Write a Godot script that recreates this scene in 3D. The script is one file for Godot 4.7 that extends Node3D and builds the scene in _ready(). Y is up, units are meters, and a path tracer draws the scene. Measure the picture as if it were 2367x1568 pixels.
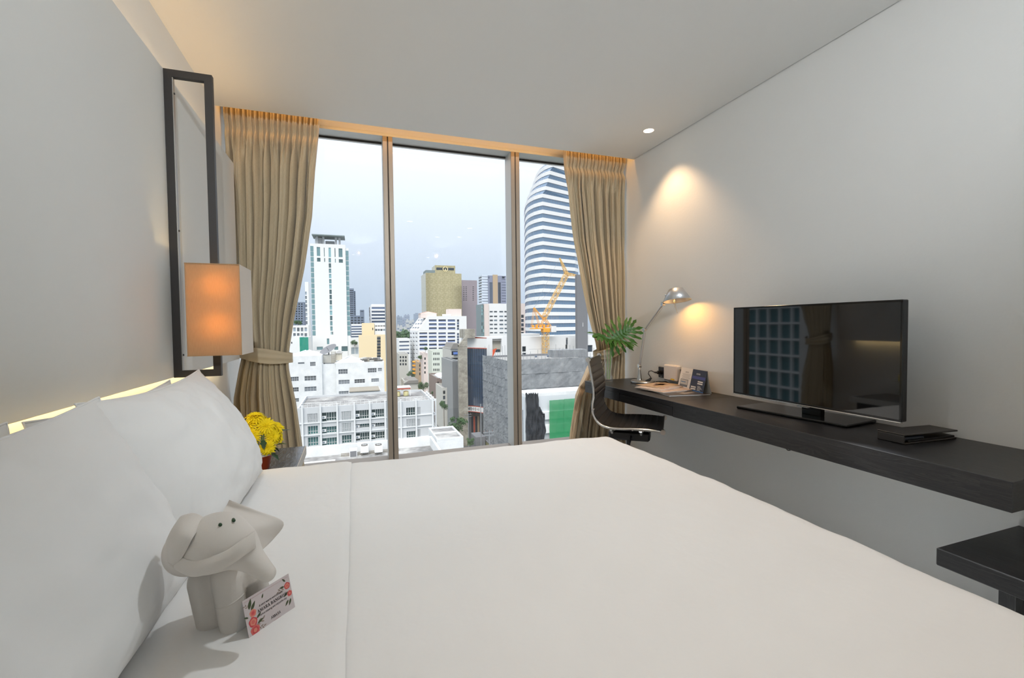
extends Node3D
# A hotel bedroom high above a city street. Metres, y up, floor of the room at y = 0, window wall towards -z.

const CEIL := 2.675
const EYE := Vector3(0, 1.239, 0)
const STREET := -37.0

var M := {}
var used := {}
var rng := RandomNumberGenerator.new()
var unit_box: BoxMesh


func _ready() -> void:
	rng.seed = 11
	# --- camera
	var cam := Camera3D.new()
	cam.name = "camera"
	cam.position = EYE
	cam.rotation = Vector3(deg_to_rad(-1.85), deg_to_rad(-19.243), deg_to_rad(-0.6534))
	cam.fov = rad_to_deg(2.0 * atan(784.0 / 1040.593))
	cam.near = 0.05
	cam.far = 6000.0
	add_child(cam)
	# --- overcast sky, brighter towards the zenith
	var sky := ProceduralSkyMaterial.new()
	sky.sky_horizon_color = lin(0.62, 0.72, 0.835)
	sky.sky_top_color = lin(2.4, 2.5, 2.7)
	sky.sky_curve = 1.2
	sky.sky_energy_multiplier = 1.0
	sky.ground_bottom_color = lin(0.25, 0.26, 0.27)
	sky.ground_horizon_color = lin(0.4, 0.44, 0.48)
	var env := Environment.new()
	env.background_mode = Environment.BG_SKY
	env.sky = Sky.new()
	env.sky.sky_material = sky
	env.tonemap_mode = Environment.TONE_MAPPER_LINEAR
	env.tonemap_exposure = 1.08
	env.sdfgi_enabled = true
	env.ssao_enabled = true
	env.ssil_enabled = true
	env.volumetric_fog_enabled = true
	env.volumetric_fog_density = 0.0
	var we := WorldEnvironment.new()
	we.name = "world"
	we.environment = env
	add_child(we)
	# --- the sun behind thick cloud, high over the back of the house: broad and soft
	var sun := DirectionalLight3D.new()
	sun.name = "veiled_sun"
	sun.rotation = Vector3(deg_to_rad(-52), deg_to_rad(-25), 0)
	sun.light_color = Color(1.0, 0.97, 0.93)
	sun.light_energy = 0.8
	sun.light_angular_distance = 40.0
	sun.sky_mode = DirectionalLight3D.SKY_MODE_LIGHT_ONLY
	sun.shadow_enabled = true
	add_child(sun)
	# --- the strip lights hidden in the coves (window pocket, above and below the bedhead panel)
	cove_light("pocket_strip_light", Vector3(0.77, 2.80, -3.45), Vector3(0, -1, -0.55), 3.1, 0.03, Color(1.0, 0.72, 0.36), POCKET_E)
	cove_light("panel_top_strip_light", Vector3(-0.775, 2.325, -1.2), Vector3(0.12, 1, 0), 4.2, 0.03, Color(1.0, 0.82, 0.58), TOPCOVE_E)
	cove_light("panel_bottom_strip_light", Vector3(-0.775, 1.04, -1.2), Vector3(-0.35, -1, 0), 4.2, 0.03, Color(1.0, 0.88, 0.64), LOWCOVE_E)

	unit_box = BoxMesh.new()
	make_materials()
	build_shell()
	build_window()
	build_ceiling_lights()
	build_curtains()
	build_bedhead()
	build_bed()
	build_nightstand()
	build_desk()
	build_desk_things()
	build_television()
	build_chair()
	build_city()


const POCKET_E := 0.4
const TOPCOVE_E := 0.25
const LOWCOVE_E := 0.4


func lin(r: float, g: float, b: float) -> Color:
	return Color(r, g, b).linear_to_srgb()


func cove_light(called: String, at: Vector3, towards: Vector3, long: float, wide: float, c: Color, e: float) -> void:
	var l := AreaLight3D.new()
	l.name = called
	l.area_size = Vector2(long, wide)
	l.light_color = c
	l.light_energy = e
	l.shadow_enabled = true
	l.area_range = 12.0
	add_child(l)
	var fwd := towards.normalized()
	var along := Vector3(1, 0, 0) if absf(fwd.x) < absf(fwd.z) or absf(fwd.z) > 0.3 else Vector3(0, 0, 1)
	var up := fwd.cross(along).normalized()
	l.transform = Transform3D(Basis(along, up, -fwd) if along.cross(up).dot(-fwd) > 0 else Basis(-along, up, -fwd), at)


# ------------------------------------------------------------------ names and labels
func numbered(called: String) -> String:
	var n: int = used.get(called, -1) + 1
	used[called] = n
	return called if n == 0 else "%s_%03d" % [called, n]


func tag(o: Node, label: String, category := "", group := "", kind := "") -> Node:
	if label:
		o.set_meta("label", label)
	if category:
		o.set_meta("category", category)
	if group:
		o.set_meta("group", group)
	if kind:
		o.set_meta("kind", kind)
	return o


func thing(called: String, label: String, category: String, at := Vector3.ZERO, turn := 0.0, group := "") -> Node3D:
	var o := Node3D.new()
	o.name = numbered(called)
	add_child(o)
	o.position = at
	o.rotation.y = turn
	tag(o, label, category, group)
	return o


func obj(called: String, s: Sh, m: Material, parent: Node = self) -> MeshInstance3D:
	var o := MeshInstance3D.new()
	o.name = numbered(called) if parent == self else called
	o.mesh = s.done(m)
	parent.add_child(o, true)
	return o


func piece(called: String, mesh: Mesh, m: Material, parent: Node, at: Vector3, size := Vector3.ONE, turn := Vector3.ZERO) -> MeshInstance3D:
	var o := MeshInstance3D.new()
	o.name = called
	o.mesh = mesh
	o.material_override = m
	o.position = at
	o.rotation = turn
	o.scale = size
	parent.add_child(o, true)
	return o


func struct(called: String, s: Sh, m: Material, label := "") -> MeshInstance3D:
	var o := obj(called, s, m)
	tag(o, label, "", "", "structure")
	return o


func dup(root: Node3D, at: Vector3, turn: float, label: String) -> Node3D:
	var r: Node3D = root.duplicate()
	var base: String = String(root.name)
	var cut := base.rfind("_")
	if cut > 0 and base.substr(cut + 1).is_valid_int():
		base = base.substr(0, cut)
	r.name = numbered(base)
	add_child(r)
	r.position = at
	r.rotation.y = turn
	r.set_meta("label", label)
	return r


# ------------------------------------------------------------------ shapes
class Sh:
	var st := SurfaceTool.new()
	var xf := Transform3D()
	var group := 1

	func _init() -> void:
		st.begin(Mesh.PRIMITIVE_TRIANGLES)

	func flat() -> void:
		st.set_smooth_group(-1)

	func smooth() -> void:
		group += 1
		st.set_smooth_group(group)

	func v(p: Vector3, uv: Vector2) -> void:
		st.set_uv(uv)
		st.add_vertex(xf * p)

	func tri(a: Vector3, b: Vector3, c: Vector3, out: Vector3, ua := Vector2.ZERO, ub := Vector2.ZERO, uc := Vector2.ZERO) -> void:
		if (c - a).cross(b - a).dot(out) >= 0.0:
			v(a, ua); v(b, ub); v(c, uc)
		else:
			v(a, ua); v(c, uc); v(b, ub)

	func quad(a: Vector3, b: Vector3, c: Vector3, d: Vector3, out: Vector3, ua := Vector2.ZERO, ub := Vector2.ZERO, uc := Vector2.ZERO, ud := Vector2.ZERO) -> void:
		tri(a, b, c, out, ua, ub, uc)
		tri(a, c, d, out, ua, uc, ud)

	# box with chamfered edges; grain: the axis along which u runs
	func box(c: Vector3, s: Vector3, bev := 0.0, b := Basis(), grain := 0) -> void:
		flat()
		var h := s / 2.0
		bev = minf(bev, minf(h.x, minf(h.y, h.z)) * 0.9)
		var pt := func(k: int, sg: Vector3) -> Vector3:
			var q := Vector3(h.x - bev, h.y - bev, h.z - bev)
			q[k] = h[k]
			return q * sg
		for k in 3:
			for s1 in [-1.0, 1.0]:
				var i := (k + 1) % 3
				var j := (k + 2) % 3
				var ps := []
				var us := []
				for q in [[-1, -1], [1, -1], [1, 1], [-1, 1]]:
					var sg := Vector3.ONE
					sg[k] = s1
					sg[i] = q[0]
					sg[j] = q[1]
					var p: Vector3 = pt.call(k, sg)
					ps.append(c + b * p)
					var w: Vector3 = p + c
					var g := grain
					if k == grain:
						g = i
					var o := 3 - k - g
					us.append(Vector2(w[g], w[o] + float(k) * 0.37))
				var n := Vector3.ZERO
				n[k] = s1
				quad(ps[0], ps[1], ps[2], ps[3], b * n, us[0], us[1], us[2], us[3])
		if bev <= 0.0:
			return
		for k in 3:
			var i := (k + 1) % 3
			var j := (k + 2) % 3
			for si in [-1.0, 1.0]:
				for sj in [-1.0, 1.0]:
					var a := Vector3.ONE
					a[i] = si
					a[j] = sj
					a[k] = -1
					var d := a
					d[k] = 1
					var n := Vector3.ZERO
					n[i] = si
					n[j] = sj
					quad(c + b * pt.call(i, a), c + b * pt.call(j, a), c + b * pt.call(j, d), c + b * pt.call(i, d), b * n)
		for sx in [-1.0, 1.0]:
			for sy in [-1.0, 1.0]:
				for sz in [-1.0, 1.0]:
					var sg := Vector3(sx, sy, sz)
					tri(c + b * pt.call(0, sg), c + b * pt.call(1, sg), c + b * pt.call(2, sg), b * sg)

	func boxab(lo: Vector3, hi: Vector3, bev := 0.0, grain := 0) -> void:
		box((lo + hi) / 2.0, (hi - lo).abs(), bev, Basis(), grain)

	# bar of rectangular section between two points
	func bar(a: Vector3, b: Vector3, w: float, t := -1.0) -> void:
		var d := b - a
		var z := d.normalized()
		var x := (Vector3.UP if absf(z.y) < 0.95 else Vector3.RIGHT).cross(z).normalized()
		box((a + b) / 2.0, Vector3(w, w if t < 0 else t, d.length()), 0.0, Basis(x, z.cross(x), z))

	# surface over a grid of points; f(u, v) with u, v in 0..1
	func sheet(nu: int, nv: int, f: Callable, uvs := Vector2.ONE, flip := false) -> void:
		smooth()
		var row := []
		for j in nv + 1:
			var now := PackedVector3Array()
			for i in nu + 1:
				now.append(f.call(float(i) / nu, float(j) / nv))
			row.append(now)
		for j in nv:
			for i in nu:
				var a: Vector3 = row[j][i]
				var b: Vector3 = row[j][i + 1]
				var c: Vector3 = row[j + 1][i + 1]
				var d: Vector3 = row[j + 1][i]
				var u0 := Vector2(float(i) / nu, float(j) / nv) * uvs
				var u1 := Vector2(float(i + 1) / nu, float(j + 1) / nv) * uvs
				var ua := u0
				var ub := Vector2(u1.x, u0.y)
				var uc := u1
				var ud := Vector2(u0.x, u1.y)
				if flip:
					v(a, ua); v(c, uc); v(b, ub); v(a, ua); v(d, ud); v(c, uc)
				else:
					v(a, ua); v(b, ub); v(c, uc); v(a, ua); v(c, uc); v(d, ud)

	# tube along a path
	func tube(path: Array, r: Variant, sides := 10, caps := true) -> void:
		smooth()
		var rings := []
		var up := Vector3.ZERO
		var n := path.size()
		for k in n:
			var t: Vector3 = (path[mini(k + 1, n - 1)] - path[maxi(k - 1, 0)]).normalized()
			if up == Vector3.ZERO:
				up = (Vector3.UP if absf(t.y) < 0.9 else Vector3.RIGHT)
			var x := up.cross(t).normalized()
			up = t.cross(x).normalized()
			var rad: float = r[k] if r is Array else r
			var ring := PackedVector3Array()
			for i in sides:
				var a := TAU * i / sides
				ring.append(path[k] + (x * cos(a) + up * sin(a)) * rad)
			rings.append(ring)
		for k in n - 1:
			for i in sides:
				var j := (i + 1) % sides
				var mid: Vector3 = (path[k] + path[k + 1]) / 2.0
				quad(rings[k][i], rings[k][j], rings[k + 1][j], rings[k + 1][i], (rings[k][i] + rings[k + 1][j]) / 2.0 - mid)
		if caps:
			flat()
			for e in [0, n - 1]:
				var out: Vector3 = path[0] - path[1] if e == 0 else path[n - 1] - path[n - 2]
				for i in sides:
					tri(path[e], rings[e][i], rings[e][(i + 1) % sides], out)

	# solid of revolution round y; prof: Vector2(radius, height)
	func lathe(prof: Array, segs := 24, at := Vector3.ZERO, b := Basis(), hard := false) -> void:
		smooth()
		for k in prof.size() - 1:
			if hard:
				smooth()
			var p: Vector2 = prof[k]
			var q: Vector2 = prof[k + 1]
			var n2 := Vector2(q.y - p.y, p.x - q.x)
			for i in segs:
				var a0 := TAU * i / segs
				var a1 := TAU * (i + 1) / segs
				var e0 := Vector3(cos(a0), 0, sin(a0))
				var e1 := Vector3(cos(a1), 0, sin(a1))
				var out := (e0 + e1) * n2.x + Vector3(0, 2.0 * n2.y, 0)
				var A := at + b * (e0 * p.x + Vector3(0, p.y, 0))
				var B := at + b * (e1 * p.x + Vector3(0, p.y, 0))
				var C := at + b * (e1 * q.x + Vector3(0, q.y, 0))
				var D := at + b * (e0 * q.x + Vector3(0, q.y, 0))
				if p.x > 1e-6:
					tri(A, B, C, b * out)
				if q.x > 1e-6:
					tri(A, C, D, b * out)

	# prism: a polygon in the local x-y plane, from z = 0 to -depth
	func prism(poly: PackedVector2Array, depth: float, b := Basis(), at := Vector3.ZERO) -> void:
		flat()
		var idx := Geometry2D.triangulate_polygon(poly)
		for k in range(0, idx.size(), 3):
			for z in [0.0, -depth]:
				tri(at + b * Vector3(poly[idx[k]].x, poly[idx[k]].y, z), at + b * Vector3(poly[idx[k + 1]].x, poly[idx[k + 1]].y, z), at + b * Vector3(poly[idx[k + 2]].x, poly[idx[k + 2]].y, z), b * Vector3(0, 0, 1.0 if z == 0.0 else -1.0), poly[idx[k]], poly[idx[k + 1]], poly[idx[k + 2]])
		var ccw := not Geometry2D.is_polygon_clockwise(poly)
		for k in poly.size():
			var p := poly[k]
			var q := poly[(k + 1) % poly.size()]
			var e := q - p
			var n := Vector3(e.y, -e.x, 0) if ccw else Vector3(-e.y, e.x, 0)
			quad(at + b * Vector3(p.x, p.y, 0), at + b * Vector3(q.x, q.y, 0), at + b * Vector3(q.x, q.y, -depth), at + b * Vector3(p.x, p.y, -depth), b * n)

	func done(m: Material) -> ArrayMesh:
		st.generate_normals()
		st.index()
		var mesh := st.commit()
		if mesh.get_surface_count():
			mesh.surface_set_material(0, m)
		return mesh


# a smooth body from tapered capsules: bones are [a, b, ra, rb]; returned as triangles in a Sh
func body(s: Sh, bones: Array, cell: float, k := 0.02) -> void:
	var lo := Vector3(1e9, 1e9, 1e9)
	var hi := -lo
	for q in bones:
		for e in 2:
			var r: float = q[2 + e] + cell * 2.5
			lo = lo.min(q[e] - Vector3(r, r, r))
			hi = hi.max(q[e] + Vector3(r, r, r))
	var n := Vector3i(((hi - lo) / cell).ceil()) + Vector3i.ONE
	var field := PackedFloat32Array()
	field.resize(n.x * n.y * n.z)
	field.fill(1e3)
	var at := 0
	for z in n.z:
		for y in n.y:
			for x in n.x:
				var p := lo + Vector3(x, y, z) * cell
				var d := 1e3
				for q in bones:
					var a: Vector3 = q[0]
					var ab: Vector3 = q[1] - a
					var t := clampf((p - a).dot(ab) / maxf(ab.length_squared(), 1e-9), 0, 1)
					var e: float = (p - a - ab * t).length() - lerpf(q[2], q[3], t)
					if d > 100.0:
						d = e
					else:
						var h := clampf(0.5 + 0.5 * (d - e) / k, 0, 1)
						d = lerpf(d, e, h) - k * h * (1.0 - h)
				field[at] = d
				at += 1
	var sx := 1
	var sy := n.x
	var sz := n.x * n.y
	var where := {}
	s.smooth()
	for z in n.z - 1:
		for y in n.y - 1:
			for x in n.x - 1:
				var i := x + y * sy + z * sz
				var inside := 0
				for c in 8:
					if field[i + (c & 1) * sx + ((c >> 1) & 1) * sy + ((c >> 2) & 1) * sz] < 0.0:
						inside += 1
				if inside == 0 or inside == 8:
					continue
				var sum := Vector3.ZERO
				var cnt := 0
				for e in [[0, 1], [2, 3], [4, 5], [6, 7], [0, 2], [1, 3], [4, 6], [5, 7], [0, 4], [1, 5], [2, 6], [3, 7]]:
					var ca: int = e[0]
					var cb: int = e[1]
					var fa := field[i + (ca & 1) * sx + ((ca >> 1) & 1) * sy + ((ca >> 2) & 1) * sz]
					var fb := field[i + (cb & 1) * sx + ((cb >> 1) & 1) * sy + ((cb >> 2) & 1) * sz]
					if (fa < 0.0) != (fb < 0.0):
						var t := fa / (fa - fb)
						sum += Vector3(ca & 1, (ca >> 1) & 1, (ca >> 2) & 1).lerp(Vector3(cb & 1, (cb >> 1) & 1, (cb >> 2) & 1), t)
						cnt += 1
				where[i] = lo + (Vector3(x, y, z) + sum / cnt) * cell
	for i in where:
		var steps := [sx, sy, sz]
		for k3 in 3:
			var a: int = steps[k3]
			var b: int = steps[(k3 + 1) % 3]
			var c: int = steps[(k3 + 2) % 3]
			# the grid edge from corner i along a; the four cells round it
			var fa := field[i]
			var fb := field[i + a]
			if (fa < 0.0) == (fb < 0.0):
				continue
			if not (where.has(i - b) and where.has(i - c) and where.has(i - b - c)):
				continue
			var q := [where[i], where[i - c], where[i - b - c], where[i - b]] if fa < 0.0 else [where[i], where[i - b], where[i - b - c], where[i - c]]
			for e in [0, 1, 2, 0, 2, 3]:
				s.v(q[e], Vector2.ZERO)


# ------------------------------------------------------------------ materials
func mat(c: Color, rough := 0.8, metal := 0.0) -> StandardMaterial3D:
	var m := StandardMaterial3D.new()
	m.albedo_color = c
	m.roughness = rough
	m.metallic = metal
	return m


func c8(r: int, g: int, b: int) -> Color:
	return Color8(r, g, b)


func noise_tex(freq: float, size := 256, octaves := 3, sd := 1) -> NoiseTexture2D:
	var n := FastNoiseLite.new()
	n.seed = sd
	n.frequency = freq
	n.fractal_octaves = octaves
	var t := NoiseTexture2D.new()
	t.width = size
	t.height = size
	t.seamless = true
	t.noise = n
	return t


func relief(m: StandardMaterial3D, t: Texture2D, cm: float, per_metre: float) -> StandardMaterial3D:
	m.heightmap_enabled = true
	m.heightmap_texture = t
	m.heightmap_scale = cm
	m.uv1_triplanar = true
	m.uv1_scale = Vector3.ONE * per_metre
	return m


# dark oak: streaks that run along u
func wood_image(dark: Color, light: Color, sd: int) -> ImageTexture:
	var n := FastNoiseLite.new()
	n.seed = sd
	n.frequency = 1.0
	var im := Image.create(768, 512, true, Image.FORMAT_RGB8)
	for y in 512:
		for x in 768:
			var wob := n.get_noise_2d(x * 0.004, y * 0.012) * 26.0
			var g := n.get_noise_2d(x * 0.006, (y + wob) * 0.22) * 0.5 + 0.5
			var fine := n.get_noise_2d(x * 0.02 + 90.0, y * 0.9) * 0.5 + 0.5
			var t := clampf(0.65 * smoothstep(0.35, 0.8, g) + 0.35 * fine, 0, 1)
			im.set_pixel(x, y, dark.lerp(light, t))
	im.generate_mipmaps()
	return ImageTexture.create_from_image(im)


func make_materials() -> void:
	var plaster := noise_tex(0.05, 256, 4, 3)
	M.wall = relief(mat(c8(228, 229, 228), 0.9), plaster, 0.03, 3.0)
	M.ceiling = mat(c8(232, 233, 232), 0.95)
	M.panel = relief(mat(c8(222, 223, 221), 0.75), plaster, 0.02, 3.0)
	M.floor = relief(mat(c8(226, 225, 222), 0.95), plaster, 0.3, 8.0)  # unseen floor, made pale so it bounces light into the room
	M.frame = mat(c8(150, 139, 126), 0.45, 0.35)
	M.frame_pale = mat(c8(196, 200, 200), 0.4, 0.2)
	M.gasket = mat(c8(60, 58, 56), 0.8)
	M.rail = mat(c8(214, 204, 194), 0.5)
	M.black = mat(c8(34, 30, 28), 0.42)
	M.black_gloss = mat(c8(10, 10, 11), 0.15)
	M.black_plastic = mat(c8(20, 20, 22), 0.45)
	M.chrome = mat(c8(205, 203, 200), 0.16, 1.0)
	M.steel = mat(c8(185, 182, 178), 0.32, 1.0)
	M.alu = mat(c8(205, 207, 210), 0.36, 0.85)
	M.white_plastic = mat(c8(236, 232, 228), 0.4)
	M.paper = mat(c8(240, 238, 234), 0.8)
	var weave := noise_tex(0.35, 256, 2, 9)
	M.linen = relief(mat(c8(238, 236, 233), 0.85), noise_tex(0.03, 256, 3, 5), 0.10, 2.2)
	M.linen.rim_enabled = true
	M.linen.rim = 0.15
	M.pillow = relief(mat(c8(236, 236, 235), 0.88), noise_tex(0.02, 256, 3, 6), 0.15, 2.0)
	M.towel = relief(mat(c8(236, 229, 221), 0.98), noise_tex(0.25, 256, 2, 8), 0.10, 26.0)
	M.towel.rim_enabled = true
	M.towel.rim = 0.3
	M.wood = mat(Color.WHITE, 0.4)
	M.wood.albedo_texture = wood_image(c8(23, 24, 27), c8(58, 56, 55), 4)
	M.wood.uv1_scale = Vector3(0.8, 2.4, 1)
	M.wood.roughness = 0.38
	M.wood_painted_sheen = mat(Color.WHITE, 0.25)  # same oak as the desk; window sheen painted in as paler grey
	M.wood_painted_sheen.albedo_texture = wood_image(c8(58, 61, 66), c8(150, 154, 160), 14)
	M.wood_painted_sheen.uv1_scale = Vector3(1.2, 3.0, 1)
	M.wood_end = mat(c8(26, 27, 29), 0.45)
	M.wood_pale = mat(c8(200, 198, 192), 0.6)
	M.curtain = mat(c8(168, 152, 122), 0.62)
	M.curtain.albedo_texture = curtain_image()
	M.curtain.albedo_color = Color.WHITE
	M.curtain.rim_enabled = true
	M.curtain.rim = 0.5
	M.curtain.rim_tint = 0.6
	M.curtain.uv1_scale = Vector3(9, 16, 1)
	M.lining = mat(c8(226, 204, 172), 0.8)
	M.shade = mat(c8(232, 214, 196), 0.9)
	M.shade.albedo_texture = shade_image()
	M.shade.albedo_color = Color.WHITE
	M.shade.backlight_enabled = true
	M.shade.backlight = Color(1.0, 0.95, 0.85)
	M.shade.uv1_triplanar = true
	M.shade.uv1_scale = Vector3(5, 5, 5)
	M.shade_painted_lit = mat(c8(222, 214, 204), 0.9)  # same fabric as the front; window light painted in as paler colour
	M.shade_painted_lit.backlight_enabled = true
	M.shade_painted_lit.backlight = Color(0.3, 0.28, 0.25)
	M.glass = mat(Color(0.9, 0.95, 0.97, 0.03), 0.0)
	M.glass.transparency = BaseMaterial3D.TRANSPARENCY_ALPHA
	M.vase = mat(Color(0.92, 0.97, 0.97, 0.03), 0.0)
	M.vase.transparency = BaseMaterial3D.TRANSPARENCY_ALPHA
	M.water = mat(Color(0.85, 0.93, 0.93, 0.05), 0.0)
	M.water.transparency = BaseMaterial3D.TRANSPARENCY_ALPHA
	M.leaf = mat(c8(48, 98, 34), 0.42)
	M.leaf.backlight_enabled = true
	M.leaf.backlight = Color(0.25, 0.4, 0.12)
	M.stem = mat(c8(110, 150, 70), 0.5)
	M.dark_leaf = mat(c8(30, 66, 34), 0.45)
	M.yellow = mat(c8(250, 226, 10), 0.75)
	M.yellow.backlight_enabled = true
	M.yellow.backlight = Color(0.5, 0.4, 0.0)
	M.pot = mat(c8(196, 78, 38), 0.35)
	M.leather = mat(c8(46, 43, 41), 0.42)
	M.bulb = mat(c8(255, 220, 160), 0.5)
	M.bulb.emission_enabled = true
	M.bulb.emission = Color(1.0, 0.8, 0.5)
	M.bulb.emission_energy_multiplier = 3.0
	M.bulb_dim = M.bulb.duplicate()
	M.bulb_dim.emission_energy_multiplier = 0.9
	M.downlight = M.bulb.duplicate()
	M.downlight.emission = Color(1.0, 0.95, 0.86)
	M.downlight.emission_energy_multiplier = 6.0


func curtain_image() -> ImageTexture:
	var im := Image.create(128, 128, true, Image.FORMAT_RGB8)
	var a := c8(172, 157, 130)
	var b := c8(186, 172, 144)
	var r := RandomNumberGenerator.new()
	r.seed = 5
	for y in 128:
		for x in 128:
			var t := r.randf() * 0.5 + 0.25
			if (x + y) % 32 < 2 or (x - y + 128) % 32 < 2:
				t = 0.0
			im.set_pixel(x, y, a.lerp(b, t))
	im.generate_mipmaps()
	return ImageTexture.create_from_image(im)


func shade_image() -> ImageTexture:
	var n := FastNoiseLite.new()
	n.frequency = 1.0
	var im := Image.create(256, 256, true, Image.FORMAT_RGB8)
	for y in 256:
		for x in 256:
			var t := n.get_noise_2d(x * 0.5, y * 0.02) * 0.5 + 0.5
			im.set_pixel(x, y, c8(196, 164, 124).lerp(c8(212, 182, 142), t))
	im.generate_mipmaps()
	return ImageTexture.create_from_image(im)


# ------------------------------------------------------------------ the room
func slab(lo: Vector3, hi: Vector3, bev := 0.0) -> Sh:
	var s := Sh.new()
	s.boxab(lo, hi, bev)
	return s


func build_shell() -> void:
	struct("floor", slab(Vector3(-0.95, -0.2, -3.95), Vector3(2.5, 0, 3.2)), M.floor, "carpeted floor of the bedroom, out of view, made pale to bounce light")
	struct("ceiling", slab(Vector3(-0.95, CEIL, -3.417), Vector3(2.343, 2.83, 3.2)), M.ceiling, "plain off-white ceiling with a thin dark gap along the desk wall")
	struct("trim_1", slab(Vector3(-0.95, 2.875, -3.95), Vector3(2.5, 3.05, 3.2)), M.ceiling, "top of the curtain pocket above the window")
	struct("wall_left", slab(Vector3(-0.95, -0.2, -3.95), Vector3(-0.82, 3.0, 3.2)), M.wall, "white wall behind the bed")
	struct("wall_right", slab(Vector3(2.35, -0.2, -3.95), Vector3(2.5, 3.0, 3.2)), M.wall, "off-white wall behind the desk and television")
	struct("wall_back", slab(Vector3(-0.95, -0.2, 3.05), Vector3(2.5, 3.0, 3.2)), M.wall, "wall behind the camera")
	struct("wall_window", slab(Vector3(-0.95, 2.743, -3.95), Vector3(2.5, 3.0, -3.7)), M.wall, "strip of wall above the window")
	struct("trim_2", slab(Vector3(-0.95, -0.2, -3.95), Vector3(2.5, 0.1, -3.7)), M.wall, "low sill under the window")


func build_window() -> void:
	var w := Node3D.new()
	w.name = "window_1"
	add_child(w)
	tag(w, "tall window of three panes between two brown-grey mullions", "", "", "structure")
	var s := Sh.new()
	s.boxab(Vector3(-0.82, 2.73, -3.86), Vector3(2.35, 2.743, -3.69))
	s.boxab(Vector3(-0.82, 2.722, -3.705), Vector3(2.35, 2.743, -3.688))
	obj("head_frame", s, M.frame_pale, w)
	s = Sh.new()
	s.boxab(Vector3(-0.82, 2.718, -3.858), Vector3(2.35, 2.73, -3.842))
	obj("head_gasket", s, M.gasket, w)
	for x in [0.236, 1.297]:
		s = Sh.new()
		s.boxab(Vector3(x, 0.1, -3.70), Vector3(x + 0.034, 2.73, -3.688), 0.002)
		s.boxab(Vector3(x + 0.042, 0.1, -3.70), Vector3(x + 0.076, 2.73, -3.688), 0.002)
		var mu := obj("mullion", s, M.frame, w)
		s = Sh.new()
		s.boxab(Vector3(x + 0.002, 0.1, -3.86), Vector3(x + 0.074, 2.73, -3.7))
		obj("mullion_web", s, M.frame_pale, mu)
		s = Sh.new()
		s.boxab(Vector3(x + 0.034, 0.1, -3.7), Vector3(x + 0.042, 2.73, -3.694))
		obj("mullion_groove", s, M.gasket, mu)
	s = Sh.new()
	s.boxab(Vector3(-0.82, 0.1, -3.86), Vector3(2.35, 0.16, -3.69), 0.003)
	obj("sill_frame", s, M.frame, w)
	for e in [[-0.82, 0.238], [0.31, 1.299], [1.371, 2.35]]:
		s = Sh.new()
		s.flat()
		s.quad(Vector3(e[0], 0.16, -3.85), Vector3(e[1], 0.16, -3.85), Vector3(e[1], 2.722, -3.85), Vector3(e[0], 2.722, -3.85), Vector3(0, 0, 1))
		obj("pane", s, M.glass, w)


func spot(parent: Node, at: Vector3, c: Color, e: float, angle: float, size := 0.03, soft := 0.6) -> void:
	var l := SpotLight3D.new()
	l.name = "lamp_light"
	l.position = at
	l.rotation = Vector3(-PI / 2, 0, 0)
	l.light_color = c
	l.light_energy = e
	l.spot_angle = angle
	l.spot_angle_attenuation = soft
	l.spot_attenuation = 2.0
	l.spot_range = 12.0
	l.light_size = size
	l.shadow_enabled = true
	parent.add_child(l, true)


func build_ceiling_lights() -> void:
	var warm := Color(1.0, 0.82, 0.62)
	var white := Color(0.95, 0.98, 1.0)
	var places := [
		[Vector3(2.104, CEIL, -2.877), 0.8, 50.0, warm, "small recessed ceiling downlight glowing above the desk"],
		[Vector3(0.75, CEIL, -1.35), 1.2, 46.0, white, "recessed ceiling downlight over the middle of the bed, above the frame"],
		[Vector3(1.64, CEIL, -1.15), 16.0, 8.0, white, "added narrow-beam fill downlight, unseen, over the gap between bed and desk"],  # both gap downlights are unseen, added for floor bounce under the desk
		[Vector3(1.64, CEIL, -0.45), 16.0, 8.0, white, "added narrow-beam fill downlight, unseen, over the gap between bed and bench"],
		[Vector3(1.3, CEIL, -0.35), 0.45, 42.0, warm, "recessed ceiling downlight over the foot of the bed, behind the camera's view"],
		[Vector3(0.0, CEIL, 1.9), 1.6, 52.0, white, "added fill downlight beside the bed, out of view"],  # these three are unseen, added so floor and back wall bounce light
		[Vector3(1.5, CEIL, 1.9), 0.6, 45.0, white, "added fill downlight towards the door, out of view"],
		[Vector3(0.8, CEIL, 2.6), 1.3, 52.0, white, "added fill downlight near the back wall, out of view"],
	]
	for p in places:
		var at: Vector3 = p[0]
		var t := thing("downlight", p[4], "ceiling light", at)
		var s := Sh.new()
		s.lathe([Vector2(0.036, -0.001), Vector2(0.042, -0.004), Vector2(0.047, -0.0005)], 32)
		obj("rim", s, M.white_plastic, t)
		s = Sh.new()
		s.lathe([Vector2(0.0, -0.003), Vector2(0.036, -0.002)], 32)
		obj("lamp_face", s, M.downlight, t)
		spot(t, Vector3(0, -0.012, 0), p[3], p[1] * LAMPS, p[2])

	add_fill_spotlight(Vector3(0.1, CEIL, 1.0), Vector3(0.1, 1.95, -3.5), 6.0, "added fill spotlight, unseen behind the camera, aimed at the left curtain")
	add_fill_spotlight(Vector3(1.5, CEIL, 1.0), Vector3(1.75, 1.95, -3.5), 5.0, "added fill spotlight, unseen behind the camera, aimed at the desk and right curtain")


const LAMPS := 1.0


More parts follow.
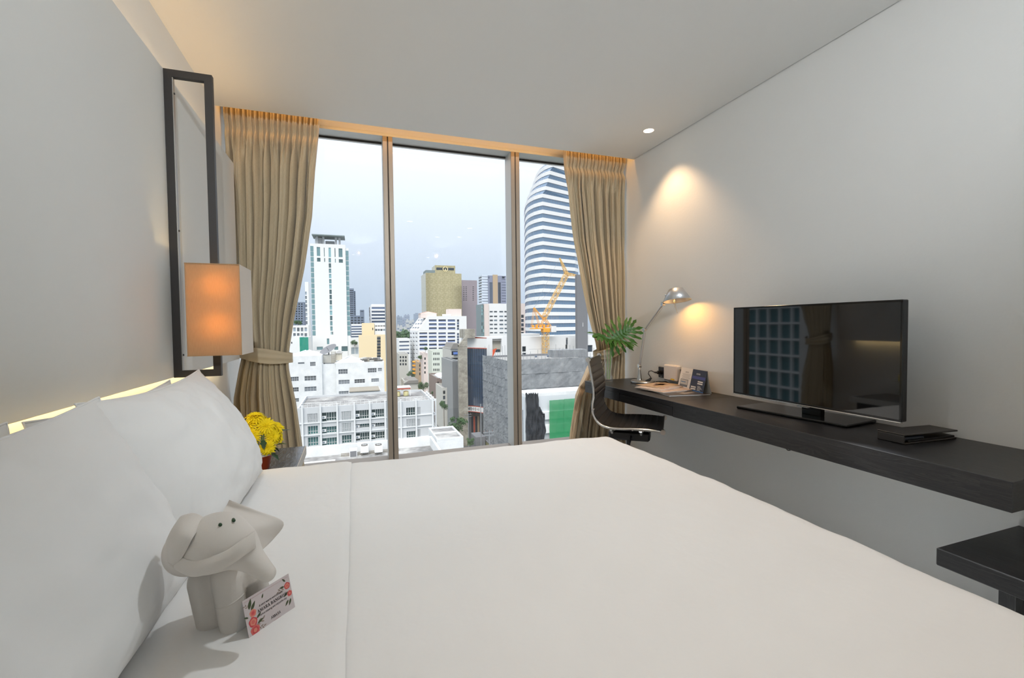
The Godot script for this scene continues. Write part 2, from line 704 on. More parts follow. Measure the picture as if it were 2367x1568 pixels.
func add_fill_spotlight(at: Vector3, aim: Vector3, e: float, label: String) -> void:
	# added fill spotlight, unseen, shaped as an adjustable ceiling fitting on a stem
	var t := thing("added_spotlight", label, "ceiling light", at)
	var d := (aim - at).normalized()
	var b := Basis.looking_at(d)
	var h := Vector3(0, -0.10, 0)
	var s := Sh.new()
	s.lathe([Vector2(0, 0), Vector2(0.05, 0), Vector2(0.05, -0.012), Vector2(0.008, -0.014), Vector2(0.008, -0.09), Vector2(0, -0.09)], 24, Vector3(0, -0.0005, 0))
	obj("ceiling_plate", s, M.white_plastic, t)
	s = Sh.new()
	var rb := b * Basis(Vector3(1, 0, 0), PI / 2)
	s.lathe([Vector2(0, 0.08), Vector2(0.045, 0.08), Vector2(0.055, 0.06), Vector2(0.06, -0.06), Vector2(0.055, -0.06), Vector2(0.05, -0.03)], 28, h, rb)
	obj("lamp_head", s, M.white_plastic, t)
	s = Sh.new()
	s.lathe([Vector2(0, -0.045), Vector2(0.05, -0.04)], 28, h, rb)
	obj("lamp_face", s, M.bulb_dim, t)
	var l := SpotLight3D.new()
	l.name = "lamp_light"
	l.position = h + d * 0.075
	l.basis = b
	l.light_color = Color(0.96, 0.985, 1.0)
	l.light_energy = e
	l.spot_angle = 34.0
	l.spot_angle_attenuation = 1.0
	l.spot_attenuation = 2.0
	l.spot_range = 14.0
	l.light_size = 0.012
	l.shadow_enabled = true
	t.add_child(l, true)


# ------------------------------------------------------------------ curtains
func table(t: Array, y: float) -> float:
	for k in t.size() - 1:
		var a: Vector2 = t[k]
		var b: Vector2 = t[k + 1]
		if y <= a.x and y >= b.x:
			var f := (a.x - y) / (a.x - b.x)
			return lerpf(a.y, b.y, f)
	return t[0].y if y > t[0].x else t[t.size() - 1].y


func curtain_sheet(s: Sh, left: Array, right: Array, top: float, low: float, z0: float, folds: float, sd: int, tie: float, depth: float) -> void:
	var n := FastNoiseLite.new()
	n.seed = sd
	n.frequency = 1.0
	var f := func(u: float, v: float) -> Vector3:
		var y := lerpf(top, low, v)
		var xl := table(left, y)
		var xr := table(right, y)
		var head := top - 0.19
		var body_ := smoothstep(head + 0.01, head - 0.25, y)
		var warp := u + 0.095 * n.get_noise_2d(u * 3.6, 5.0) + 0.016 * n.get_noise_2d(u * 3.0, y * 0.8)
		var ph := TAU * folds * warp
		var pinch := 1.0 - 0.75 * exp(-pow((y - head) / 0.035, 2.0))
		# pinch pleats in the heading, deep folds below
		var pl := absf(sin(PI * 17.0 * u))
		var zh := 0.055 * pow(pl, 0.45) * (0.25 + 0.75 * pinch) + 0.016 * sin(PI * 51.0 * u) * pinch - 0.02
		var near := exp(-pow((y - tie) / 0.22, 2.0))
		var amp := depth * (1.0 - 0.5 * near) * (0.75 + 0.5 * n.get_noise_2d(u * 6.0, 20.0))
		var sn := sin(ph)
		var zb := amp * (2.2 * pow(absf(sin(ph * 0.5)), 0.55) - 1.5) + amp * 0.30 * n.get_noise_2d(u * 14.0, y * 0.35) + 0.010 * n.get_noise_2d(u * 6.0, y * 1.8)
		var xb := 0.55 * amp * cos(ph) * 0.5
		var x := lerpf(xl, xr, clampf(u, 0, 1)) + xb * body_ * minf(1.0, 8.0 * minf(u, 1.0 - u))
		return Vector3(x, y, z0 + lerpf(zh, zb, body_) + 0.02 * near)
	s.sheet(300, 90, f, Vector2(1, 1), true)


func tieback(s: Sh, xl: float, xr: float, y0: float, y1: float, z0: float, depth: float, width: float, slope: float) -> void:
	# a flat band that goes round the gathered cloth, sagging on the outer side
	var f := func(u: float, v: float) -> Vector3:
		var a := lerpf(-0.35, 1.35, u) * PI
		var cx := (xl + xr) / 2.0
		var rx := (xr - xl) / 2.0 + 0.014
		var x := cx - cos(a) * rx
		var z := z0 + sin(a) * depth
		var t := clampf((x - xl) / (xr - xl), 0, 1)
		var y := lerpf(y0, y1, t) + slope * sin(t * PI)
		var w := width * (0.8 + 0.4 * sin(t * PI))
		return Vector3(x, y + (0.5 - v) * w, z + 0.006 * sin(v * PI) + 0.003 * sin(v * 14.0))
	s.sheet(60, 10, f, Vector2(0.2, 0.2), true)


func build_curtains() -> void:
	var l := thing("curtain", "taupe pinch-pleated curtain tied back at the left of the window beside the bedhead", "curtain", Vector3.ZERO, 0.0, "taupe curtains at the window")
	var s := Sh.new()
	var ll := [Vector2(2.85, -0.806), Vector2(2.3, -0.80), Vector2(1.4, -0.78), Vector2(1.05, -0.735), Vector2(0.92, -0.765), Vector2(0.75, -0.80), Vector2(0.0, -0.81)]
	var lr := [Vector2(2.85, -0.205), Vector2(2.72, -0.205), Vector2(2.343, -0.245), Vector2(2.033, -0.27), Vector2(1.66, -0.327), Vector2(1.289, -0.406), Vector2(1.06, -0.442), Vector2(0.96, -0.447), Vector2(0.90, -0.44), Vector2(0.699, -0.407), Vector2(0.384, -0.375), Vector2(0.0, -0.35)]
	curtain_sheet(s, ll, lr, 2.79, 0.02, -3.55, 10.0, 3, 1.01, 0.05)
	obj("cloth", s, M.curtain, l)
	var b := Sh.new()
	tieback(b, -0.765, -0.435, 1.075, 1.02, -3.55, 0.075, 0.085, -0.005)
	tag(obj("curtain_tieback", b, M.curtain), "taupe cloth tieback round the left curtain behind the wall lamp", "tieback", "curtain tiebacks")
	var r := thing("curtain", "taupe pinch-pleated curtain tied back at the right of the window behind the desk", "curtain", Vector3.ZERO, 0.0, "taupe curtains at the window")
	s = Sh.new()
	var rl := [Vector2(2.85, 1.735), Vector2(2.72, 1.738), Vector2(2.43, 1.756), Vector2(1.951, 1.815), Vector2(1.651, 1.876), Vector2(1.271, 1.959), Vector2(1.05, 2.02), Vector2(0.93, 2.04), Vector2(0.846, 1.995), Vector2(0.601, 1.889), Vector2(0.259, 1.823), Vector2(0.0, 1.79)]
	var rr := [Vector2(2.85, 2.335), Vector2(1.3, 2.335), Vector2(1.0, 2.32), Vector2(0.7, 2.335), Vector2(0.0, 2.34)]
	curtain_sheet(s, rl, rr, 2.79, 0.02, -3.56, 8.5, 8, 0.98, 0.048)
	obj("cloth", s, M.curtain, r)
	s = Sh.new()
	curtain_sheet(s, [Vector2(0.86, 1.985), Vector2(0.601, 1.86), Vector2(0.259, 1.80), Vector2(0.0, 1.77)], [Vector2(0.86, 2.06), Vector2(0.6, 1.95), Vector2(0.259, 1.90), Vector2(0.0, 1.88)], 0.86, 0.02, -3.6, 1.5, 2, 2.0, 0.02)
	tag(obj("lining", s, M.lining, r), "pale cream lining edge")
	b = Sh.new()
	tieback(b, 2.025, 2.335, 0.955, 1.06, -3.56, 0.075, 0.085, -0.02)
	tag(obj("curtain_tieback", b, M.curtain), "taupe cloth tieback round the right curtain behind the vase", "tieback", "curtain tiebacks")
	# the track in the pocket
	var t := thing("curtain_rail", "pale curtain track running along the top of the window", "curtain rail", Vector3(0.765, 2.84, -3.56))
	s = Sh.new()
	s.box(Vector3.ZERO, Vector3(3.16, 0.03, 0.025), 0.004)
	s.box(Vector3(0, 0, -0.06), Vector3(3.16, 0.03, 0.025), 0.004)
	obj("track", s, M.rail, t)
	s = Sh.new()
	s.box(Vector3(0, 0.025, -0.03), Vector3(3.16, 0.02, 0.03), 0.0)
	obj("fixing_bar", s, M.rail, t)


# ------------------------------------------------------------------ bedhead panel and wall lamp
func build_bedhead() -> void:
	var t := thing("bedhead_panel", "long pale grey wall panel above the pillows, lit from behind at top and bottom", "wall panel", Vector3(-0.745, 1.031, -0.3))
	var s := Sh.new()
	s.boxab(Vector3(-0.02, 0, -3.114), Vector3(0.02, 1.284, 3.2), 0.002)
	obj("board", s, M.panel, t)
	for z in [-2.9, -1.5, 0.0, 1.5, 2.9]:
		s = Sh.new()
		s.boxab(Vector3(-0.0745, 0.3, z - 0.03), Vector3(-0.02, 0.95, z + 0.03))
		obj("batten", s, M.panel, t)
	s = Sh.new()
	s.boxab(Vector3(-0.055, 1.255, -3.0), Vector3(-0.035, 1.262, 1.2))
	obj("light_strip", s, M.bulb, t)
	s = Sh.new()
	s.boxab(Vector3(-0.055, 0.025, -3.0), Vector3(-0.035, 0.032, 1.2))
	obj("light_strip", s, M.bulb, t)

	var w := thing("wall_sconce", "wall lamp with a tall dark frame and a box-shaped fabric shade beside the bed", "wall lamp", Vector3(-0.725, 1.03, -2.27))
	s = Sh.new()
	for q in [[0.001, 0.0, 0.03, 1.284], [0.145, 0.0, 0.174, 1.284], [0.03, 0.0, 0.145, 0.029], [0.03, 1.255, 0.145, 1.284]]:
		s.boxab(Vector3(q[0], q[1], -0.012), Vector3(q[2], q[3], 0.012))
	obj("frame", s, M.black, w)
	s = Sh.new()
	s.boxab(Vector3(0.03, 0.03, -0.009), Vector3(0.033, 1.254, 0.009), 0.0)
	obj("edge_strip", s, M.steel, w)
	for y in [0.095, 0.62, 1.19]:
		s = Sh.new()
		s.lathe([Vector2(0, 0.004), Vector2(0.004, 0.003), Vector2(0.004, 0)], 10, Vector3(0.033, y, 0), Basis(Vector3(0, 0, 1), -PI / 2))
		obj("screw", s, M.gasket, w)
	# shade: four cloth walls with a thickness, open above and below
	s = Sh.new()
	var a := Vector3(0.083, 0.094, -0.112)
	var b := Vector3(0.277, 0.473, 0.118)
	s.boxab(Vector3(a.x, a.y, b.z - 0.003), Vector3(b.x, b.y, b.z), 0.0005)
	tag(obj("shade_back", (func() -> Sh:
		var q := Sh.new()
		q.boxab(Vector3(a.x, a.y, a.z), Vector3(b.x, b.y, a.z + 0.003), 0.0005)
		return q).call(), M.shade, w), "amber-beige fabric back of the box shade")
	tag(obj("shade", s, M.shade, w), "amber-beige fabric front of the box shade")
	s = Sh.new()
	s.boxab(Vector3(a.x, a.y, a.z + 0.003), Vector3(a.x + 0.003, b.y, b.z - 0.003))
	obj("shade_side", s, M.shade_painted_lit, w)
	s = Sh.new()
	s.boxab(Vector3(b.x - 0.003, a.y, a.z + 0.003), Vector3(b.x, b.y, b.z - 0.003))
	tag(obj("shade_side", s, M.shade_painted_lit, w), "fabric side of the box shade, window light painted in paler")
	for y in [a.y + 0.002, b.y - 0.002]:
		for z in [a.z, b.z]:
			s = Sh.new()
			s.bar(Vector3(a.x, y, z), Vector3(b.x, y, z), 0.004)
			obj("shade_rim", s, M.shade, w)
	for y in [0.22, 0.385]:
		s = Sh.new()
		s.lathe([Vector2(0, 0.03), Vector2(0.013, 0.026), Vector2(0.018, 0.012), Vector2(0.017, 0.0), Vector2(0.011, -0.02), Vector2(0.009, -0.03), Vector2(0, -0.031)], 20, Vector3(0.19, y, 0.076))
		obj("bulb", s, M.bulb, w)
		s = Sh.new()
		s.tube([Vector3(0.19, y - 0.03, 0.076), Vector3(0.19, y - 0.05, 0.05), Vector3(0.165, y - 0.05, 0.0)], 0.007, 8)
		obj("bulb_holder", s, M.black, w)
		var o := OmniLight3D.new()
		o.name = "bulb_light"
		o.position = Vector3(0.19, y, 0.076)
		o.light_color = Color(1.0, 0.87, 0.62)
		o.light_energy = SCONCE_E
		o.omni_attenuation = 2.0
		o.omni_range = 8.0
		o.light_size = 0.015
		o.shadow_enabled = true
		w.add_child(o, true)


const SCONCE_E := 0.022


# ------------------------------------------------------------------ bed
func puffy(s: Sh, lo: Vector2, hi: Vector2, top: float, r: float, drop: float, nx: int, nz: int, f: Callable) -> void:
	# cloth over a box: lo, hi in (x, z); flat inside, rounded over the edges, then hanging down
	var reach := r * PI / 2.0 + drop
	var g := func(u: float, v: float) -> Vector3:
		var p := Vector2(lerpf(lo.x - reach, hi.x + reach, u), lerpf(lo.y - reach, hi.y + reach, v))
		var q := p.clamp(lo, hi)
		var o := p - q
		var d := minf(o.length(), reach)
		var dir := o.normalized()
		var y := top
		var out := 0.0
		if d < r * PI / 2.0:
			out = r * sin(d / r)
			y -= r * (1.0 - cos(d / r))
		else:
			out = r
			y -= r + d - r * PI / 2.0
		var e := q + dir * out
		return f.call(Vector3(e.x, y, e.y), d / reach)
	s.sheet(nx, nz, g, Vector2(1, 1), true)


func build_bed() -> void:
	var t := thing("bed", "wide double bed with a white upholstered mattress under the duvet", "bed", Vector3(0.3, 0, -1.3))
	var s := Sh.new()
	s.boxab(Vector3(-1.08, 0.08, -0.88), Vector3(0.98, 0.3, 0.88), 0.01)
	obj("base", s, M.black, t)
	s = Sh.new()
	s.boxab(Vector3(-1.08, 0.3, -0.88), Vector3(1.0, 0.57, 0.88), 0.03)
	obj("mattress", s, M.linen, t)
	for x in [-1.0, 0.9]:
		for z in [-0.8, 0.8]:
			s = Sh.new()
			s.boxab(Vector3(x - 0.03, 0, z - 0.03), Vector3(x + 0.03, 0.08, z + 0.03))
			obj("leg", s, M.black, t)
	var n := FastNoiseLite.new()
	n.seed = 21
	n.frequency = 1.0
	var soft := func(p: Vector3, d: float) -> Vector3:
		var bump := 0.009 * n.get_noise_2d(p.x * 1.6, p.z * 1.1) + 0.004 * n.get_noise_2d(p.x * 4.0, p.z * 2.0)
		var foot := smoothstep(0.9, 1.4, p.x)
		bump += 0.008 * foot * n.get_noise_2d(3.0, p.z * 3.2)
		var crown := 0.012 * cos(clampf((p.z + 1.25) / 1.05, -1, 1) * PI / 2.0)
		return Vector3(p.x + 0.012 * d * n.get_noise_2d(p.z * 5.0, 2.0), p.y + (bump + crown) * (1.0 - d), p.z + 0.012 * d * n.get_noise_2d(p.x * 5.0, 9.0))
	s = Sh.new()
	puffy(s, Vector2(-0.62, -2.165), Vector2(1.29, -0.40), 0.610, 0.11, 0.28, 130, 110, soft)
	var dv := obj("duvet", s, M.linen)
	tag(dv, "smooth white duvet spread over the whole bed", "duvet")
	# the band turned back at the head
	var soft2 := func(p: Vector3, d: float) -> Vector3:
		var q: Vector3 = soft.call(p, minf(1.0, d * 0.6))
		var e := smoothstep(-0.022, -0.052, p.x)
		return Vector3(q.x + 0.004 * n.get_noise_2d(p.z * 3.0, 31.0), q.y + 0.004 + 0.007 * e, q.z)
	s = Sh.new()
	var band := func(u: float, v: float) -> Vector3:
		var reach := 0.11 * PI / 2.0 + 0.2
		var zz := lerpf(-2.165 - reach, -0.40 + reach, v)
		var qz := clampf(zz, -2.165, -0.40)
		var d := absf(zz - qz)
		var r := 0.118
		var y := 0.610
		var out := 0.0
		if d < r * PI / 2.0:
			out = r * sin(d / r)
			y -= r * (1.0 - cos(d / r))
		else:
			out = r
			y -= r + d - r * PI / 2.0
		var x := lerpf(-0.44, -0.028, u)
		return soft2.call(Vector3(x, y, qz + signf(zz - qz) * out), clampf(d / reach, 0, 1))
	s.sheet(50, 110, band, Vector2(1, 1), true)
	tag(obj("turned_down_band", s, M.linen, dv), "turned-down band of the duvet beside the pillows")

	pillow("pillow", "large white pillow nearest the camera, leaning at the lower left behind the towel elephant", Vector3(-0.425, 0.615, -0.935), 0.86, 0.475, 0.15, 0.42, 4)
	pillow("pillow", "white front pillow nearer the window, between the wall lamp and the towel elephant", Vector3(-0.42, 0.615, -1.70), 0.85, 0.475, 0.20, 0.46, 15)
	pillow("pillow", "white back pillow behind the front pair, its wrinkled corner showing under the lit panel", Vector3(-0.60, 0.615, -1.635), 0.80, 0.42, 0.13, 0.22, 26)
	pillow("pillow", "white back pillow at the left edge, mostly hidden behind the nearest pillow", Vector3(-0.60, 0.615, -0.79), 0.80, 0.43, 0.13, 0.22, 37)
	build_towel_elephant()
	build_card()


func pillow(called: String, label: String, foot: Vector3, w: float, h: float, thick: float, lean: float, sd: int) -> void:
	# foot: middle of the lower edge; leans back towards -x by the angle lean
	var t := thing(called, label, "pillow", foot, 0.0, "white bed pillows")
	var up := Vector3(-sin(lean), cos(lean), 0)
	var out := Vector3(cos(lean), sin(lean), 0)
	var n := FastNoiseLite.new()
	n.seed = sd
	n.frequency = 1.0
	var s := Sh.new()
	for side in [1.0, -1.0]:
		var f := func(u: float, v: float) -> Vector3:
			var a := u * 2.0 - 1.0
			var b := v * 2.0 - 1.0
			# even spacing in the middle, closer near the seam
			a = sin(a * PI / 2.0) * 0.55 + a * 0.45
			b = sin(b * PI / 2.0) * 0.55 + b * 0.45
			var puff := pow(maxf(0.0, 1.0 - pow(absf(a), 2.4)), 0.62) * pow(maxf(0.0, 1.0 - pow(absf(b), 2.4)), 0.62)
			var corner := a * a * b * b
			var px := a * w / 2.0 * (1.0 - 0.045 * (1.0 - b * b) * a * a) * (1.0 - 0.02 * (1.0 - corner))
			var py := b * h / 2.0 * (1.0 - 0.06 * (1.0 - a * a) * b * b)
			var wr: float = n.get_noise_2d(a * 2.2 + 7.0 * side, b * 2.0) * 0.010 + n.get_noise_2d((a + b) * 7.0, (a - b) * 1.4 + side) * 0.007 * smoothstep(0.25, 0.9, absf(a) * absf(b))
			var z: float = side * (thick / 2.0 * puff) + wr * minf(1.0, puff * 3.0)
			if side > 0:
				z += thick * 0.06 * puff * (1.0 - b)
			var sag := 0.012 * a * a * maxf(0.0, b)
			return up * (py + h / 2.0 + sag) + Vector3(0, 0, -px) + out * (z + thick * 0.22)
		s.sheet(70, 50, f, Vector2(1, 1), side < 0)
	obj("cover", s, M.pillow, t)
	# piped seam round the edge
	s = Sh.new()
	var path := []
	for k in 161:
		var q := float(k % 160) / 160.0 * 4.0
		var a := 0.0
		var b := 0.0
		if q < 1.0:
			a = q * 2.0 - 1.0; b = -1.0
		elif q < 2.0:
			a = 1.0; b = (q - 1.0) * 2.0 - 1.0
		elif q < 3.0:
			a = 1.0 - (q - 2.0) * 2.0; b = 1.0
		else:
			a = -1.0; b = 1.0 - (q - 3.0) * 2.0
		var corner := a * a * b * b
		var px := a * w / 2.0 * (1.0 - 0.045 * (1.0 - b * b) * a * a) * (1.0 - 0.02 * (1.0 - corner))
		var py := b * h / 2.0 * (1.0 - 0.06 * (1.0 - a * a) * b * b)
		path.append(up * (py + h / 2.0 + 0.012 * a * a * maxf(0.0, b)) + Vector3(0, 0, -px) + out * (thick * 0.22))
	s.tube(path, 0.0028, 6, false)
	obj("seam", s, M.pillow, t)


func ear(s: Sh, rows: Array, cols: int, thick: float) -> void:
	# a cloth flap through rows of points, with a thickness
	var pts := []
	for r in rows:
		var c := Curve3D.new()
		for p in r:
			c.add_point(p)
		for k in c.point_count:
			var a := c.get_point_position(maxi(k - 1, 0))
			var b := c.get_point_position(mini(k + 1, c.point_count - 1))
			c.set_point_in(k, (a - b) / 6.0)
			c.set_point_out(k, (b - a) / 6.0)
		var line := []
		for k in cols + 1:
			line.append(c.samplef(float(k) / cols * (c.point_count - 1)))
		pts.append(line)
	var spl := []
	var fine := 5
	for j in (rows.size() - 1) * fine + 1:
		var line := []
		for i in cols + 1:
			var t := float(j) / fine
			var k := mini(int(t), rows.size() - 2)
			var p0: Vector3 = pts[maxi(k - 1, 0)][i]
			var p1: Vector3 = pts[k][i]
			var p2: Vector3 = pts[k + 1][i]
			var p3: Vector3 = pts[mini(k + 2, rows.size() - 1)][i]
			line.append(p1.cubic_interpolate(p2, p0, p3, t - k))
		spl.append(line)
	var nj := spl.size() - 1
	for side in [0.5, -0.5]:
		var f := func(u: float, v: float) -> Vector3:
			var i := int(round(u * cols))
			var j := int(round(v * nj))
			var du: Vector3 = spl[j][mini(i + 1, cols)] - spl[j][maxi(i - 1, 0)]
			var dv: Vector3 = spl[mini(j + 1, nj)][i] - spl[maxi(j - 1, 0)][i]
			var edge := 1.0 if i > 0 and i < cols and j > 0 and j < nj else 0.0
			return spl[j][i] + du.cross(dv).normalized() * thick * side * edge
		s.sheet(cols, nj, f, Vector2.ONE, side < 0)


func build_towel_elephant() -> void:
	var t := thing("towel_elephant", "white towel folded into a little elephant, standing on the bed against the pillows", "towel figure", Vector3(-0.25, 0.617, -1.05))
	var s := Sh.new()
	# four rolled legs joined by the back
	body(s, [
		[Vector3(-0.0416, 0.0245, -0.0100), Vector3(-0.0507, 0.1050, -0.0100), 0.0259, 0.0293],
		[Vector3(0.0049, 0.0222, 0.0150), Vector3(-0.0038, 0.1224, 0.0150), 0.0252, 0.0286],
		[Vector3(0.0443, 0.0166, -0.0400), Vector3(0.0330, 0.0865, -0.0300), 0.0239, 0.0255],
		[Vector3(-0.0290, 0.0029, -0.0900), Vector3(-0.0312, 0.0774, -0.0800), 0.025, 0.0266],
		[Vector3(-0.0443, 0.1202, -0.0250), Vector3(0.0296, 0.1155, -0.0100), 0.0332, 0.031],
	], 0.0045, 0.010)
	obj("body", s, M.towel, t)
	# turned hems on the two near legs
	for q in [[Vector3(0.0009, 0.0733, 0.0150), 0.0262], [Vector3(-0.0456, 0.0688, -0.0100), 0.0262]]:
		s = Sh.new()
		var ring := []
		for k in 33:
			var a := TAU * k / 32.0
			ring.append(q[0] + Vector3(cos(a) * q[1], 0.009 * cos(a), sin(a) * q[1]))
		s.tube(ring, 0.0018, 6, false)
		obj("leg_hem", s, M.towel, t)
	# head and trunk
	s = Sh.new()
	body(s, [
		[Vector3(-0.0620, 0.1867, 0.0200), Vector3(-0.0142, 0.1997, 0.0400), 0.0469, 0.0493],
		[Vector3(-0.0164, 0.2128, 0.0300), Vector3(0.0010, 0.2195, 0.0400), 0.0381, 0.0361],
		[Vector3(-0.0142, 0.1997, 0.0400), Vector3(0.0222, 0.1969, 0.0550), 0.0476, 0.034],
		[Vector3(0.0272, 0.1909, 0.0550), Vector3(0.0806, 0.1463, 0.0850), 0.0307, 0.0157],
	], 0.004, 0.022)
	var head := obj("head", s, M.towel, t)
	# the towel's edge falling in a hem across the face and under the cheek
	s = Sh.new()
	ear(s, [
		[Vector3(-0.0789, 0.2067, 0.0590), Vector3(-0.0437, 0.1952, 0.0820), Vector3(-0.0089, 0.1995, 0.0890), Vector3(0.0171, 0.2077, 0.0920), Vector3(0.0409, 0.2220, 0.0890), Vector3(0.0591, 0.2278, 0.0690)],
		[Vector3(-0.0766, 0.1971, 0.0670), Vector3(-0.0417, 0.1859, 0.0900), Vector3(-0.0071, 0.1901, 0.0970), Vector3(0.0187, 0.1982, 0.1000), Vector3(0.0423, 0.2122, 0.0970), Vector3(0.0603, 0.2175, 0.0770)],
		[Vector3(-0.0756, 0.1873, 0.0690), Vector3(-0.0407, 0.1763, 0.0920), Vector3(-0.0062, 0.1805, 0.0990), Vector3(0.0196, 0.1885, 0.1020), Vector3(0.0432, 0.2023, 0.0990), Vector3(0.0611, 0.2072, 0.0790)],
		[Vector3(-0.0761, 0.1785, 0.0660), Vector3(-0.0412, 0.1675, 0.0890), Vector3(-0.0065, 0.1717, 0.0960), Vector3(0.0193, 0.1796, 0.0990), Vector3(0.0430, 0.1934, 0.0960), Vector3(0.0611, 0.1982, 0.0760)],
	], 26, 0.006)
	obj("hem_fold", s, M.towel, head)
	# near ear, cupped towards the left
	s = Sh.new()
	ear(s, [
		[Vector3(-0.0314, 0.2480, 0.0300), Vector3(-0.0396, 0.2364, 0.0780), Vector3(-0.0514, 0.2119, 0.0820), Vector3(-0.0663, 0.1878, 0.0750)],
		[Vector3(-0.0527, 0.2584, 0.0200), Vector3(-0.0622, 0.2491, 0.0650), Vector3(-0.0706, 0.2225, 0.0750), Vector3(-0.0740, 0.1845, 0.0720)],
		[Vector3(-0.0762, 0.2514, 0.0000), Vector3(-0.0852, 0.2353, 0.0300), Vector3(-0.0938, 0.2078, 0.0400), Vector3(-0.0846, 0.1845, 0.0600)],
		[Vector3(-0.0868, 0.2417, -0.0150), Vector3(-0.0954, 0.2249, 0.0100), Vector3(-0.1035, 0.1984, 0.0200), Vector3(-0.0954, 0.1805, 0.0400)],
		[Vector3(-0.0798, 0.2324, -0.0200), Vector3(-0.0917, 0.2164, 0.0000), Vector3(-0.0999, 0.1913, 0.0100), Vector3(-0.0908, 0.1789, 0.0350)],
	], 20, 0.005)
	obj("ear", s, M.towel, t)
	# far ear, a stiff flap pointing right
	s = Sh.new()
	ear(s, [
		[Vector3(-0.0190, 0.2347, -0.0200), Vector3(-0.0056, 0.2238, -0.0150), Vector3(0.0159, 0.2067, 0.0000), Vector3(0.0289, 0.1860, 0.0050), Vector3(0.0411, 0.1671, 0.0100)],
		[Vector3(-0.0191, 0.2370, -0.0402), Vector3(0.0039, 0.2160, -0.0468), Vector3(0.0347, 0.1917, -0.0400), Vector3(0.0379, 0.1670, -0.0334), Vector3(0.0388, 0.1509, -0.0168)],
		[Vector3(-0.0165, 0.2432, -0.0503), Vector3(0.0167, 0.2123, -0.0684), Vector3(0.0579, 0.1807, -0.0699), Vector3(0.0502, 0.1521, -0.0616), Vector3(0.0386, 0.1389, -0.0335)],
		[Vector3(-0.0113, 0.2534, -0.0500), Vector3(0.0330, 0.2126, -0.0800), Vector3(0.0856, 0.1736, -0.0900), Vector3(0.0658, 0.1411, -0.0800), Vector3(0.0406, 0.1312, -0.0400)],
	], 20, 0.004)
	obj("ear", s, M.towel, t)
	# two cut leaves for eyes
	for q in [Vector3(0.0000, 0.2470, 0.0720), Vector3(0.0200, 0.2481, 0.0620)]:
		s = Sh.new()
		body(s, [[q + Vector3(-0.0025, -0.001, -0.012), q + Vector3(0.0015, 0.0008, -0.0015), 0.0038, 0.003]], 0.0009, 0.002)
		tag(obj("eye", s, M.dark_leaf, head), "dark green cut leaf as an eye")


func poly_disc(n: int, r: float, wob: float, sd: float) -> PackedVector2Array:
	var a := PackedVector2Array()
	for k in n:
		var t := TAU * k / n
		a.append(Vector2(cos(t), sin(t)) * r * (1.0 + wob * sin(t * 5.0 + sd)))
	return a


func leaf_poly(at: Vector2, dir: float, long: float, wide: float) -> PackedVector2Array:
	var a := PackedVector2Array()
	var d := Vector2(cos(dir), sin(dir))
	var n := Vector2(-d.y, d.x)
	for k in 7:
		var t := k / 6.0
		a.append(at + d * long * t + n * wide * sin(PI * pow(t, 0.8)))
	for k in range(5, 0, -1):
		var t := k / 6.0
		a.append(at + d * long * t - n * wide * sin(PI * pow(t, 0.8)))
	return a


func text(parent: Node, words: String, size: float, at: Vector3, m: Material, serif := false, bold := false, wide := 1.0) -> void:
	var f := SystemFont.new()
	f.font_names = PackedStringArray(["Droid Serif" if serif else "Droid Sans"])
	if bold:
		f.font_weight = 700
	var t := TextMesh.new()
	t.text = words
	t.font = f
	t.font_size = 32
	t.pixel_size = size / 24.0
	t.depth = 0.0001
	t.curve_step = 2.0
	var o := piece("lettering", t, m, parent, at, Vector3(wide, 1, 1))
	o.set_meta("label", "printed words")


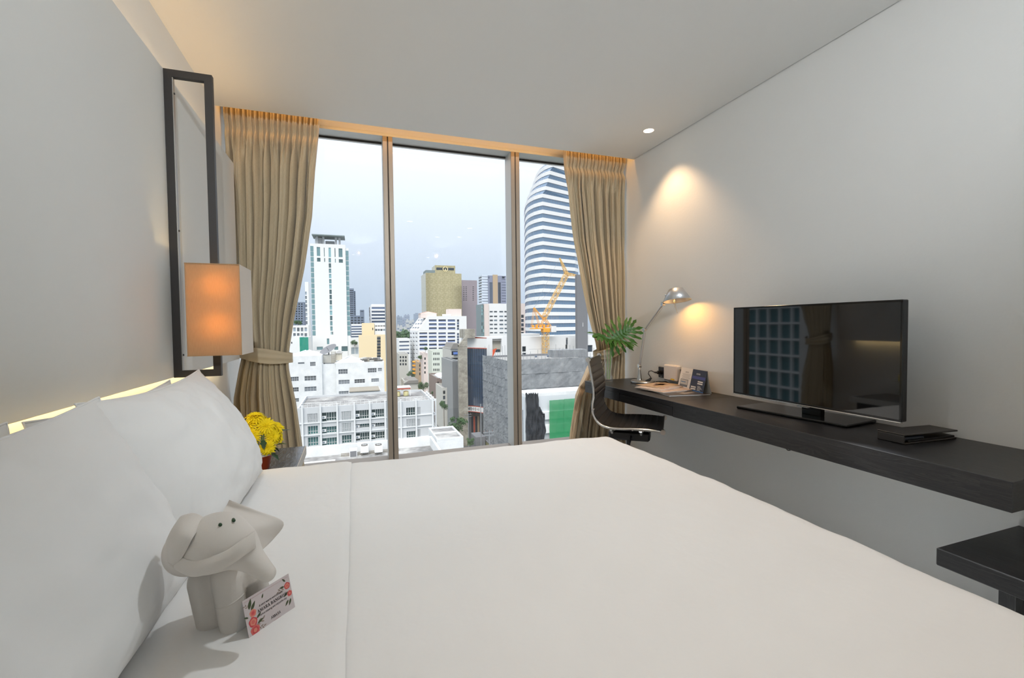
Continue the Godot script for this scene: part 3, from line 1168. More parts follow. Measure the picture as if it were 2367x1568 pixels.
func build_card() -> void:
	# folded welcome card: corners measured on the bed
	var bl := Vector3(-0.206, 0.6175, -0.985)
	var wdt := 0.108
	var along := Vector3(0.67, 0.0, -0.74).normalized()
	var turn := atan2(-along.z, along.x)
	var t := thing("welcome_card", "small folded welcome card printed with pink roses, in front of the towel elephant", "card", bl, turn)
	t.rotation.z = 0.0
	var hgt := 0.084
	var tilt := deg_to_rad(14.0)
	var fr := Node3D.new()
	fr.name = "front_leaf"
	t.add_child(fr)
	fr.rotation.x = -tilt
	var s := Sh.new()
	s.boxab(Vector3(0, 0, -0.0006), Vector3(wdt, hgt, 0))
	obj("front_sheet", s, mat(c8(214, 203, 203), 0.7), fr)
	s = Sh.new()
	var dz := hgt * sin(tilt)
	var up := hgt * cos(tilt)
	for off in [0.0, 0.0006]:
		var leaf := func(u: float, v: float) -> Vector3: return Vector3(wdt * u, up * (1.0 - v), -dz - off - (dz + 0.001) * v)
		s.sheet(2, 2, leaf, Vector2.ONE, off == 0.0)
	obj("back_sheet", s, M.paper, t)
	s = Sh.new()
	s.boxab(Vector3(0, 0.0, -dz * 2.0), Vector3(wdt, 0.0006, -0.001))
	obj("base_sheet", s, M.paper, t)
	var ink_green := mat(c8(74, 84, 58), 0.8)
	var ink := mat(c8(58, 52, 54), 0.8)
	var z := 0.0004
	text(fr, "A very warm welcome to", 0.0040, Vector3(0.059, 0.0575, z), ink, false, false, 0.95)
	text(fr, "AMARA BANGKOK", 0.0060, Vector3(0.060, 0.0485, z), ink, true, true, 0.92)
	text(fr, "Have a relaxing and enjoyable stay", 0.0039, Vector3(0.0605, 0.0400, z), ink, false, false, 0.80)
	text(fr, "AMARA", 0.0058, Vector3(0.062, 0.0215, z), ink, false, false, 0.9)
	# printed border, roses and leaves: thin layers of ink
	var g := Sh.new()
	for y in [0.004, 0.079]:
		g = Sh.new()
		g.boxab(Vector3(0.004, y, 0.0), Vector3(0.104, y + 0.0004, 0.0002))
		obj("printed_line", g, mat(c8(190, 140, 140), 0.8), fr)
	g = Sh.new()
	g.boxab(Vector3(0.056, 0.013, 0.0), Vector3(0.072, 0.0133, 0.0002))
	g.xf = Transform3D(Basis(), Vector3(0, 0, 0.0))
	obj("printed_rule", g, mat(c8(190, 140, 140), 0.8), fr)
	g = Sh.new()
	for q in [[0.010, 0.062, 1.2, 0.02], [0.014, 0.058, 0.9, 0.018], [0.006, 0.048, 2.6, 0.010], [0.022, 0.038, 0.6, 0.013], [0.008, 0.014, 4.6, 0.012], [0.014, 0.010, 5.2, 0.010], [0.022, 0.028, 0.3, 0.014],
		[0.097, 0.072, 2.2, 0.011], [0.092, 0.064, 3.0, 0.012], [0.099, 0.050, 3.6, 0.014], [0.102, 0.034, 4.2, 0.014], [0.096, 0.034, 3.9, 0.013], [0.040, 0.068, 1.1, 0.009]]:
		g = Sh.new()
		g.prism(leaf_poly(Vector2(q[0], q[1]), q[2], q[3], q[3] * 0.17), 0.0002, Basis(), Vector3(0, 0, 0.0003))
		obj("printed_leaf", g, ink_green, fr)
	g = Sh.new()
	for q in [[0.02, 0.028, 0.1, 0.022], [0.024, 0.020, -0.4, 0.016], [0.090, 0.058, 2.9, 0.02], [0.010, 0.066, 2.4, 0.014]]:
		g = Sh.new()
		for k in 4:
			g.prism(leaf_poly(Vector2(q[0], q[1]) + Vector2(cos(q[2]), sin(q[2])) * q[3] * 0.2 * k, q[2] + (0.6 if k % 2 else -0.6), q[3] * 0.4, q[3] * 0.08), 0.00015, Basis(), Vector3(0, 0, 0.00025))
		obj("printed_sprig", g, mat(c8(164, 146, 134), 0.8), fr)
	var pinks := [c8(226, 116, 110), c8(214, 84, 88), c8(232, 150, 128)]
	for q in [[0.0165, 0.052, 0.0072, 2], [0.0135, 0.036, 0.0090, 1], [0.0150, 0.0195, 0.0096, 0], [0.0990, 0.0625, 0.0068, 1], [0.1015, 0.0450, 0.0058, 0]]:
		for ring in 3:
			g = Sh.new()
			g.prism(poly_disc(22, q[2] * (1.0 - 0.3 * ring), 0.06, ring * 1.7), 0.0002, Basis(), Vector3(q[0], q[1], 0.0004 + 0.0001 * ring))
			obj("printed_rose", g, mat(pinks[(q[3] + ring) % 3], 0.8), fr)


# ------------------------------------------------------------------ bedside
func build_nightstand() -> void:
	var t := thing("nightstand", "wooden bedside table between bed and window, window sheen painted grey into its top", "bedside table", Vector3(-0.55, 0, -2.73))
	var s := Sh.new()
	s.box(Vector3(0, 0.485, 0), Vector3(0.5, 0.05, 0.54), 0.002, Basis(), 2)
	obj("top", s, M.wood_painted_sheen, t)
	s = Sh.new()
	s.box(Vector3(-0.02, 0.26, 0), Vector3(0.44, 0.4, 0.5), 0.002, Basis(), 2)
	obj("drawer_case", s, M.wood, t)
	s = Sh.new()
	s.box(Vector3(0.252, 0.485, 0), Vector3(0.006, 0.05, 0.54), 0.0005)
	tag(obj("edge_band", s, M.wood_pale, t), "pale front edge of the top")
	s = Sh.new()
	s.box(Vector3(-0.02, 0.03, 0), Vector3(0.4, 0.06, 0.46))
	obj("plinth", s, M.black_plastic, t)

	var p := thing("flower_pot", "orange-red pot of yellow chrysanthemums on the bedside table", "potted plant", Vector3(-0.475, 0.511, -2.60))
	s = Sh.new()
	s.lathe([Vector2(0, 0.0), Vector2(0.042, 0.0), Vector2(0.058, 0.09), Vector2(0.061, 0.09), Vector2(0.061, 0.1), Vector2(0.053, 0.1), Vector2(0.05, 0.085), Vector2(0, 0.085)], 28)
	obj("pot", s, M.pot, p)
	s = Sh.new()
	s.lathe([Vector2(0.0535, 0.055), Vector2(0.0595, 0.075)], 28, Vector3(0, 0.012, 0))
	s.lathe([Vector2(0.0615, 0.09), Vector2(0.0625, 0.098), Vector2(0.0605, 0.104)], 28)
	tag(obj("pot_band", s, M.white_plastic, p), "white band round the pot rim")
	var r := RandomNumberGenerator.new()
	r.seed = 3
	# heads: places relative to the pot's foot, sizes and the way they look
	var heads := [
		[Vector3(-0.015, 0.27, 0.01), 0.052, Vector3(0.05, 0.9, 0.35)], [Vector3(0.035, 0.225, 0.03), 0.052, Vector3(0.2, 0.5, 0.7)], [Vector3(0.075, 0.205, -0.01), 0.050, Vector3(0.6, 0.6, 0.45)],
		[Vector3(0.045, 0.12, 0.065), 0.044, Vector3(0.15, 0.15, 1.0)], [Vector3(-0.025, 0.185, 0.055), 0.048, Vector3(-0.15, 0.3, 0.9)], [Vector3(0.09, 0.15, 0.0), 0.040, Vector3(0.9, 0.1, 0.3)],
		[Vector3(-0.04, 0.235, 0.03), 0.046, Vector3(-0.4, 0.6, 0.5)], [Vector3(0.01, 0.235, -0.06), 0.046, Vector3(0.1, 0.7, -0.5)], [Vector3(0.07, 0.17, 0.03), 0.040, Vector3(0.5, 0.3, 0.8)], [Vector3(-0.07, 0.2, -0.01), 0.045, Vector3(-0.8, 0.5, 0.2)],
	]
	for h in heads:
		var at: Vector3 = h[0]
		var face: Vector3 = h[2].normalized()
		var bx := face.cross(Vector3(0.3, 1, 0.1)).normalized()
		var b := Basis(bx, face, bx.cross(face))
		s = Sh.new()
		s.tube([Vector3(at.x * 0.25, 0.08, at.z * 0.25), at * Vector3(0.6, 0.7, 0.6), at - face * 0.012], 0.0028, 6)
		obj("stem", s, M.stem, p)
		s = Sh.new()
		s.smooth()
		for layer in 4:
			var cnt: int = [24, 20, 16, 10][layer]
			var rise: float = [0.02, 0.4, 0.8, 1.2][layer]
			var lng: float = h[1] * [1.0, 0.86, 0.66, 0.4][layer]
			for k in cnt:
				var a := TAU * (k + 0.5 * (layer % 2) + r.randf() * 0.4) / cnt
				var el := rise + r.randf_range(-0.14, 0.14)
				var L := lng * r.randf_range(0.85, 1.08)
				var side := b * Vector3(-sin(a), 0, cos(a))
				var prev := []
				for q in 4:
					var tt := q / 3.0
					var e2 := el - 0.35 * tt * tt
					var c := at + b * (Vector3(cos(a) * cos(e2), sin(e2), sin(a) * cos(e2)) * L * (0.08 + 0.92 * tt))
					var wv: float = h[1] * 0.105 * [0.5, 1.0, 1.0, 0.35][q]
					var lift := face * wv * 0.5
					var now := [c - side * wv + lift, c, c + side * wv + lift]
					if q:
						s.quad(prev[0], prev[1], now[1], now[0], face)
						s.quad(prev[1], prev[2], now[2], now[1], face)
					prev = now
		obj("flower_head", s, M.yellow, p)
	for k in 26:
		var a := r.randf() * TAU
		var rad := r.randf_range(0.02, 0.085)
		var at := Vector3(cos(a) * rad + 0.01, r.randf_range(0.06, 0.18), sin(a) * rad + 0.01)
		s = Sh.new()
		leaf_blade(s, at, Vector3(cos(a), r.randf_range(-0.7, 0.5), sin(a)).normalized(), r.randf_range(0.045, 0.07), 0.5, r.randi() % 100)
		obj("leaf", s, M.dark_leaf, p)


func leaf_blade(s: Sh, at: Vector3, dir: Vector3, long: float, wide: float, sd: int) -> void:
	var side := dir.cross(Vector3.UP).normalized()
	var up := side.cross(dir).normalized()
	s.smooth()
	var prev := []
	for k in 9:
		var t := k / 8.0
		var w := long * wide * 0.5 * sin(PI * pow(t, 0.7)) * (1.0 + 0.22 * cos(t * 19.0 + sd))
		var c := at + dir * long * t + up * (-0.25 * long * t * t)
		var now := [c - side * w + up * w * 0.25, c, c + side * w + up * w * 0.25]
		if k:
			s.quad(prev[0], prev[1], now[1], now[0], up)
			s.quad(prev[1], prev[2], now[2], now[1], up)
		prev = now


# ------------------------------------------------------------------ the desk wall
func build_desk() -> void:
	var t := thing("wall_desk", "long dark oak desk shelf fixed along the right wall", "desk", Vector3(2.1, 0.655, -2.09))
	var s := Sh.new()
	s.boxab(Vector3(-0.25, 0.0, -0.205), Vector3(0.249, 0.095, 1.325), 0.0015, 2)
	s.boxab(Vector3(-0.25, 0.062, -1.33), Vector3(0.249, 0.095, -0.205), 0.0015, 2)
	obj("top", s, M.wood, t)
	s = Sh.new()
	s.boxab(Vector3(-0.249, 0.002, -0.80), Vector3(-0.229, 0.059, -0.209), 0.001, 2)
	s.boxab(Vector3(-0.229, 0.004, -0.79), Vector3(0.2, 0.055, -0.22), 0.0, 2)
	obj("drawer", s, M.wood, t)
	s = Sh.new()
	s.boxab(Vector3(-0.249, 0.0, -1.33), Vector3(0.249, 0.061, -0.805), 0.001, 2)
	obj("end_block", s, M.wood, t)
	# looped cable under the shelf
	var c := Sh.new()
	var p := []
	for k in 13:
		var a := PI * k / 12.0
		p.append(Vector3(2.18 + 0.004 * sin(a * 3.0), 0.653 - 0.105 * sin(a), -1.83 + 0.12 * k / 12.0))
	c.tube(p, 0.0025, 6)
	p = []
	for k in 13:
		var a := PI * k / 12.0
		p.append(Vector3(2.19, 0.653 - 0.09 * sin(a), -1.80 + 0.10 * k / 12.0))
	c.tube(p, 0.0025, 6)
	tag(obj("hanging_cable", c, M.black_plastic), "thin black cable loop hanging below the desk shelf under the television", "cable")

	var b := thing("luggage_bench", "low dark wooden bench at the lower right below the desk shelf", "bench", Vector3(2.105, 0, 0.1))
	s = Sh.new()
	s.boxab(Vector3(-0.245, 0.4, -1.055), Vector3(0.244, 0.46, 0.9), 0.003, 2)
	obj("top", s, M.wood, b)
	for z in [-0.9, 0.8]:
		s = Sh.new()
		s.boxab(Vector3(-0.19, 0.0, z - 0.02), Vector3(0.24, 0.4, z + 0.02), 0.002, 1)
		obj("side_panel", s, M.wood, b)


func cyl(s: Sh, a: Vector3, b: Vector3, r: float, sides := 20) -> void:
	s.tube([a, b], r, sides)


func build_desk_things() -> void:
	# ---- desk lamp
	var t := thing("desk_lamp", "aluminium adjustable-arm desk lamp with a lit cone shade beside the vase", "desk lamp", Vector3(2.215, 0.75, -3.105))
	var s := Sh.new()
	s.lathe([Vector2(0, 0), Vector2(0.098, 0), Vector2(0.1, 0.002), Vector2(0.1, 0.018), Vector2(0.097, 0.021), Vector2(0.022, 0.023), Vector2(0, 0.023)], 48)
	obj("base", s, M.steel, t)
	s = Sh.new()
	s.lathe([Vector2(0.021, 0.023), Vector2(0.017, 0.04), Vector2(0.013, 0.075), Vector2(0.011, 0.1), Vector2(0.011, 0.125), Vector2(0, 0.126)], 20, Vector3(-0.015, 0, -0.03))
	obj("stem", s, M.chrome, t)
	var hip := Vector3(-0.015, 0.135, -0.03)
	var elbow := Vector3(-0.015, 0.435, 0.04)
	var wrist := Vector3(-0.015, 0.628, 0.268)
	var neck := Vector3(-0.015, 0.69, 0.315)
	for q in [[hip, elbow], [elbow, wrist]]:
		s = Sh.new()
		for k in 1:
			cyl(s, q[0], q[1], 0.0072, 14)
		obj("arm", s, M.alu, t)
		s = Sh.new()
		var d: Vector3 = (q[1] - q[0]).normalized()
		var off := Vector3(0, d.z, -d.y) * -0.017
		s.tube([q[0] + off + d * 0.02, q[1] + off - d * 0.02], 0.0011, 6)
		obj("tension_wire", s, M.steel, t)
	for q in [hip, elbow, wrist]:
		s = Sh.new()
		cyl(s, q - Vector3(0.012, 0, 0), q + Vector3(0.012, 0, 0), 0.013, 18)
		cyl(s, q + Vector3(0, 0.012, -0.014) - Vector3(0.005, 0, 0), q + Vector3(0, 0.012, -0.014) + Vector3(0.005, 0, 0), 0.006, 12)
		obj("joint", s, M.chrome, t)
	s = Sh.new()
	s.tube([wrist, wrist + Vector3(0, 0.02, 0.018), neck + Vector3(0, -0.01, 0.0), neck + Vector3(0, 0.02, 0.025)], 0.005, 10)
	s.tube([wrist + Vector3(0, 0.004, 0.004), wrist + Vector3(0, 0.008, 0.04), wrist + Vector3(0, 0.03, 0.062)], 0.003, 8)
	obj("fork", s, M.chrome, t)
	var tilt := Basis(Vector3(1, 0, 0), -0.16)
	var sc := Vector3(-0.015, 0.645, 0.425)
	s = Sh.new()
	s.lathe([Vector2(0.098, 0.0), Vector2(0.1, 0.001), Vector2(0.05, 0.088), Vector2(0.046, 0.090), Vector2(0.0, 0.090)], 40, sc, tilt)
	s.lathe([Vector2(0.044, 0.087), Vector2(0.096, 0.001)], 40, sc, tilt)
	tag(obj("shade", s, M.alu, t), "matt silver cone shade")
	s = Sh.new()
	cyl(s, sc + tilt * Vector3(0, 0.05, -0.06), sc + tilt * Vector3(0, 0.065, -0.105), 0.016, 20)
	obj("lamp_holder", s, M.chrome, t)
	s = Sh.new()
	s.tube([sc + tilt * Vector3(0, 0.04, -0.04), sc + tilt * Vector3(0, -0.03, -0.03), sc + tilt * Vector3(0, -0.085, -0.012), sc + tilt * Vector3(0, -0.088, -0.006), sc + tilt * Vector3(0, -0.03, -0.02), sc + tilt * Vector3(0, 0.04, -0.03)], 0.0014, 6)
	obj("handle", s, M.chrome, t)
	s = Sh.new()
	s.lathe([Vector2(0, 0.022), Vector2(0.016, 0.018), Vector2(0.022, 0.0), Vector2(0.014, -0.018), Vector2(0, -0.022)], 20, sc + tilt * Vector3(0, 0.045, 0))
	obj("bulb", s, M.bulb, t)
	var l := SpotLight3D.new()
	l.name = "bulb_light"
	l.position = sc + tilt * Vector3(0.0, 0.035, 0.0)
	l.basis = Basis(Vector3(1, 0, 0), -PI / 2 - 0.16)
	l.light_color = Color(1.0, 0.72, 0.36)
	l.light_energy = DESK_LAMP_E
	l.spot_angle = 84.0
	l.spot_angle_attenuation = 0.7
	l.spot_attenuation = 2.0
	l.spot_range = 8.0
	l.light_size = 0.02
	l.shadow_enabled = true
	t.add_child(l, true)

	# ---- vase with leaves
	var v := thing("glass_vase", "tall clear glass vase of water at the window end of the desk", "vase", Vector3(2.0, 0.7505, -3.29))
	s = Sh.new()
	s.lathe([Vector2(0, 0), Vector2(0.034, 0), Vector2(0.038, 0.006), Vector2(0.040, 0.02), Vector2(0.036, 0.04), Vector2(0.028, 0.065), Vector2(0.026, 0.09), Vector2(0.028, 0.13), Vector2(0.033, 0.19), Vector2(0.037, 0.24), Vector2(0.038, 0.265), Vector2(0.0365, 0.266),
		Vector2(0.0345, 0.24), Vector2(0.0305, 0.19), Vector2(0.0255, 0.13), Vector2(0.0235, 0.09), Vector2(0.0255, 0.065), Vector2(0.033, 0.042), Vector2(0.035, 0.028), Vector2(0.028, 0.018), Vector2(0, 0.016)], 36)
	obj("glass", s, M.vase, v)
	s = Sh.new()
	s.lathe([Vector2(0, 0.0165), Vector2(0.0275, 0.0185), Vector2(0.0345, 0.028), Vector2(0.0325, 0.042), Vector2(0.025, 0.065), Vector2(0.023, 0.09), Vector2(0.025, 0.13), Vector2(0.0268, 0.15), Vector2(0, 0.15)], 30)
	obj("water", s, M.water, v)
	leaf_frond("philodendron_leaf", "large lobed green leaf in the vase, the higher one spreading towards the desk lamp", Vector3(2.005, 0.775, -3.285), Vector3(2.03, 1.1, -3.28), Vector3(2.215, 1.205, -3.24), 0.155, 0.12, Vector3(-0.5, 0.2, 0.85), 3)
	leaf_frond("philodendron_leaf", "lobed green leaf in the vase, the lower one drooping left over the chair", Vector3(1.995, 0.775, -3.295), Vector3(1.99, 1.105, -3.29), Vector3(1.83, 1.15, -3.21), 0.125, 0.13, Vector3(0.35, 0.92, 0.35), 8)
	leaf_frond("philodendron_leaf", "drooping lobed green leaf in the vase, hanging right below the higher leaf", Vector3(2.0, 0.775, -3.275), Vector3(2.005, 1.10, -3.26), Vector3(2.17, 1.07, -3.18), 0.10, 0.12, Vector3(0.2, 0.95, 0.3), 5)

	# ---- sockets, box, plug
	for q in [[-3.01, "dark grey wall socket beside the desk lamp with a black plug in it"], [-2.752, "dark grey wall switch plate half hidden behind the folded information card"]]:
		var w := thing("wall_socket", q[1], "wall socket", Vector3(2.35, 0.838, q[0]), 0.0, "dark plates above the desk")
		s = Sh.new()
		s.boxab(Vector3(-0.010, -0.043, -0.068), Vector3(-0.0005, 0.043, 0.068), 0.003)
		obj("plate", s, mat(c8(62, 66, 74), 0.45), w)
		s = Sh.new()
		s.boxab(Vector3(-0.013, -0.026, -0.006), Vector3(-0.010, 0.026, 0.045), 0.001)
		obj("insert", s, mat(c8(44, 47, 54), 0.4), w)
		for z in [0.01, 0.026]:
			s = Sh.new()
			s.boxab(Vector3(-0.0136, 0.006, z - 0.002), Vector3(-0.0129, 0.014, z + 0.002))
			obj("slot", s, M.black_gloss, w)
		for z in [-0.03, 0.03]:
			s = Sh.new()
			s.boxab(Vector3(-0.0104, -0.035, z - 0.008), Vector3(-0.0099, -0.0325, z + 0.008))
			tag(obj("mark", s, M.paper, w), "pale printed mark")
	var pl := thing("power_plug", "black power plug in the socket with a short curled lead", "plug", Vector3(2.337, 0.838, -3.035))
	s = Sh.new()
	cyl(s, Vector3(-0.0005, 0, 0), Vector3(-0.018, 0, 0.0), 0.018, 20)
	cyl(s, Vector3(-0.018, 0, 0.0), Vector3(-0.034, 0, 0.0), 0.014, 20)
	s.tube([Vector3(-0.034, 0, 0), Vector3(-0.05, 0.001, -0.004), Vector3(-0.062, 0.003, -0.008)], [0.009, 0.007, 0.005], 12)
	obj("plug_body", s, M.black_plastic, pl)
	s = Sh.new()
	s.tube([Vector3(-0.062, 0.003, -0.008), Vector3(-0.085, 0.015, -0.014), Vector3(-0.105, 0.010, -0.02), Vector3(-0.11, -0.01, -0.02), Vector3(-0.10, -0.03, -0.01), Vector3(-0.095, -0.045, 0.0), Vector3(-0.11, -0.06, 0.0), Vector3(-0.14, -0.075, -0.03)], 0.0032, 8)
	obj("lead", s, M.black_plastic, pl)
	s = Sh.new()
	s.tube([Vector3(-0.098, -0.040, 0.004), Vector3(-0.112, -0.058, -0.006), Vector3(-0.128, -0.07, -0.02), Vector3(-0.14, -0.078, -0.032)], [0.007, 0.011, 0.012, 0.006], 12)
	obj("inline_connector", s, M.black_plastic, pl)
	var wb := thing("wifi_box", "white rounded plastic box on the wall above the desk with a yellow sticker", "wall box", Vector3(2.35, 0.848, -2.893))
	s = Sh.new()
	s.boxab(Vector3(-0.045, -0.062, -0.078), Vector3(-0.0005, 0.062, 0.078), 0.009)
	obj("case", s, M.white_plastic, wb)
	s = Sh.new()
	s.boxab(Vector3(-0.0456, -0.052, 0.012), Vector3(-0.0449, -0.042, 0.056))
	obj("sticker", s, mat(c8(240, 200, 30), 0.6), wb)
	s = Sh.new()
	cyl(s, Vector3(-0.018, 0.03, 0.0775), Vector3(-0.018, 0.03, 0.0785), 0.002, 10)
	obj("reset_hole", s, M.black_plastic, wb)
	var ad := thing("power_adapter", "small black adapter with its coiled cable lying on the desk below the white box", "adapter", Vector3(2.275, 0.7505, -2.96))
	s = Sh.new()
	s.box(Vector3(0, 0.014, 0), Vector3(0.04, 0.024, 0.07), 0.005, Basis(Vector3.UP, 0.3))
	obj("adapter_body", s, M.black_gloss, ad)
	for k in 3:
		s = Sh.new()
		var ring := []
		for q in 25:
			var a := TAU * q / 24.0
			ring.append(Vector3(cos(a) * (0.042 - 0.004 * k), 0.006 + 0.007 * k + 0.004 * sin(a * 2.0 + k), sin(a) * (0.075 - 0.008 * k) + 0.01 * k))
		s.tube(ring, 0.0034, 8, false)
		obj("cable_loop", s, M.black_gloss, ad)

	# ---- magazines
	var covers := [[c8(70, 64, 60), c8(150, 140, 126)], [c8(220, 196, 178), c8(150, 120, 104)], [c8(222, 208, 200), c8(190, 150, 130)], [c8(206, 176, 140), c8(150, 110, 80)]]
	var mg := [
		[Vector3(2.12, 0.7503, -2.545), 0.30, 0.24, -0.18, 0.007, "dark-covered magazine at the bottom right of the pile on the desk"],
		[Vector3(2.13, 0.7580, -2.68), 0.33, 0.23, 0.10, 0.006, "pale glossy magazine lying over the dark one, nearest the folded card"],
		[Vector3(2.12, 0.7645, -2.76), 0.32, 0.22, 0.32, 0.005, "beige-covered magazine fanned out on top of the pile"],
		[Vector3(2.15, 0.7700, -2.82), 0.27, 0.20, 0.20, 0.004, "orange-tinted magazine topmost of the pile, next to the lamp base"],
	]
	for k in 4:
		var q = mg[k]
		var m := thing("magazine", q[5], "magazine", q[0], q[3], "magazines fanned out on the desk")
		s = Sh.new()
		s.box(Vector3(0, q[4] / 2.0, 0), Vector3(q[1] - 0.004, q[4] * 0.8, q[2] - 0.003))
		obj("pages", s, M.paper, m)
		s = Sh.new()
		s.box(Vector3(0, q[4] - 0.0004, 0), Vector3(q[1], 0.0008, q[2]))
		s.box(Vector3(0, 0.0004, 0), Vector3(q[1], 0.0008, q[2]))
		s.box(Vector3(0, q[4] / 2, -q[2] / 2), Vector3(q[1], q[4], 0.0008))
		obj("cover", s, mat(covers[k][0], 0.3), m)
		for e in 5:
			s = Sh.new()
			var w := rng.randf_range(0.04, 0.1)
			s.box(Vector3(rng.randf_range(-0.08, 0.08), q[4] + 0.00015, rng.randf_range(-0.07, 0.07)), Vector3(w, 0.0003, rng.randf_range(0.02, 0.06)), 0.0, Basis(Vector3.UP, 0.4))
			obj("printed_picture", s, mat(covers[k][1].lerp(covers[(k + e) % 4][0], 0.35), 0.3), m)

	# ---- folded information card
	var dir := Vector3(-0.05, 0, 0.31).normalized()
	var ic := thing("information_card", "white and navy folded information card standing on the desk next to the television", "card", Vector3(2.275, 0.7505, -2.765), atan2(-dir.z, dir.x))
	# local x runs along the card towards the camera, local z towards the room (-x of the room)
	var face := Basis(Vector3(1, 0, 0), -0.22)
	var hgt := 0.158
	s = Sh.new()
	s.box(Vector3(0.075, hgt / 2, 0), Vector3(0.15, hgt, 0.0012), 0.0)
	var fa := obj("front_leaf", s, M.paper, ic)
	fa.basis = face
	s = Sh.new()
	s.box(Vector3(0.2355, hgt / 2, 0), Vector3(0.169, hgt, 0.0012), 0.0)
	var fb := obj("navy_leaf", s, mat(c8(52, 58, 78), 0.5), ic)
	fb.basis = face
	s = Sh.new()
	var zt := -hgt * sin(0.22)
	var yt := hgt * cos(0.22)
	for off in [0.0, 0.001]:
		var bow := func(u: float, v: float) -> Vector3:
			return Vector3(0.32 * u, yt * (1.0 - v), zt - off - 0.032 * pow(v, 1.4))
		s.sheet(2, 12, bow, Vector2.ONE, off == 0.0)
	obj("back_leaf", s, M.paper, ic)
	s = Sh.new()
	s.boxab(Vector3(0.0, 0, -0.066), Vector3(0.32, 0.001, -0.002))
	obj("foot_leaf", s, M.paper, ic)
	var grey := mat(c8(120, 116, 112), 0.7)
	text(fa, "AMARA", 0.010, Vector3(0.085, 0.128, 0.0008), grey)
	text(fb, "AMARA", 0.011, Vector3(0.225, 0.128, 0.0008), M.paper)
	for k in 5:
		s = Sh.new()
		s.boxab(Vector3(0.03 + 0.006 * (k % 2), 0.112 - 0.008 * k, 0.0006), Vector3(0.14 - 0.007 * (k % 3), 0.1135 - 0.008 * k, 0.0008))
		obj("printed_line", s, grey, fa)
	s = Sh.new()
	s.boxab(Vector3(0.02, 0.02, 0.0006), Vector3(0.12, 0.074, 0.0009))
	obj("printed_screen", s, mat(c8(120, 124, 130), 0.5), fa)
	s = Sh.new()
	s.boxab(Vector3(0.025, 0.036, 0.0008), Vector3(0.115, 0.070, 0.0011))
	obj("printed_picture", s, mat(c8(206, 204, 198), 0.5), fa)
	s = Sh.new()
	s.boxab(Vector3(0.03, 0.052, 0.001), Vector3(0.09, 0.058, 0.0013))
	obj("printed_bar", s, mat(c8(90, 130, 176), 0.5), fa)
	s = Sh.new()
	s.boxab(Vector3(0.16, 0.092, 0.0006), Vector3(0.315, 0.112, 0.0009))
	obj("printed_photo", s, mat(c8(78, 84, 150), 0.5), fb)
	s = Sh.new()
	s.boxab(Vector3(0.152, 0.002, 0.0006), Vector3(0.319, 0.011, 0.0009))
	obj("printed_stripe", s, mat(c8(60, 132, 210), 0.5), fb)
	for k in 2:
		for e in [[0.235, 0.072], [0.165, 0.030]]:
			s = Sh.new()
			s.boxab(Vector3(e[0], e[1] - 0.014 * k, 0.0006), Vector3(e[0] + 0.06, e[1] + 0.009 - 0.014 * k, 0.0009))
			obj("printed_heading", s, M.paper, fb)
	for k in 6:
		s = Sh.new()
		s.boxab(Vector3(0.242, 0.045 - 0.006 * k, 0.0006), Vector3(0.275 + 0.008 * ((k * 5) % 4), 0.047 - 0.006 * k, 0.0009))
		obj("printed_line", s, M.paper, fb)

	# ---- folder
	var fo := thing("leather_folder", "slim black leather folder lying slightly open on the desk beside the television", "folder", Vector3(2.17, 0.7505, -1.185), deg_to_rad(-3.0))
	s = Sh.new()
	s.boxab(Vector3(-0.15, 0.0, -0.05), Vector3(0.15, 0.006, 0.05), 0.002)
	obj("lower_cover", s, M.leather, fo)
	s = Sh.new()
	s.boxab(Vector3(-0.152, 0.002, -0.05), Vector3(-0.146, 0.034, 0.05), 0.002)
	obj("spine", s, M.leather, fo)
	s = Sh.new()
	s.box(Vector3(0.002, 0.035, 0.0), Vector3(0.306, 0.006, 0.102), 0.002, Basis(Vector3(0, 0, 1), -0.015))
	obj("upper_cover", s, M.leather, fo)
	s = Sh.new()
	cyl(s, Vector3(-0.13, 0.018, 0.03), Vector3(-0.03, 0.018, 0.034), 0.009, 14)
	obj("pen", s, mat(c8(46, 52, 62), 0.3), fo)
	s = Sh.new()
	s.boxab(Vector3(-0.12, 0.006, -0.045), Vector3(0.145, 0.014, 0.045), 0.001)
	obj("note_block", s, M.black_plastic, fo)


const DESK_LAMP_E := 0.11


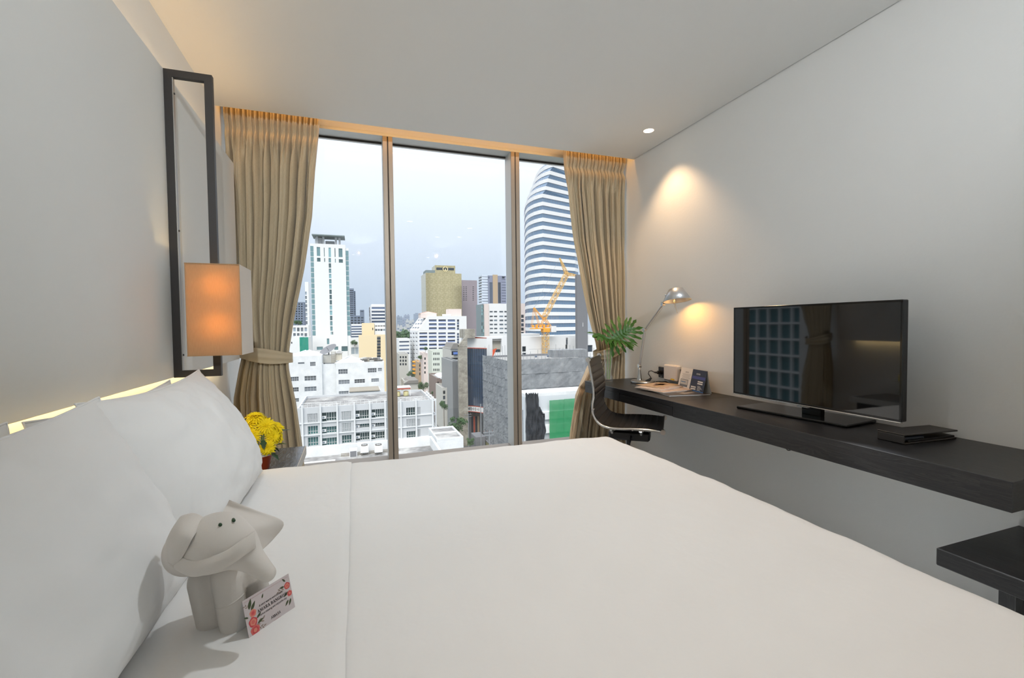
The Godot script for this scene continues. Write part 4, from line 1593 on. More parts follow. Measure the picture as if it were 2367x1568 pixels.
func leaf_frond(called: String, label: String, foot: Vector3, base: Vector3, tip: Vector3, half: float, finger: float, face: Vector3, sd: int) -> void:
	# a split leaf: midrib from base to tip, lobes to both sides, on a long stalk standing in the vase
	var t := thing(called, label, "leaf", foot, 0.0, "cut leaves in the glass vase")
	var a := base - foot
	var b := tip - foot
	var s := Sh.new()
	s.tube([Vector3.ZERO, a * 0.4 + Vector3(0.004, 0, 0), a * 0.75, a, a.lerp(b, 0.05)], [0.0042, 0.004, 0.0036, 0.003, 0.002], 8)
	obj("stalk", s, M.stem, t)
	var d := (b - a)
	var long := d.length()
	d /= long
	var n := (face - d * face.dot(d)).normalized()
	var side := d.cross(n)
	var r := RandomNumberGenerator.new()
	r.seed = sd
	s = Sh.new()
	s.smooth()
	# central blade
	var prev := []
	for k in 13:
		var q := k / 12.0
		var w := half * 0.24 * sin(PI * pow(q * 0.93 + 0.03, 0.75))
		var c := a + d * long * q - n * 0.03 * q * q
		var now := [c - side * w + n * w * 0.15, c, c + side * w + n * w * 0.15]
		if k:
			s.quad(prev[0], prev[1], now[1], now[0], n)
			s.quad(prev[1], prev[2], now[2], now[1], n)
		prev = now
	for sg in [-1.0, 1.0]:
		for k in 8:
			var q := -0.02 + 0.115 * k
			var ang := lerpf(2.25, 0.42, k / 7.0) + r.randf_range(-0.08, 0.08)
			var L := half * 1.12 * (1.0 - 0.45 * absf(k / 7.0 - 0.35)) * r.randf_range(0.85, 1.1)
			var c0 := a + d * long * maxf(q, 0.0)
			var dir: Vector3 = d * cos(ang) + side * sg * sin(ang)
			var across: Vector3 = n.cross(dir)
			s.smooth()
			prev = []
			for e in 11:
				var u := e / 10.0
				var bend: Vector3 = dir * u + d * 0.16 * u * u - n * (0.22 * u * u) + n * 0.05 * sin(u * PI)
				var w := finger * 0.085 * (0.75 + 0.5 * sin(PI * u * 0.8)) * (1.0 + 0.28 * sin(u * 17.0 + k * 2.0 + sg)) * (1.0 if e < 9 else (0.65 if e == 9 else 0.15))
				var c := c0 + bend * L
				var now := [c - across * w + n * w * 0.2, c, c + across * w + n * w * 0.2]
				if e:
					s.quad(prev[0], prev[1], now[1], now[0], n)
					s.quad(prev[1], prev[2], now[2], now[1], n)
				prev = now
	var bl := obj("blade", s, M.leaf, t)
	s = Sh.new()
	s.tube([a - n * 0.0, a.lerp(b, 0.5) - n * 0.0065, b - n * 0.028], [0.0026, 0.0018, 0.0008], 6)
	obj("midrib", s, M.stem, bl)


func build_television() -> void:
	var t := thing("television", "flat black television on a stand on the desk, its dark screen reflecting the window", "television", Vector3(2.1, 0.7505, -1.633))
	var s := Sh.new()
	s.boxab(Vector3(0.003, 0.07, -0.432), Vector3(0.035, 0.572, 0.431), 0.003)
	s.boxab(Vector3(0.035, 0.1, -0.3), Vector3(0.075, 0.42, 0.3), 0.015)
	obj("back_case", s, M.black_plastic, t)
	s = Sh.new()
	for y in [[0.07, 0.079], [0.563, 0.572]]:
		s.boxab(Vector3(-0.002, y[0], -0.432), Vector3(0.003, y[1], 0.431), 0.001)
	for z in [[-0.432, -0.424], [0.423, 0.431]]:
		s.boxab(Vector3(-0.002, 0.079, z[0]), Vector3(0.003, 0.563, z[1]), 0.001)
	obj("bezel", s, M.black_gloss, t)
	s = Sh.new()
	s.boxab(Vector3(-0.0005, 0.079, -0.424), Vector3(0.003, 0.563, 0.423))
	var sm := mat(c8(6, 6, 7), 0.03)
	sm.metallic_specular = 0.72
	obj("screen", s, sm, t)
	s = Sh.new()
	s.boxab(Vector3(-0.004, 0.066, -0.432), Vector3(0.01, 0.0705, 0.431), 0.001)
	obj("bottom_edge", s, M.chrome, t)
	s = Sh.new()
	s.boxab(Vector3(0.07, 0.012, -0.06), Vector3(0.105, 0.14, 0.04), 0.004)
	obj("neck", s, M.black_gloss, t)
	s = Sh.new()
	s.boxab(Vector3(-0.002, 0.058, -0.03), Vector3(0.012, 0.066, 0.03), 0.002)
	obj("logo_bar", s, M.chrome, t)
	s = Sh.new()
	s.box(Vector3(0.085, 0.007, -0.075), Vector3(0.25, 0.014, 0.565), 0.004, Basis(Vector3.UP, deg_to_rad(7.0)))
	obj("stand_base", s, M.black_gloss, t)


func build_chair() -> void:
	var t := thing("office_chair", "dark ribbed leather office chair with chrome side rails turned towards the desk", "office chair", Vector3(1.822, 0, -2.731), -0.684)
	# side profile, forward and up, from the front of the seat to the top of the back
	var prof := Curve3D.new()
	var pts := [Vector3(0.24, 0.535, 0), Vector3(0.15, 0.542, 0), Vector3(0.05, 0.542, 0), Vector3(-0.06, 0.538, 0), Vector3(-0.13, 0.546, 0), Vector3(-0.178, 0.575, 0), Vector3(-0.207, 0.63, 0), Vector3(-0.212, 0.69, 0), Vector3(-0.203, 0.745, 0), Vector3(-0.205, 0.80, 0), Vector3(-0.216, 0.87, 0), Vector3(-0.228, 0.93, 0), Vector3(-0.241, 0.995, 0)]
	for k in pts.size():
		prof.add_point(pts[k])
		if k > 0 and k < pts.size() - 1:
			prof.set_point_in(k, (pts[k - 1] - pts[k + 1]) / 6.0)
			prof.set_point_out(k, (pts[k + 1] - pts[k - 1]) / 6.0)
	var line: PackedVector3Array = prof.tessellate_even_length(6, 0.006)
	var w := 0.232
	var s := Sh.new()
	var n := line.size() - 1
	var ribs := n / 7
	for side in [1.0, -1.0]:
		var f := func(u: float, v: float) -> Vector3:
			var i := int(round(v * n))
			var d := (line[mini(i + 1, n)] - line[maxi(i - 1, 0)]).normalized()
			var up := Vector3(d.y, -d.x, 0)
			var thick := 0.007 * pow(absf(sin(PI * v * 19.0)), 0.4) + 0.003
			var z := lerpf(-w, w, u)
			return line[i] + up * side * thick + Vector3(0, 0, z) + Vector3(0, -0.006 * (1.0 - pow(u * 2.0 - 1.0, 2.0)) if i < n / 2 else 0.0, 0)
		s.sheet(8, n, f, Vector2.ONE, side > 0)
	obj("sling", s, M.leather, t)
	for z in [-0.238, 0.238]:
		s = Sh.new()
		var p := []
		for k in range(0, n + 1, 2):
			p.append(line[k] + Vector3(0, 0, z))
		s.tube(p, 0.0085, 10)
		obj("side_rail", s, M.chrome, t)
		for e in [line[0], line[n]]:
			s = Sh.new()
			cyl(s, e + Vector3(0, 0, z - 0.012), e + Vector3(0, 0, z + 0.012), 0.0165, 24)
			cyl(s, e + Vector3(0, 0, z - 0.0145), e + Vector3(0, 0, z + 0.0145), 0.011, 20)
			obj("roller_end", s, M.chrome, t)
		for e in [Vector3(0.05, 0.538, 0), Vector3(-0.205, 0.66, 0)]:
			s = Sh.new()
			cyl(s, e + Vector3(0, 0, z - 0.012), e + Vector3(0, 0, z + 0.012), 0.006, 12)
			obj("rail_bolt", s, M.steel, t)
	for x in [0.1, -0.09]:
		s = Sh.new()
		s.tube([Vector3(x, 0.532, -0.236), Vector3(x, 0.50, -0.19), Vector3(x, 0.485, -0.08), Vector3(x, 0.482, 0.0), Vector3(x, 0.485, 0.08), Vector3(x, 0.50, 0.19), Vector3(x, 0.532, 0.236)], 0.011, 10)
		obj("seat_spreader", s, M.chrome, t)
	s = Sh.new()
	s.boxab(Vector3(-0.13, 0.42, -0.075), Vector3(0.15, 0.485, 0.075), 0.012)
	obj("tilt_mechanism", s, M.black_plastic, t)
	s = Sh.new()
	s.tube([Vector3(0.02, 0.455, -0.05), Vector3(0.03, 0.45, 0.18), Vector3(0.03, 0.445, 0.24)], 0.006, 8)
	obj("height_lever", s, M.black_plastic, t)
	s = Sh.new()
	cyl(s, Vector3(0, 0.1, 0), Vector3(0, 0.28, 0), 0.026, 20)
	cyl(s, Vector3(0, 0.28, 0), Vector3(0, 0.43, 0), 0.014, 20)
	obj("gas_column", s, M.black_plastic, t)
	for k in 5:
		var a := TAU * k / 5.0 + 0.3
		var d := Vector3(cos(a), 0, sin(a))
		s = Sh.new()
		s.tube([d * 0.02 + Vector3(0, 0.115, 0), d * 0.16 + Vector3(0, 0.095, 0), d * 0.3 + Vector3(0, 0.07, 0)], [0.024, 0.018, 0.012], 10)
		obj("base_leg", s, M.chrome, t)
		s = Sh.new()
		var e := d * 0.29
		var x := Vector3(-d.z, 0, d.x)
		cyl(s, e + Vector3(0, 0.028, 0) - x * 0.022, e + Vector3(0, 0.028, 0) - x * 0.006, 0.027, 18)
		cyl(s, e + Vector3(0, 0.028, 0) + x * 0.006, e + Vector3(0, 0.028, 0) + x * 0.022, 0.027, 18)
		cyl(s, e + Vector3(0, 0.028, 0), e + Vector3(0, 0.068, 0), 0.006, 8)
		obj("caster", s, M.black_plastic, t)


# ------------------------------------------------------------------ the city outside
var C := {}
var current := {}


func city_materials() -> void:
	var stain := noise_tex(0.02, 256, 4, 31)
	C.white = mat(c8(226, 228, 228), 0.85)
	C.bright = mat(Color.WHITE, 0.88)
	C.bright.albedo_texture = mottled(c8(214, 218, 219), c8(232, 235, 236), 45, 0.02, 0.2)
	C.bright.uv1_triplanar = true
	C.bright.uv1_scale = Vector3.ONE * 0.06
	C.pale_grey = mat(c8(196, 200, 203), 0.8)
	C.pale_wall = mat(c8(186, 186, 180), 0.9)
	C.cream = mat(c8(228, 210, 172), 0.9)
	C.beige = mat(c8(206, 200, 184), 0.9)
	C.pink = mat(c8(216, 203, 197), 0.9)
	C.pink_roof = mat(c8(206, 176, 166), 0.9)
	C.tan = mat(c8(176, 156, 130), 0.9)
	C.mauve = mat(c8(146, 138, 146), 0.9)
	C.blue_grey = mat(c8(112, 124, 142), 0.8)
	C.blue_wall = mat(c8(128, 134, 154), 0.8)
	C.pale_blue = mat(c8(196, 206, 218), 0.8)
	C.slate = mat(c8(120, 134, 136), 0.7)
	C.pale_green = mat(c8(204, 211, 201), 0.9)
	C.brown_wall = mat(c8(126, 112, 106), 0.9)
	C.concrete_grey = mat(c8(120, 122, 126), 0.95)
	C.concrete = mat(Color.WHITE, 0.95)
	C.concrete.albedo_texture = mottled(c8(128, 124, 114), c8(176, 172, 160), 41, 0.02, 0.10)
	C.concrete.uv1_triplanar = true
	C.concrete.uv1_scale = Vector3.ONE * 0.06
	C.corrugated = mat(c8(138, 142, 144), 0.6)
	C.roof = mat(c8(150, 150, 148), 0.95)
	C.pale_roof = mat(c8(206, 212, 216), 0.7)
	C.dark_roof = mat(c8(104, 102, 98), 0.95)
	C.brown_roof = mat(c8(150, 144, 132), 0.95)
	C.tile_grey = mat(c8(128, 126, 122), 0.9)
	C.stained_roof = mat(Color.WHITE, 0.95)
	C.stained_roof.albedo_texture = mottled(c8(104, 104, 104), c8(176, 176, 173), 42, 0.015, 0.09)
	C.stained_roof.uv1_triplanar = true
	C.stained_roof.uv1_scale = Vector3.ONE * 0.05
	C.glass = mat(c8(96, 112, 124), 0.15)
	C.dark_glass = mat(c8(52, 60, 70), 0.15)
	C.window = mat(c8(104, 110, 116), 0.2)
	C.green_glass = mat(c8(66, 104, 104), 0.12)
	C.grey_glass = mat(c8(128, 140, 150), 0.2)
	C.pale_glass = mat(c8(170, 184, 194), 0.2)
	C.slate_glass = mat(c8(86, 96, 112), 0.2)
	C.teal = mat(c8(112, 146, 152), 0.12)
	C.band_glass = mat(c8(84, 98, 122), 0.15)
	C.balcony_glass = mat(c8(92, 104, 128), 0.25)
	C.blue_rail = mat(c8(134, 152, 196), 0.7)
	C.awning = mat(c8(90, 122, 190), 0.8)
	C.gold = mat(Color.WHITE, 0.12, 0.65)
	C.gold.albedo_texture = gold_image()
	C.gold.uv1_triplanar = true
	C.gold.uv1_scale = Vector3.ONE / 9.0
	C.emblem = mat(c8(244, 226, 176), 0.4)
	C.teal_net = mat(c8(46, 148, 128), 0.9)
	C.green_net = mat(Color8(20, 140, 84, 205), 0.85)
	C.green_net.transparency = BaseMaterial3D.TRANSPARENCY_ALPHA
	C.black_net = mat(c8(44, 48, 54), 0.8)
	C.grey_net = mat(Color.WHITE, 0.9)
	C.grey_net.albedo_texture = mottled(c8(118, 122, 126), c8(152, 156, 158), 43, 0.02, 0.2)
	C.grey_net.uv1_triplanar = true
	C.grey_net.uv1_scale = Vector3.ONE * 0.05
	C.crane = mat(c8(232, 164, 50), 0.6)
	C.crane_pale = mat(c8(226, 186, 112), 0.6)
	C.steel = mat(c8(150, 154, 158), 0.5, 0.3)
	C.asphalt = mat(c8(92, 94, 96), 0.95)
	C.ground = mat(c8(140, 142, 138), 0.95)
	C.foliage = mat(c8(70, 98, 62), 0.85)
	C.foliage.backlight_enabled = true
	C.foliage.backlight = Color(0.2, 0.3, 0.12)
	C.bark = mat(c8(90, 80, 70), 0.95)
	C.olive = mat(c8(138, 136, 98), 0.9)
	C.red = mat(c8(186, 84, 62), 0.8)
	C.orange = mat(c8(230, 160, 40), 0.7)
	C.road_sign = mat(c8(40, 130, 100), 0.6)
	C.yellow_wall = mat(c8(206, 200, 150), 0.9)
	C.blue_curtain = mat(c8(36, 58, 86), 0.06)
	C.blue_curtain.metallic_specular = 0.8
	C.tower_glass = mat(c8(92, 122, 150), 0.08)
	C.tower_glass.metallic_specular = 0.85
	C.sky_glass = mat(c8(84, 128, 134), 0.1)


func mottled(a: Color, b: Color, sd: int, f1: float, f2: float) -> ImageTexture:
	var n := FastNoiseLite.new()
	n.seed = sd
	n.frequency = 1.0
	n.fractal_octaves = 4
	var im := Image.create(256, 256, true, Image.FORMAT_RGB8)
	for y in 256:
		for x in 256:
			var t := 0.5 + 0.75 * n.get_noise_2d(x * f1, y * f1) + 0.35 * n.get_noise_2d(x * f2 + 50.0, y * f2)
			im.set_pixel(x, y, a.lerp(b, clampf(t, 0, 1)))
	im.generate_mipmaps()
	return ImageTexture.create_from_image(im)


func gold_image() -> ImageTexture:
	# 8 x 8 mirror panes with dark joints
	var r := RandomNumberGenerator.new()
	r.seed = 12
	var im := Image.create(128, 128, true, Image.FORMAT_RGB8)
	for j in 8:
		for i in 8:
			var c := c8(196, 182, 138).lerp(c8(222, 208, 164), r.randf())
			im.fill_rect(Rect2i(i * 16, j * 16, 16, 16), c8(156, 146, 112))
			im.fill_rect(Rect2i(i * 16 + 2, j * 16 + 2, 14, 14), c)
	im.generate_mipmaps()
	return ImageTexture.create_from_image(im)


# a building: its node stands on the ground at the left end of its front, which faces local +z
func block(called: String, label: String, cat: String, at: Vector3, turn: float, w: float, d: float, h: float, wall: Material, roof: Material) -> Node3D:
	var t := thing(called, label, cat, at, turn)
	var s := Sh.new()
	s.boxab(Vector3(0.28, h - 1.3, -d + 0.28), Vector3(w - 0.28, h - 0.55, -0.28))
	obj("roof", s, roof, t)
	s = Sh.new()
	for q in [[0.0, 0.0, w, 0.3], [0.0, d - 0.3, w, d], [0.0, 0.3, 0.3, d - 0.3], [w - 0.3, 0.3, w, d - 0.3]]:
		s.boxab(Vector3(q[0], h - 0.6, -q[3]), Vector3(q[2], h, -q[1]))
	obj("parapet", s, wall, t)
	return t


func clad(t: Node3D, w: float, d: float, h: float, front: Array, left: Array, right: Array, wall: Material, pane: Material, rec: float) -> void:
	h -= 0.6
	var s := Sh.new()
	s.flat()
	var f := Basis()
	var l := Basis(Vector3(0, 0, 1), Vector3.UP, Vector3(-1, 0, 0))
	var r := Basis(Vector3(0, 0, -1), Vector3.UP, Vector3(1, 0, 0))
	var b := Basis(Vector3(-1, 0, 0), Vector3.UP, Vector3(0, 0, -1))
	face(s, t, f, Vector3.ZERO, 0.0, w, 0.0, h, front, pane, rec)
	face(s, t, l, Vector3(0, 0, -d), 0.0, d, 0.0, h, left, pane, rec)
	face(s, t, r, Vector3(w, 0, 0), 0.0, d, 0.0, h, right, pane, rec)
	face(s, t, b, Vector3(w, 0, -d), 0.0, w, 0.0, h, [], pane, rec)
	obj("wall", s, wall, t)


# one wall plane from (u0, v0) to (u1, v1) with holes for windows; panes sit in the holes
func face(s: Sh, t: Node3D, b: Basis, o: Vector3, u0: float, u1: float, v0: float, v1: float, rects: Array, pane: Material, rec: float, called := "window") -> void:
	var shades := tinted(pane)
	var us := [u0, u1]
	var vs := [v0, v1]
	var holes := []
	for q in rects:
		var a := Vector4(maxf(q[0], u0 + 0.02), maxf(q[1], v0 + 0.02), minf(q[2], u1 - 0.02), minf(q[3], v1 - 0.02))
		if a.z - a.x < 0.05 or a.w - a.y < 0.05:
			continue
		holes.append(a)
		us.append_array([a.x, a.z])
		vs.append_array([a.y, a.w])
	us.sort()
	vs.sort()
	s.flat()
	for j in vs.size() - 1:
		if vs[j + 1] - vs[j] < 1e-4:
			continue
		var vm: float = (vs[j] + vs[j + 1]) / 2.0
		var cut := []
		for a in holes:
			if vm > a.y and vm < a.w:
				cut.append(Vector2(a.x, a.z))
		cut.sort()
		var at := u0
		cut.append(Vector2(u1, u1))
		for c in cut:
			if c.x - at > 1e-4:
				s.quad(o + b * Vector3(at, vs[j], 0), o + b * Vector3(c.x, vs[j], 0), o + b * Vector3(c.x, vs[j + 1], 0), o + b * Vector3(at, vs[j + 1], 0), b.z)
			at = maxf(at, c.y)
	for a in holes:
		var p := [Vector3(a.x, a.y, 0), Vector3(a.z, a.y, 0), Vector3(a.z, a.w, 0), Vector3(a.x, a.w, 0)]
		var inw := [Vector3.UP, Vector3.LEFT, Vector3.DOWN, Vector3.RIGHT]
		for k in 4:
			var x: Vector3 = p[k]
			var y: Vector3 = p[(k + 1) % 4]
			s.quad(o + b * x, o + b * y, o + b * (y - Vector3(0, 0, rec)), o + b * (x - Vector3(0, 0, rec)), b * inw[k])
		var w := piece(called, unit_box, shades[rng.randi() % 4], t, o + b * Vector3((a.x + a.z) / 2.0, (a.y + a.w) / 2.0, -rec - 0.03), Vector3(a.z - a.x + 0.02, a.w - a.y + 0.02, 0.06))
		w.basis = b * Basis.from_scale(w.scale)


var tints := {}


func tinted(m: StandardMaterial3D) -> Array:
	# four panes of slightly different darkness
	if not tints.has(m):
		var l := []
		for k in [0.72, 0.9, 1.0, 1.22]:
			var d: StandardMaterial3D = m.duplicate()
			d.albedo_color = Color(minf(1.0, m.albedo_color.r * k), minf(1.0, m.albedo_color.g * k), minf(1.0, m.albedo_color.b * k))
			l.append(d)
		tints[m] = l
	return tints[m]


func proud(t: Node3D, called: String, lo: Vector3, hi: Vector3, m: Material) -> void:
	var s := Sh.new()
	s.boxab(lo.min(hi), lo.max(hi), 0.02)
	obj(called, s, m, t)


func bay(t: Node3D, lo: Vector3, hi: Vector3, low: float, n: int, wall: Material, glass: Material) -> void:
	# a slim glazed corner bay: one pane to a storey with a white band between
	var s := Sh.new()
	s.boxab(Vector3(lo.x, 0, lo.z), Vector3(hi.x, hi.y if hi.y > lo.y else lo.y, hi.z - 0.15))
	obj("corner_bay", s, wall, t)
	var top := maxf(hi.y, lo.y) - 1.2
	var step := (top - low) / n
	for k in n:
		var tall := step * (0.84 if k < n - 1 else 0.95)
		piece("window", unit_box, glass, t, Vector3((lo.x + hi.x) / 2.0, low + step * (k + 0.5), hi.z - 0.1), Vector3((hi.x - lo.x) * 0.9, tall, 0.2))


func canopy(t: Node3D, w: float, h: float) -> void:
	var s := Sh.new()
	s.boxab(Vector3(-0.6, h + 4.0, -10.0), Vector3(w - 0.2, h + 4.6, 1.2), 0.1)
	obj("roof_canopy", s, C.slate, t)
	for x in [1.6, 4.6, 10.6, 12.4]:
		s = Sh.new()
		s.boxab(Vector3(x - 0.5, h - 0.6, -3.0), Vector3(x + 0.5, h + 4.0, -2.0))
		obj("canopy_column", s, C.pale_grey, t)
	s = Sh.new()
	s.boxab(Vector3(0.6, h - 0.6, -9.0), Vector3(3.8, h + 3.6, -3.0))
	s.boxab(Vector3(5.4, h - 0.6, -9.0), Vector3(9.8, h + 2.4, -5.0))
	obj("plant_room", s, C.pale_grey, t)


func netting(t: Node3D, w: float, low: float, high: float, nu: int, nv: int, m: Material, sd: int, off: float) -> void:
	net(t, Basis(), Vector3(0, 0, 0.35 + off), w, low, high, nu, nv, m, sd)


func side_netting(t: Node3D, d: float, low: float, high: float, nu: int, nv: int, m: Material, sd: int) -> void:
	net(t, Basis(Vector3(0, 0, 1), Vector3.UP, Vector3(-1, 0, 0)), Vector3(-0.35, 0, -d), d, low, high, nu, nv, m, sd)


func net(t: Node3D, b: Basis, o: Vector3, w: float, low: float, high: float, nu: int, nv: int, m: Material, sd: int) -> void:
	# sheets of scaffold net, lashed along their edges and bellying a little
	var n := FastNoiseLite.new()
	n.seed = sd
	n.frequency = 1.0
	var cw := w / nu
	var ch := (high - low) / nv
	for j in nv:
		for i in nu:
			var s := Sh.new()
			var f := func(u: float, v: float) -> Vector3:
				var belly := 0.22 * sin(PI * u) * (1.0 - v) * (0.5 + n.get_noise_2d(i * 7.3, j * 5.1)) + 0.16 * n.get_noise_2d((i + u) * 4.0, (j + v) * 7.0) + 0.10 * n.get_noise_2d((i + u) * 11.0, (j + v) * 5.0)
				var sag := -0.05 * sin(PI * u) * (1.0 if v == 1.0 else 0.0)
				return o + b * Vector3((i + u) * cw, low + (j + v) * ch + sag, belly + 0.02 * ((i + j) % 2))
			s.sheet(12, 8, f, Vector2.ONE, true)
			obj("net_panel", s, m, t)


func ledges(t: Node3D, rects: Array, m: Material) -> void:
	for q in rects:
		piece("balcony_front", unit_box, m, t, Vector3((q[0] + q[2]) / 2.0, q[1] + 0.32 * (q[3] - q[1]) / 2.0, -0.05), Vector3(q[2] - q[0], 0.34 * (q[3] - q[1]), 0.16))


func hip_roof(t: Node3D, called: String, u0: float, u1: float, v0: float, ve: float, v1: float, z1: float, z0: float, wall: Material, roof: Material) -> void:
	if ve > v0 + 0.1:
		proud(t, called + "_wall", Vector3(u0 + 0.4, v0 - 1.0, z0), Vector3(u1 - 0.4, ve, z1), wall)
	var s := Sh.new()
	s.flat()
	var a := Vector3(u0, ve, z1)
	var b := Vector3(u1, ve, z1)
	var c := Vector3(u1, ve, z0)
	var d := Vector3(u0, ve, z0)
	var m0 := Vector3(lerpf(u0, u1, 0.46), v1, lerpf(z1, z0, 0.45))
	var m1 := Vector3(lerpf(u0, u1, 0.54), v1, lerpf(z1, z0, 0.55))
	s.quad(a, b, m1, m0, Vector3(0, 1, 1))
	s.tri(b, c, m1, Vector3(1, 1, 0))
	s.quad(c, d, m0, m1, Vector3(0, 1, -1))
	s.tri(d, a, m0, Vector3(-1, 1, 0))
	s.quad(a, b, c, d, Vector3(0, -1, 0))
	for r in [[a, m0], [b, m1]]:
		s.bar(r[0], r[1], 0.25)
	obj(called, s, roof, t)


func shed_roof(t: Node3D, u0: float, u1: float, v0: float, v1: float, m: Material) -> void:
	var s := Sh.new()
	s.prism(PackedVector2Array([Vector2(u0, v0), Vector2(u1, v0), Vector2(u1, v1), Vector2(lerpf(u0, u1, 0.35), v1)]), 14.0, Basis(), Vector3(0, 0, 0.6))
	obj("roof_slope", s, m, t)


func vault(t: Node3D, u0: float, u1: float, v0: float, rise: float, d: float, m: Material) -> void:
	var s := Sh.new()
	var p := PackedVector2Array()
	for k in 15:
		var a := PI * k / 14.0
		p.append(Vector2((u0 + u1) / 2.0 + cos(a) * (u1 - u0) / 2.0, v0 + sin(a) * rise))
	s.prism(p, d, Basis(), Vector3(0, 0, 0.3))
	obj("curved_roof", s, m, t)


func tank(t: Node3D, at: Vector3, long: float, r: float, m: Material) -> void:
	var s := Sh.new()
	s.tube([at - Vector3(long / 2, 0, 0), at + Vector3(long / 2, 0, 0)], r, 14)
	obj("roof_tank", s, m, t)


func bars_on(t: Node3D, rects: Array, n: int, rows: int) -> void:
	# frames and glazing bars of the near windows
	for q in rects:
		var s := Sh.new()
		var w: float = q[2] - q[0]
		var h: float = q[3] - q[1]
		for k in n + 1:
			var x: float = clampf(q[0] + w * k / n, q[0] + 0.03, q[2] - 0.03)
			s.boxab(Vector3(x - 0.035, q[1], -0.24), Vector3(x + 0.035, q[3], -0.16))
		for k in rows + 2:
			var y: float = clampf(q[1] + h * k / (rows + 1), q[1] + 0.03, q[3] - 0.03)
			s.boxab(Vector3(q[0], y - 0.03, -0.24), Vector3(q[2], y + 0.03, -0.17))
		obj("window_frame", s, C.pale_grey, t)


func hut(t: Node3D, lo: Vector3, hi: Vector3) -> void:
	var s := Sh.new()
	s.boxab(lo, Vector3(hi.x - 0.3, hi.y - 0.8, hi.z - 0.2), 0.05)
	s.boxab(Vector3(lo.x + 0.2, lo.y, hi.z - 0.2), Vector3(lo.x + 0.5, hi.y - 0.8, hi.z - 0.05))
	s.boxab(Vector3(hi.x - 0.8, lo.y, hi.z - 0.2), Vector3(hi.x - 0.5, hi.y - 0.8, hi.z - 0.05))
	obj("roof_hut", s, C.beige, t)
	s = Sh.new()
	s.flat()
	var a := Vector3(lo.x - 0.3, hi.y - 0.8, hi.z + 0.3)
	var b := Vector3(hi.x, hi.y - 0.8, hi.z + 0.3)
	var c := Vector3(hi.x, hi.y - 0.8, lo.z - 0.3)
	var d := Vector3(lo.x - 0.3, hi.y - 0.8, lo.z - 0.3)
	var m := Vector3((lo.x + hi.x) / 2.0, hi.y, (lo.z + hi.z) / 2.0)
	for q in [[a, b, Vector3(0, 1, 1)], [b, c, Vector3(1, 1, 0)], [c, d, Vector3(0, 1, -1)], [d, a, Vector3(-1, 1, 0)]]:
		s.tri(q[0], q[1], m, q[2])
	s.quad(a, b, c, d, Vector3.DOWN)
	obj("hut_roof", s, C.roof, t)


func dish(t: Node3D, at: Vector3, r: float) -> void:
	var s := Sh.new()
	var b := Basis(Vector3(0, 0, 1), 0.5) * Basis(Vector3(1, 0, 0), 0.35)
	s.lathe([Vector2(0, 0), Vector2(r * 0.5, 0.12), Vector2(r, 0.5)], 20, at, b)
	s.bar(at, at + Vector3(0, -3.0, 0), 0.3)
	s.bar(at, at + b * Vector3(0, 1.2, 0), 0.12)
	obj("satellite_dish", s, C.concrete_grey, t)


func ladder(t: Node3D, at: Vector3, h: float) -> void:
	var s := Sh.new()
	for x in [-0.5, 0.5]:
		s.bar(at + Vector3(x, 0, 0), at + Vector3(x, h, 0), 0.12)
	for k in 12:
		s.bar(at + Vector3(-0.5, h * (k + 0.5) / 12.0, 0), at + Vector3(0.5, h * (k + 0.5) / 12.0, 0), 0.1)
	obj("roof_ladder", s, C.brown_roof, t)


func roof_clutter(t: Node3D, u0: float, u1: float, v: float, z1: float, z0: float, n: int) -> void:
	for k in n:
		var x := rng.randf_range(u0, u1)
		var z := rng.randf_range(z0, z1)
		var s := Sh.new()
		s.box(Vector3(x, v + 0.2, z), Vector3(rng.randf_range(0.3, 1.6), rng.randf_range(0.4, 1.2), rng.randf_range(0.3, 1.4)), 0.05, Basis(Vector3.UP, rng.randf() * 3.0))
		obj("roof_junk", s, [C.roof, C.brown_roof, C.pale_wall, C.dark_roof][k % 4], t)


func gold_face(t: Node3D, w: float, d: float, h: float) -> void:
	var s := Sh.new()
	s.boxab(Vector3(0, 0, -d), Vector3(w, h - 0.5, 0))
	obj("curtain_wall", s, C.gold, t)


func gold_crown(t: Node3D, u0: float, u1: float, h: float, top: float, ua: float, va: float) -> void:
	var s := Sh.new()
	s.boxab(Vector3(u0, h - 1, -26), Vector3(u1, top, -3))
	obj("crown", s, C.gold, t)
	s = Sh.new()
	s.boxab(Vector3(ua + 2.0, h - 1, -24), Vector3(u0, va, -3.5))
	obj("crown_step", s, C.slate, t)
	s = Sh.new()
	var w := u1 - u0
	s.boxab(Vector3(u0 + w * 0.06, lerpf(h, top, 0.42), -3.1), Vector3(u1 - w * 0.06, lerpf(h, top, 0.72), -2.9))
	obj("dark_louvre", s, C.dark_glass, t)
	# emblem: two bent halves of a hexagon round an upright stub
	s = Sh.new()
	var c := Vector3(u0 + w * 0.5, lerpf(h, top, 0.55), -2.4)
	var r := (top - h) * 0.28
	for sg in [-1.0, 1.0]:
		var p := [c + Vector3(sg * r * 0.25, r, 0), c + Vector3(sg * r * 0.7, r * 0.72, 0), c + Vector3(sg * r * 1.1, 0, 0), c + Vector3(sg * r * 0.7, -r * 0.72, 0), c + Vector3(sg * r * 0.25, -r, 0)]
		for k in 4:
			s.bar(p[k], p[k + 1], r * 0.28, r * 0.28)
	s.bar(c + Vector3(0, 0.1 * r, 0), c + Vector3(0, -1.0 * r, 0), r * 0.3, r * 0.3)
	obj("emblem", s, C.emblem, t)


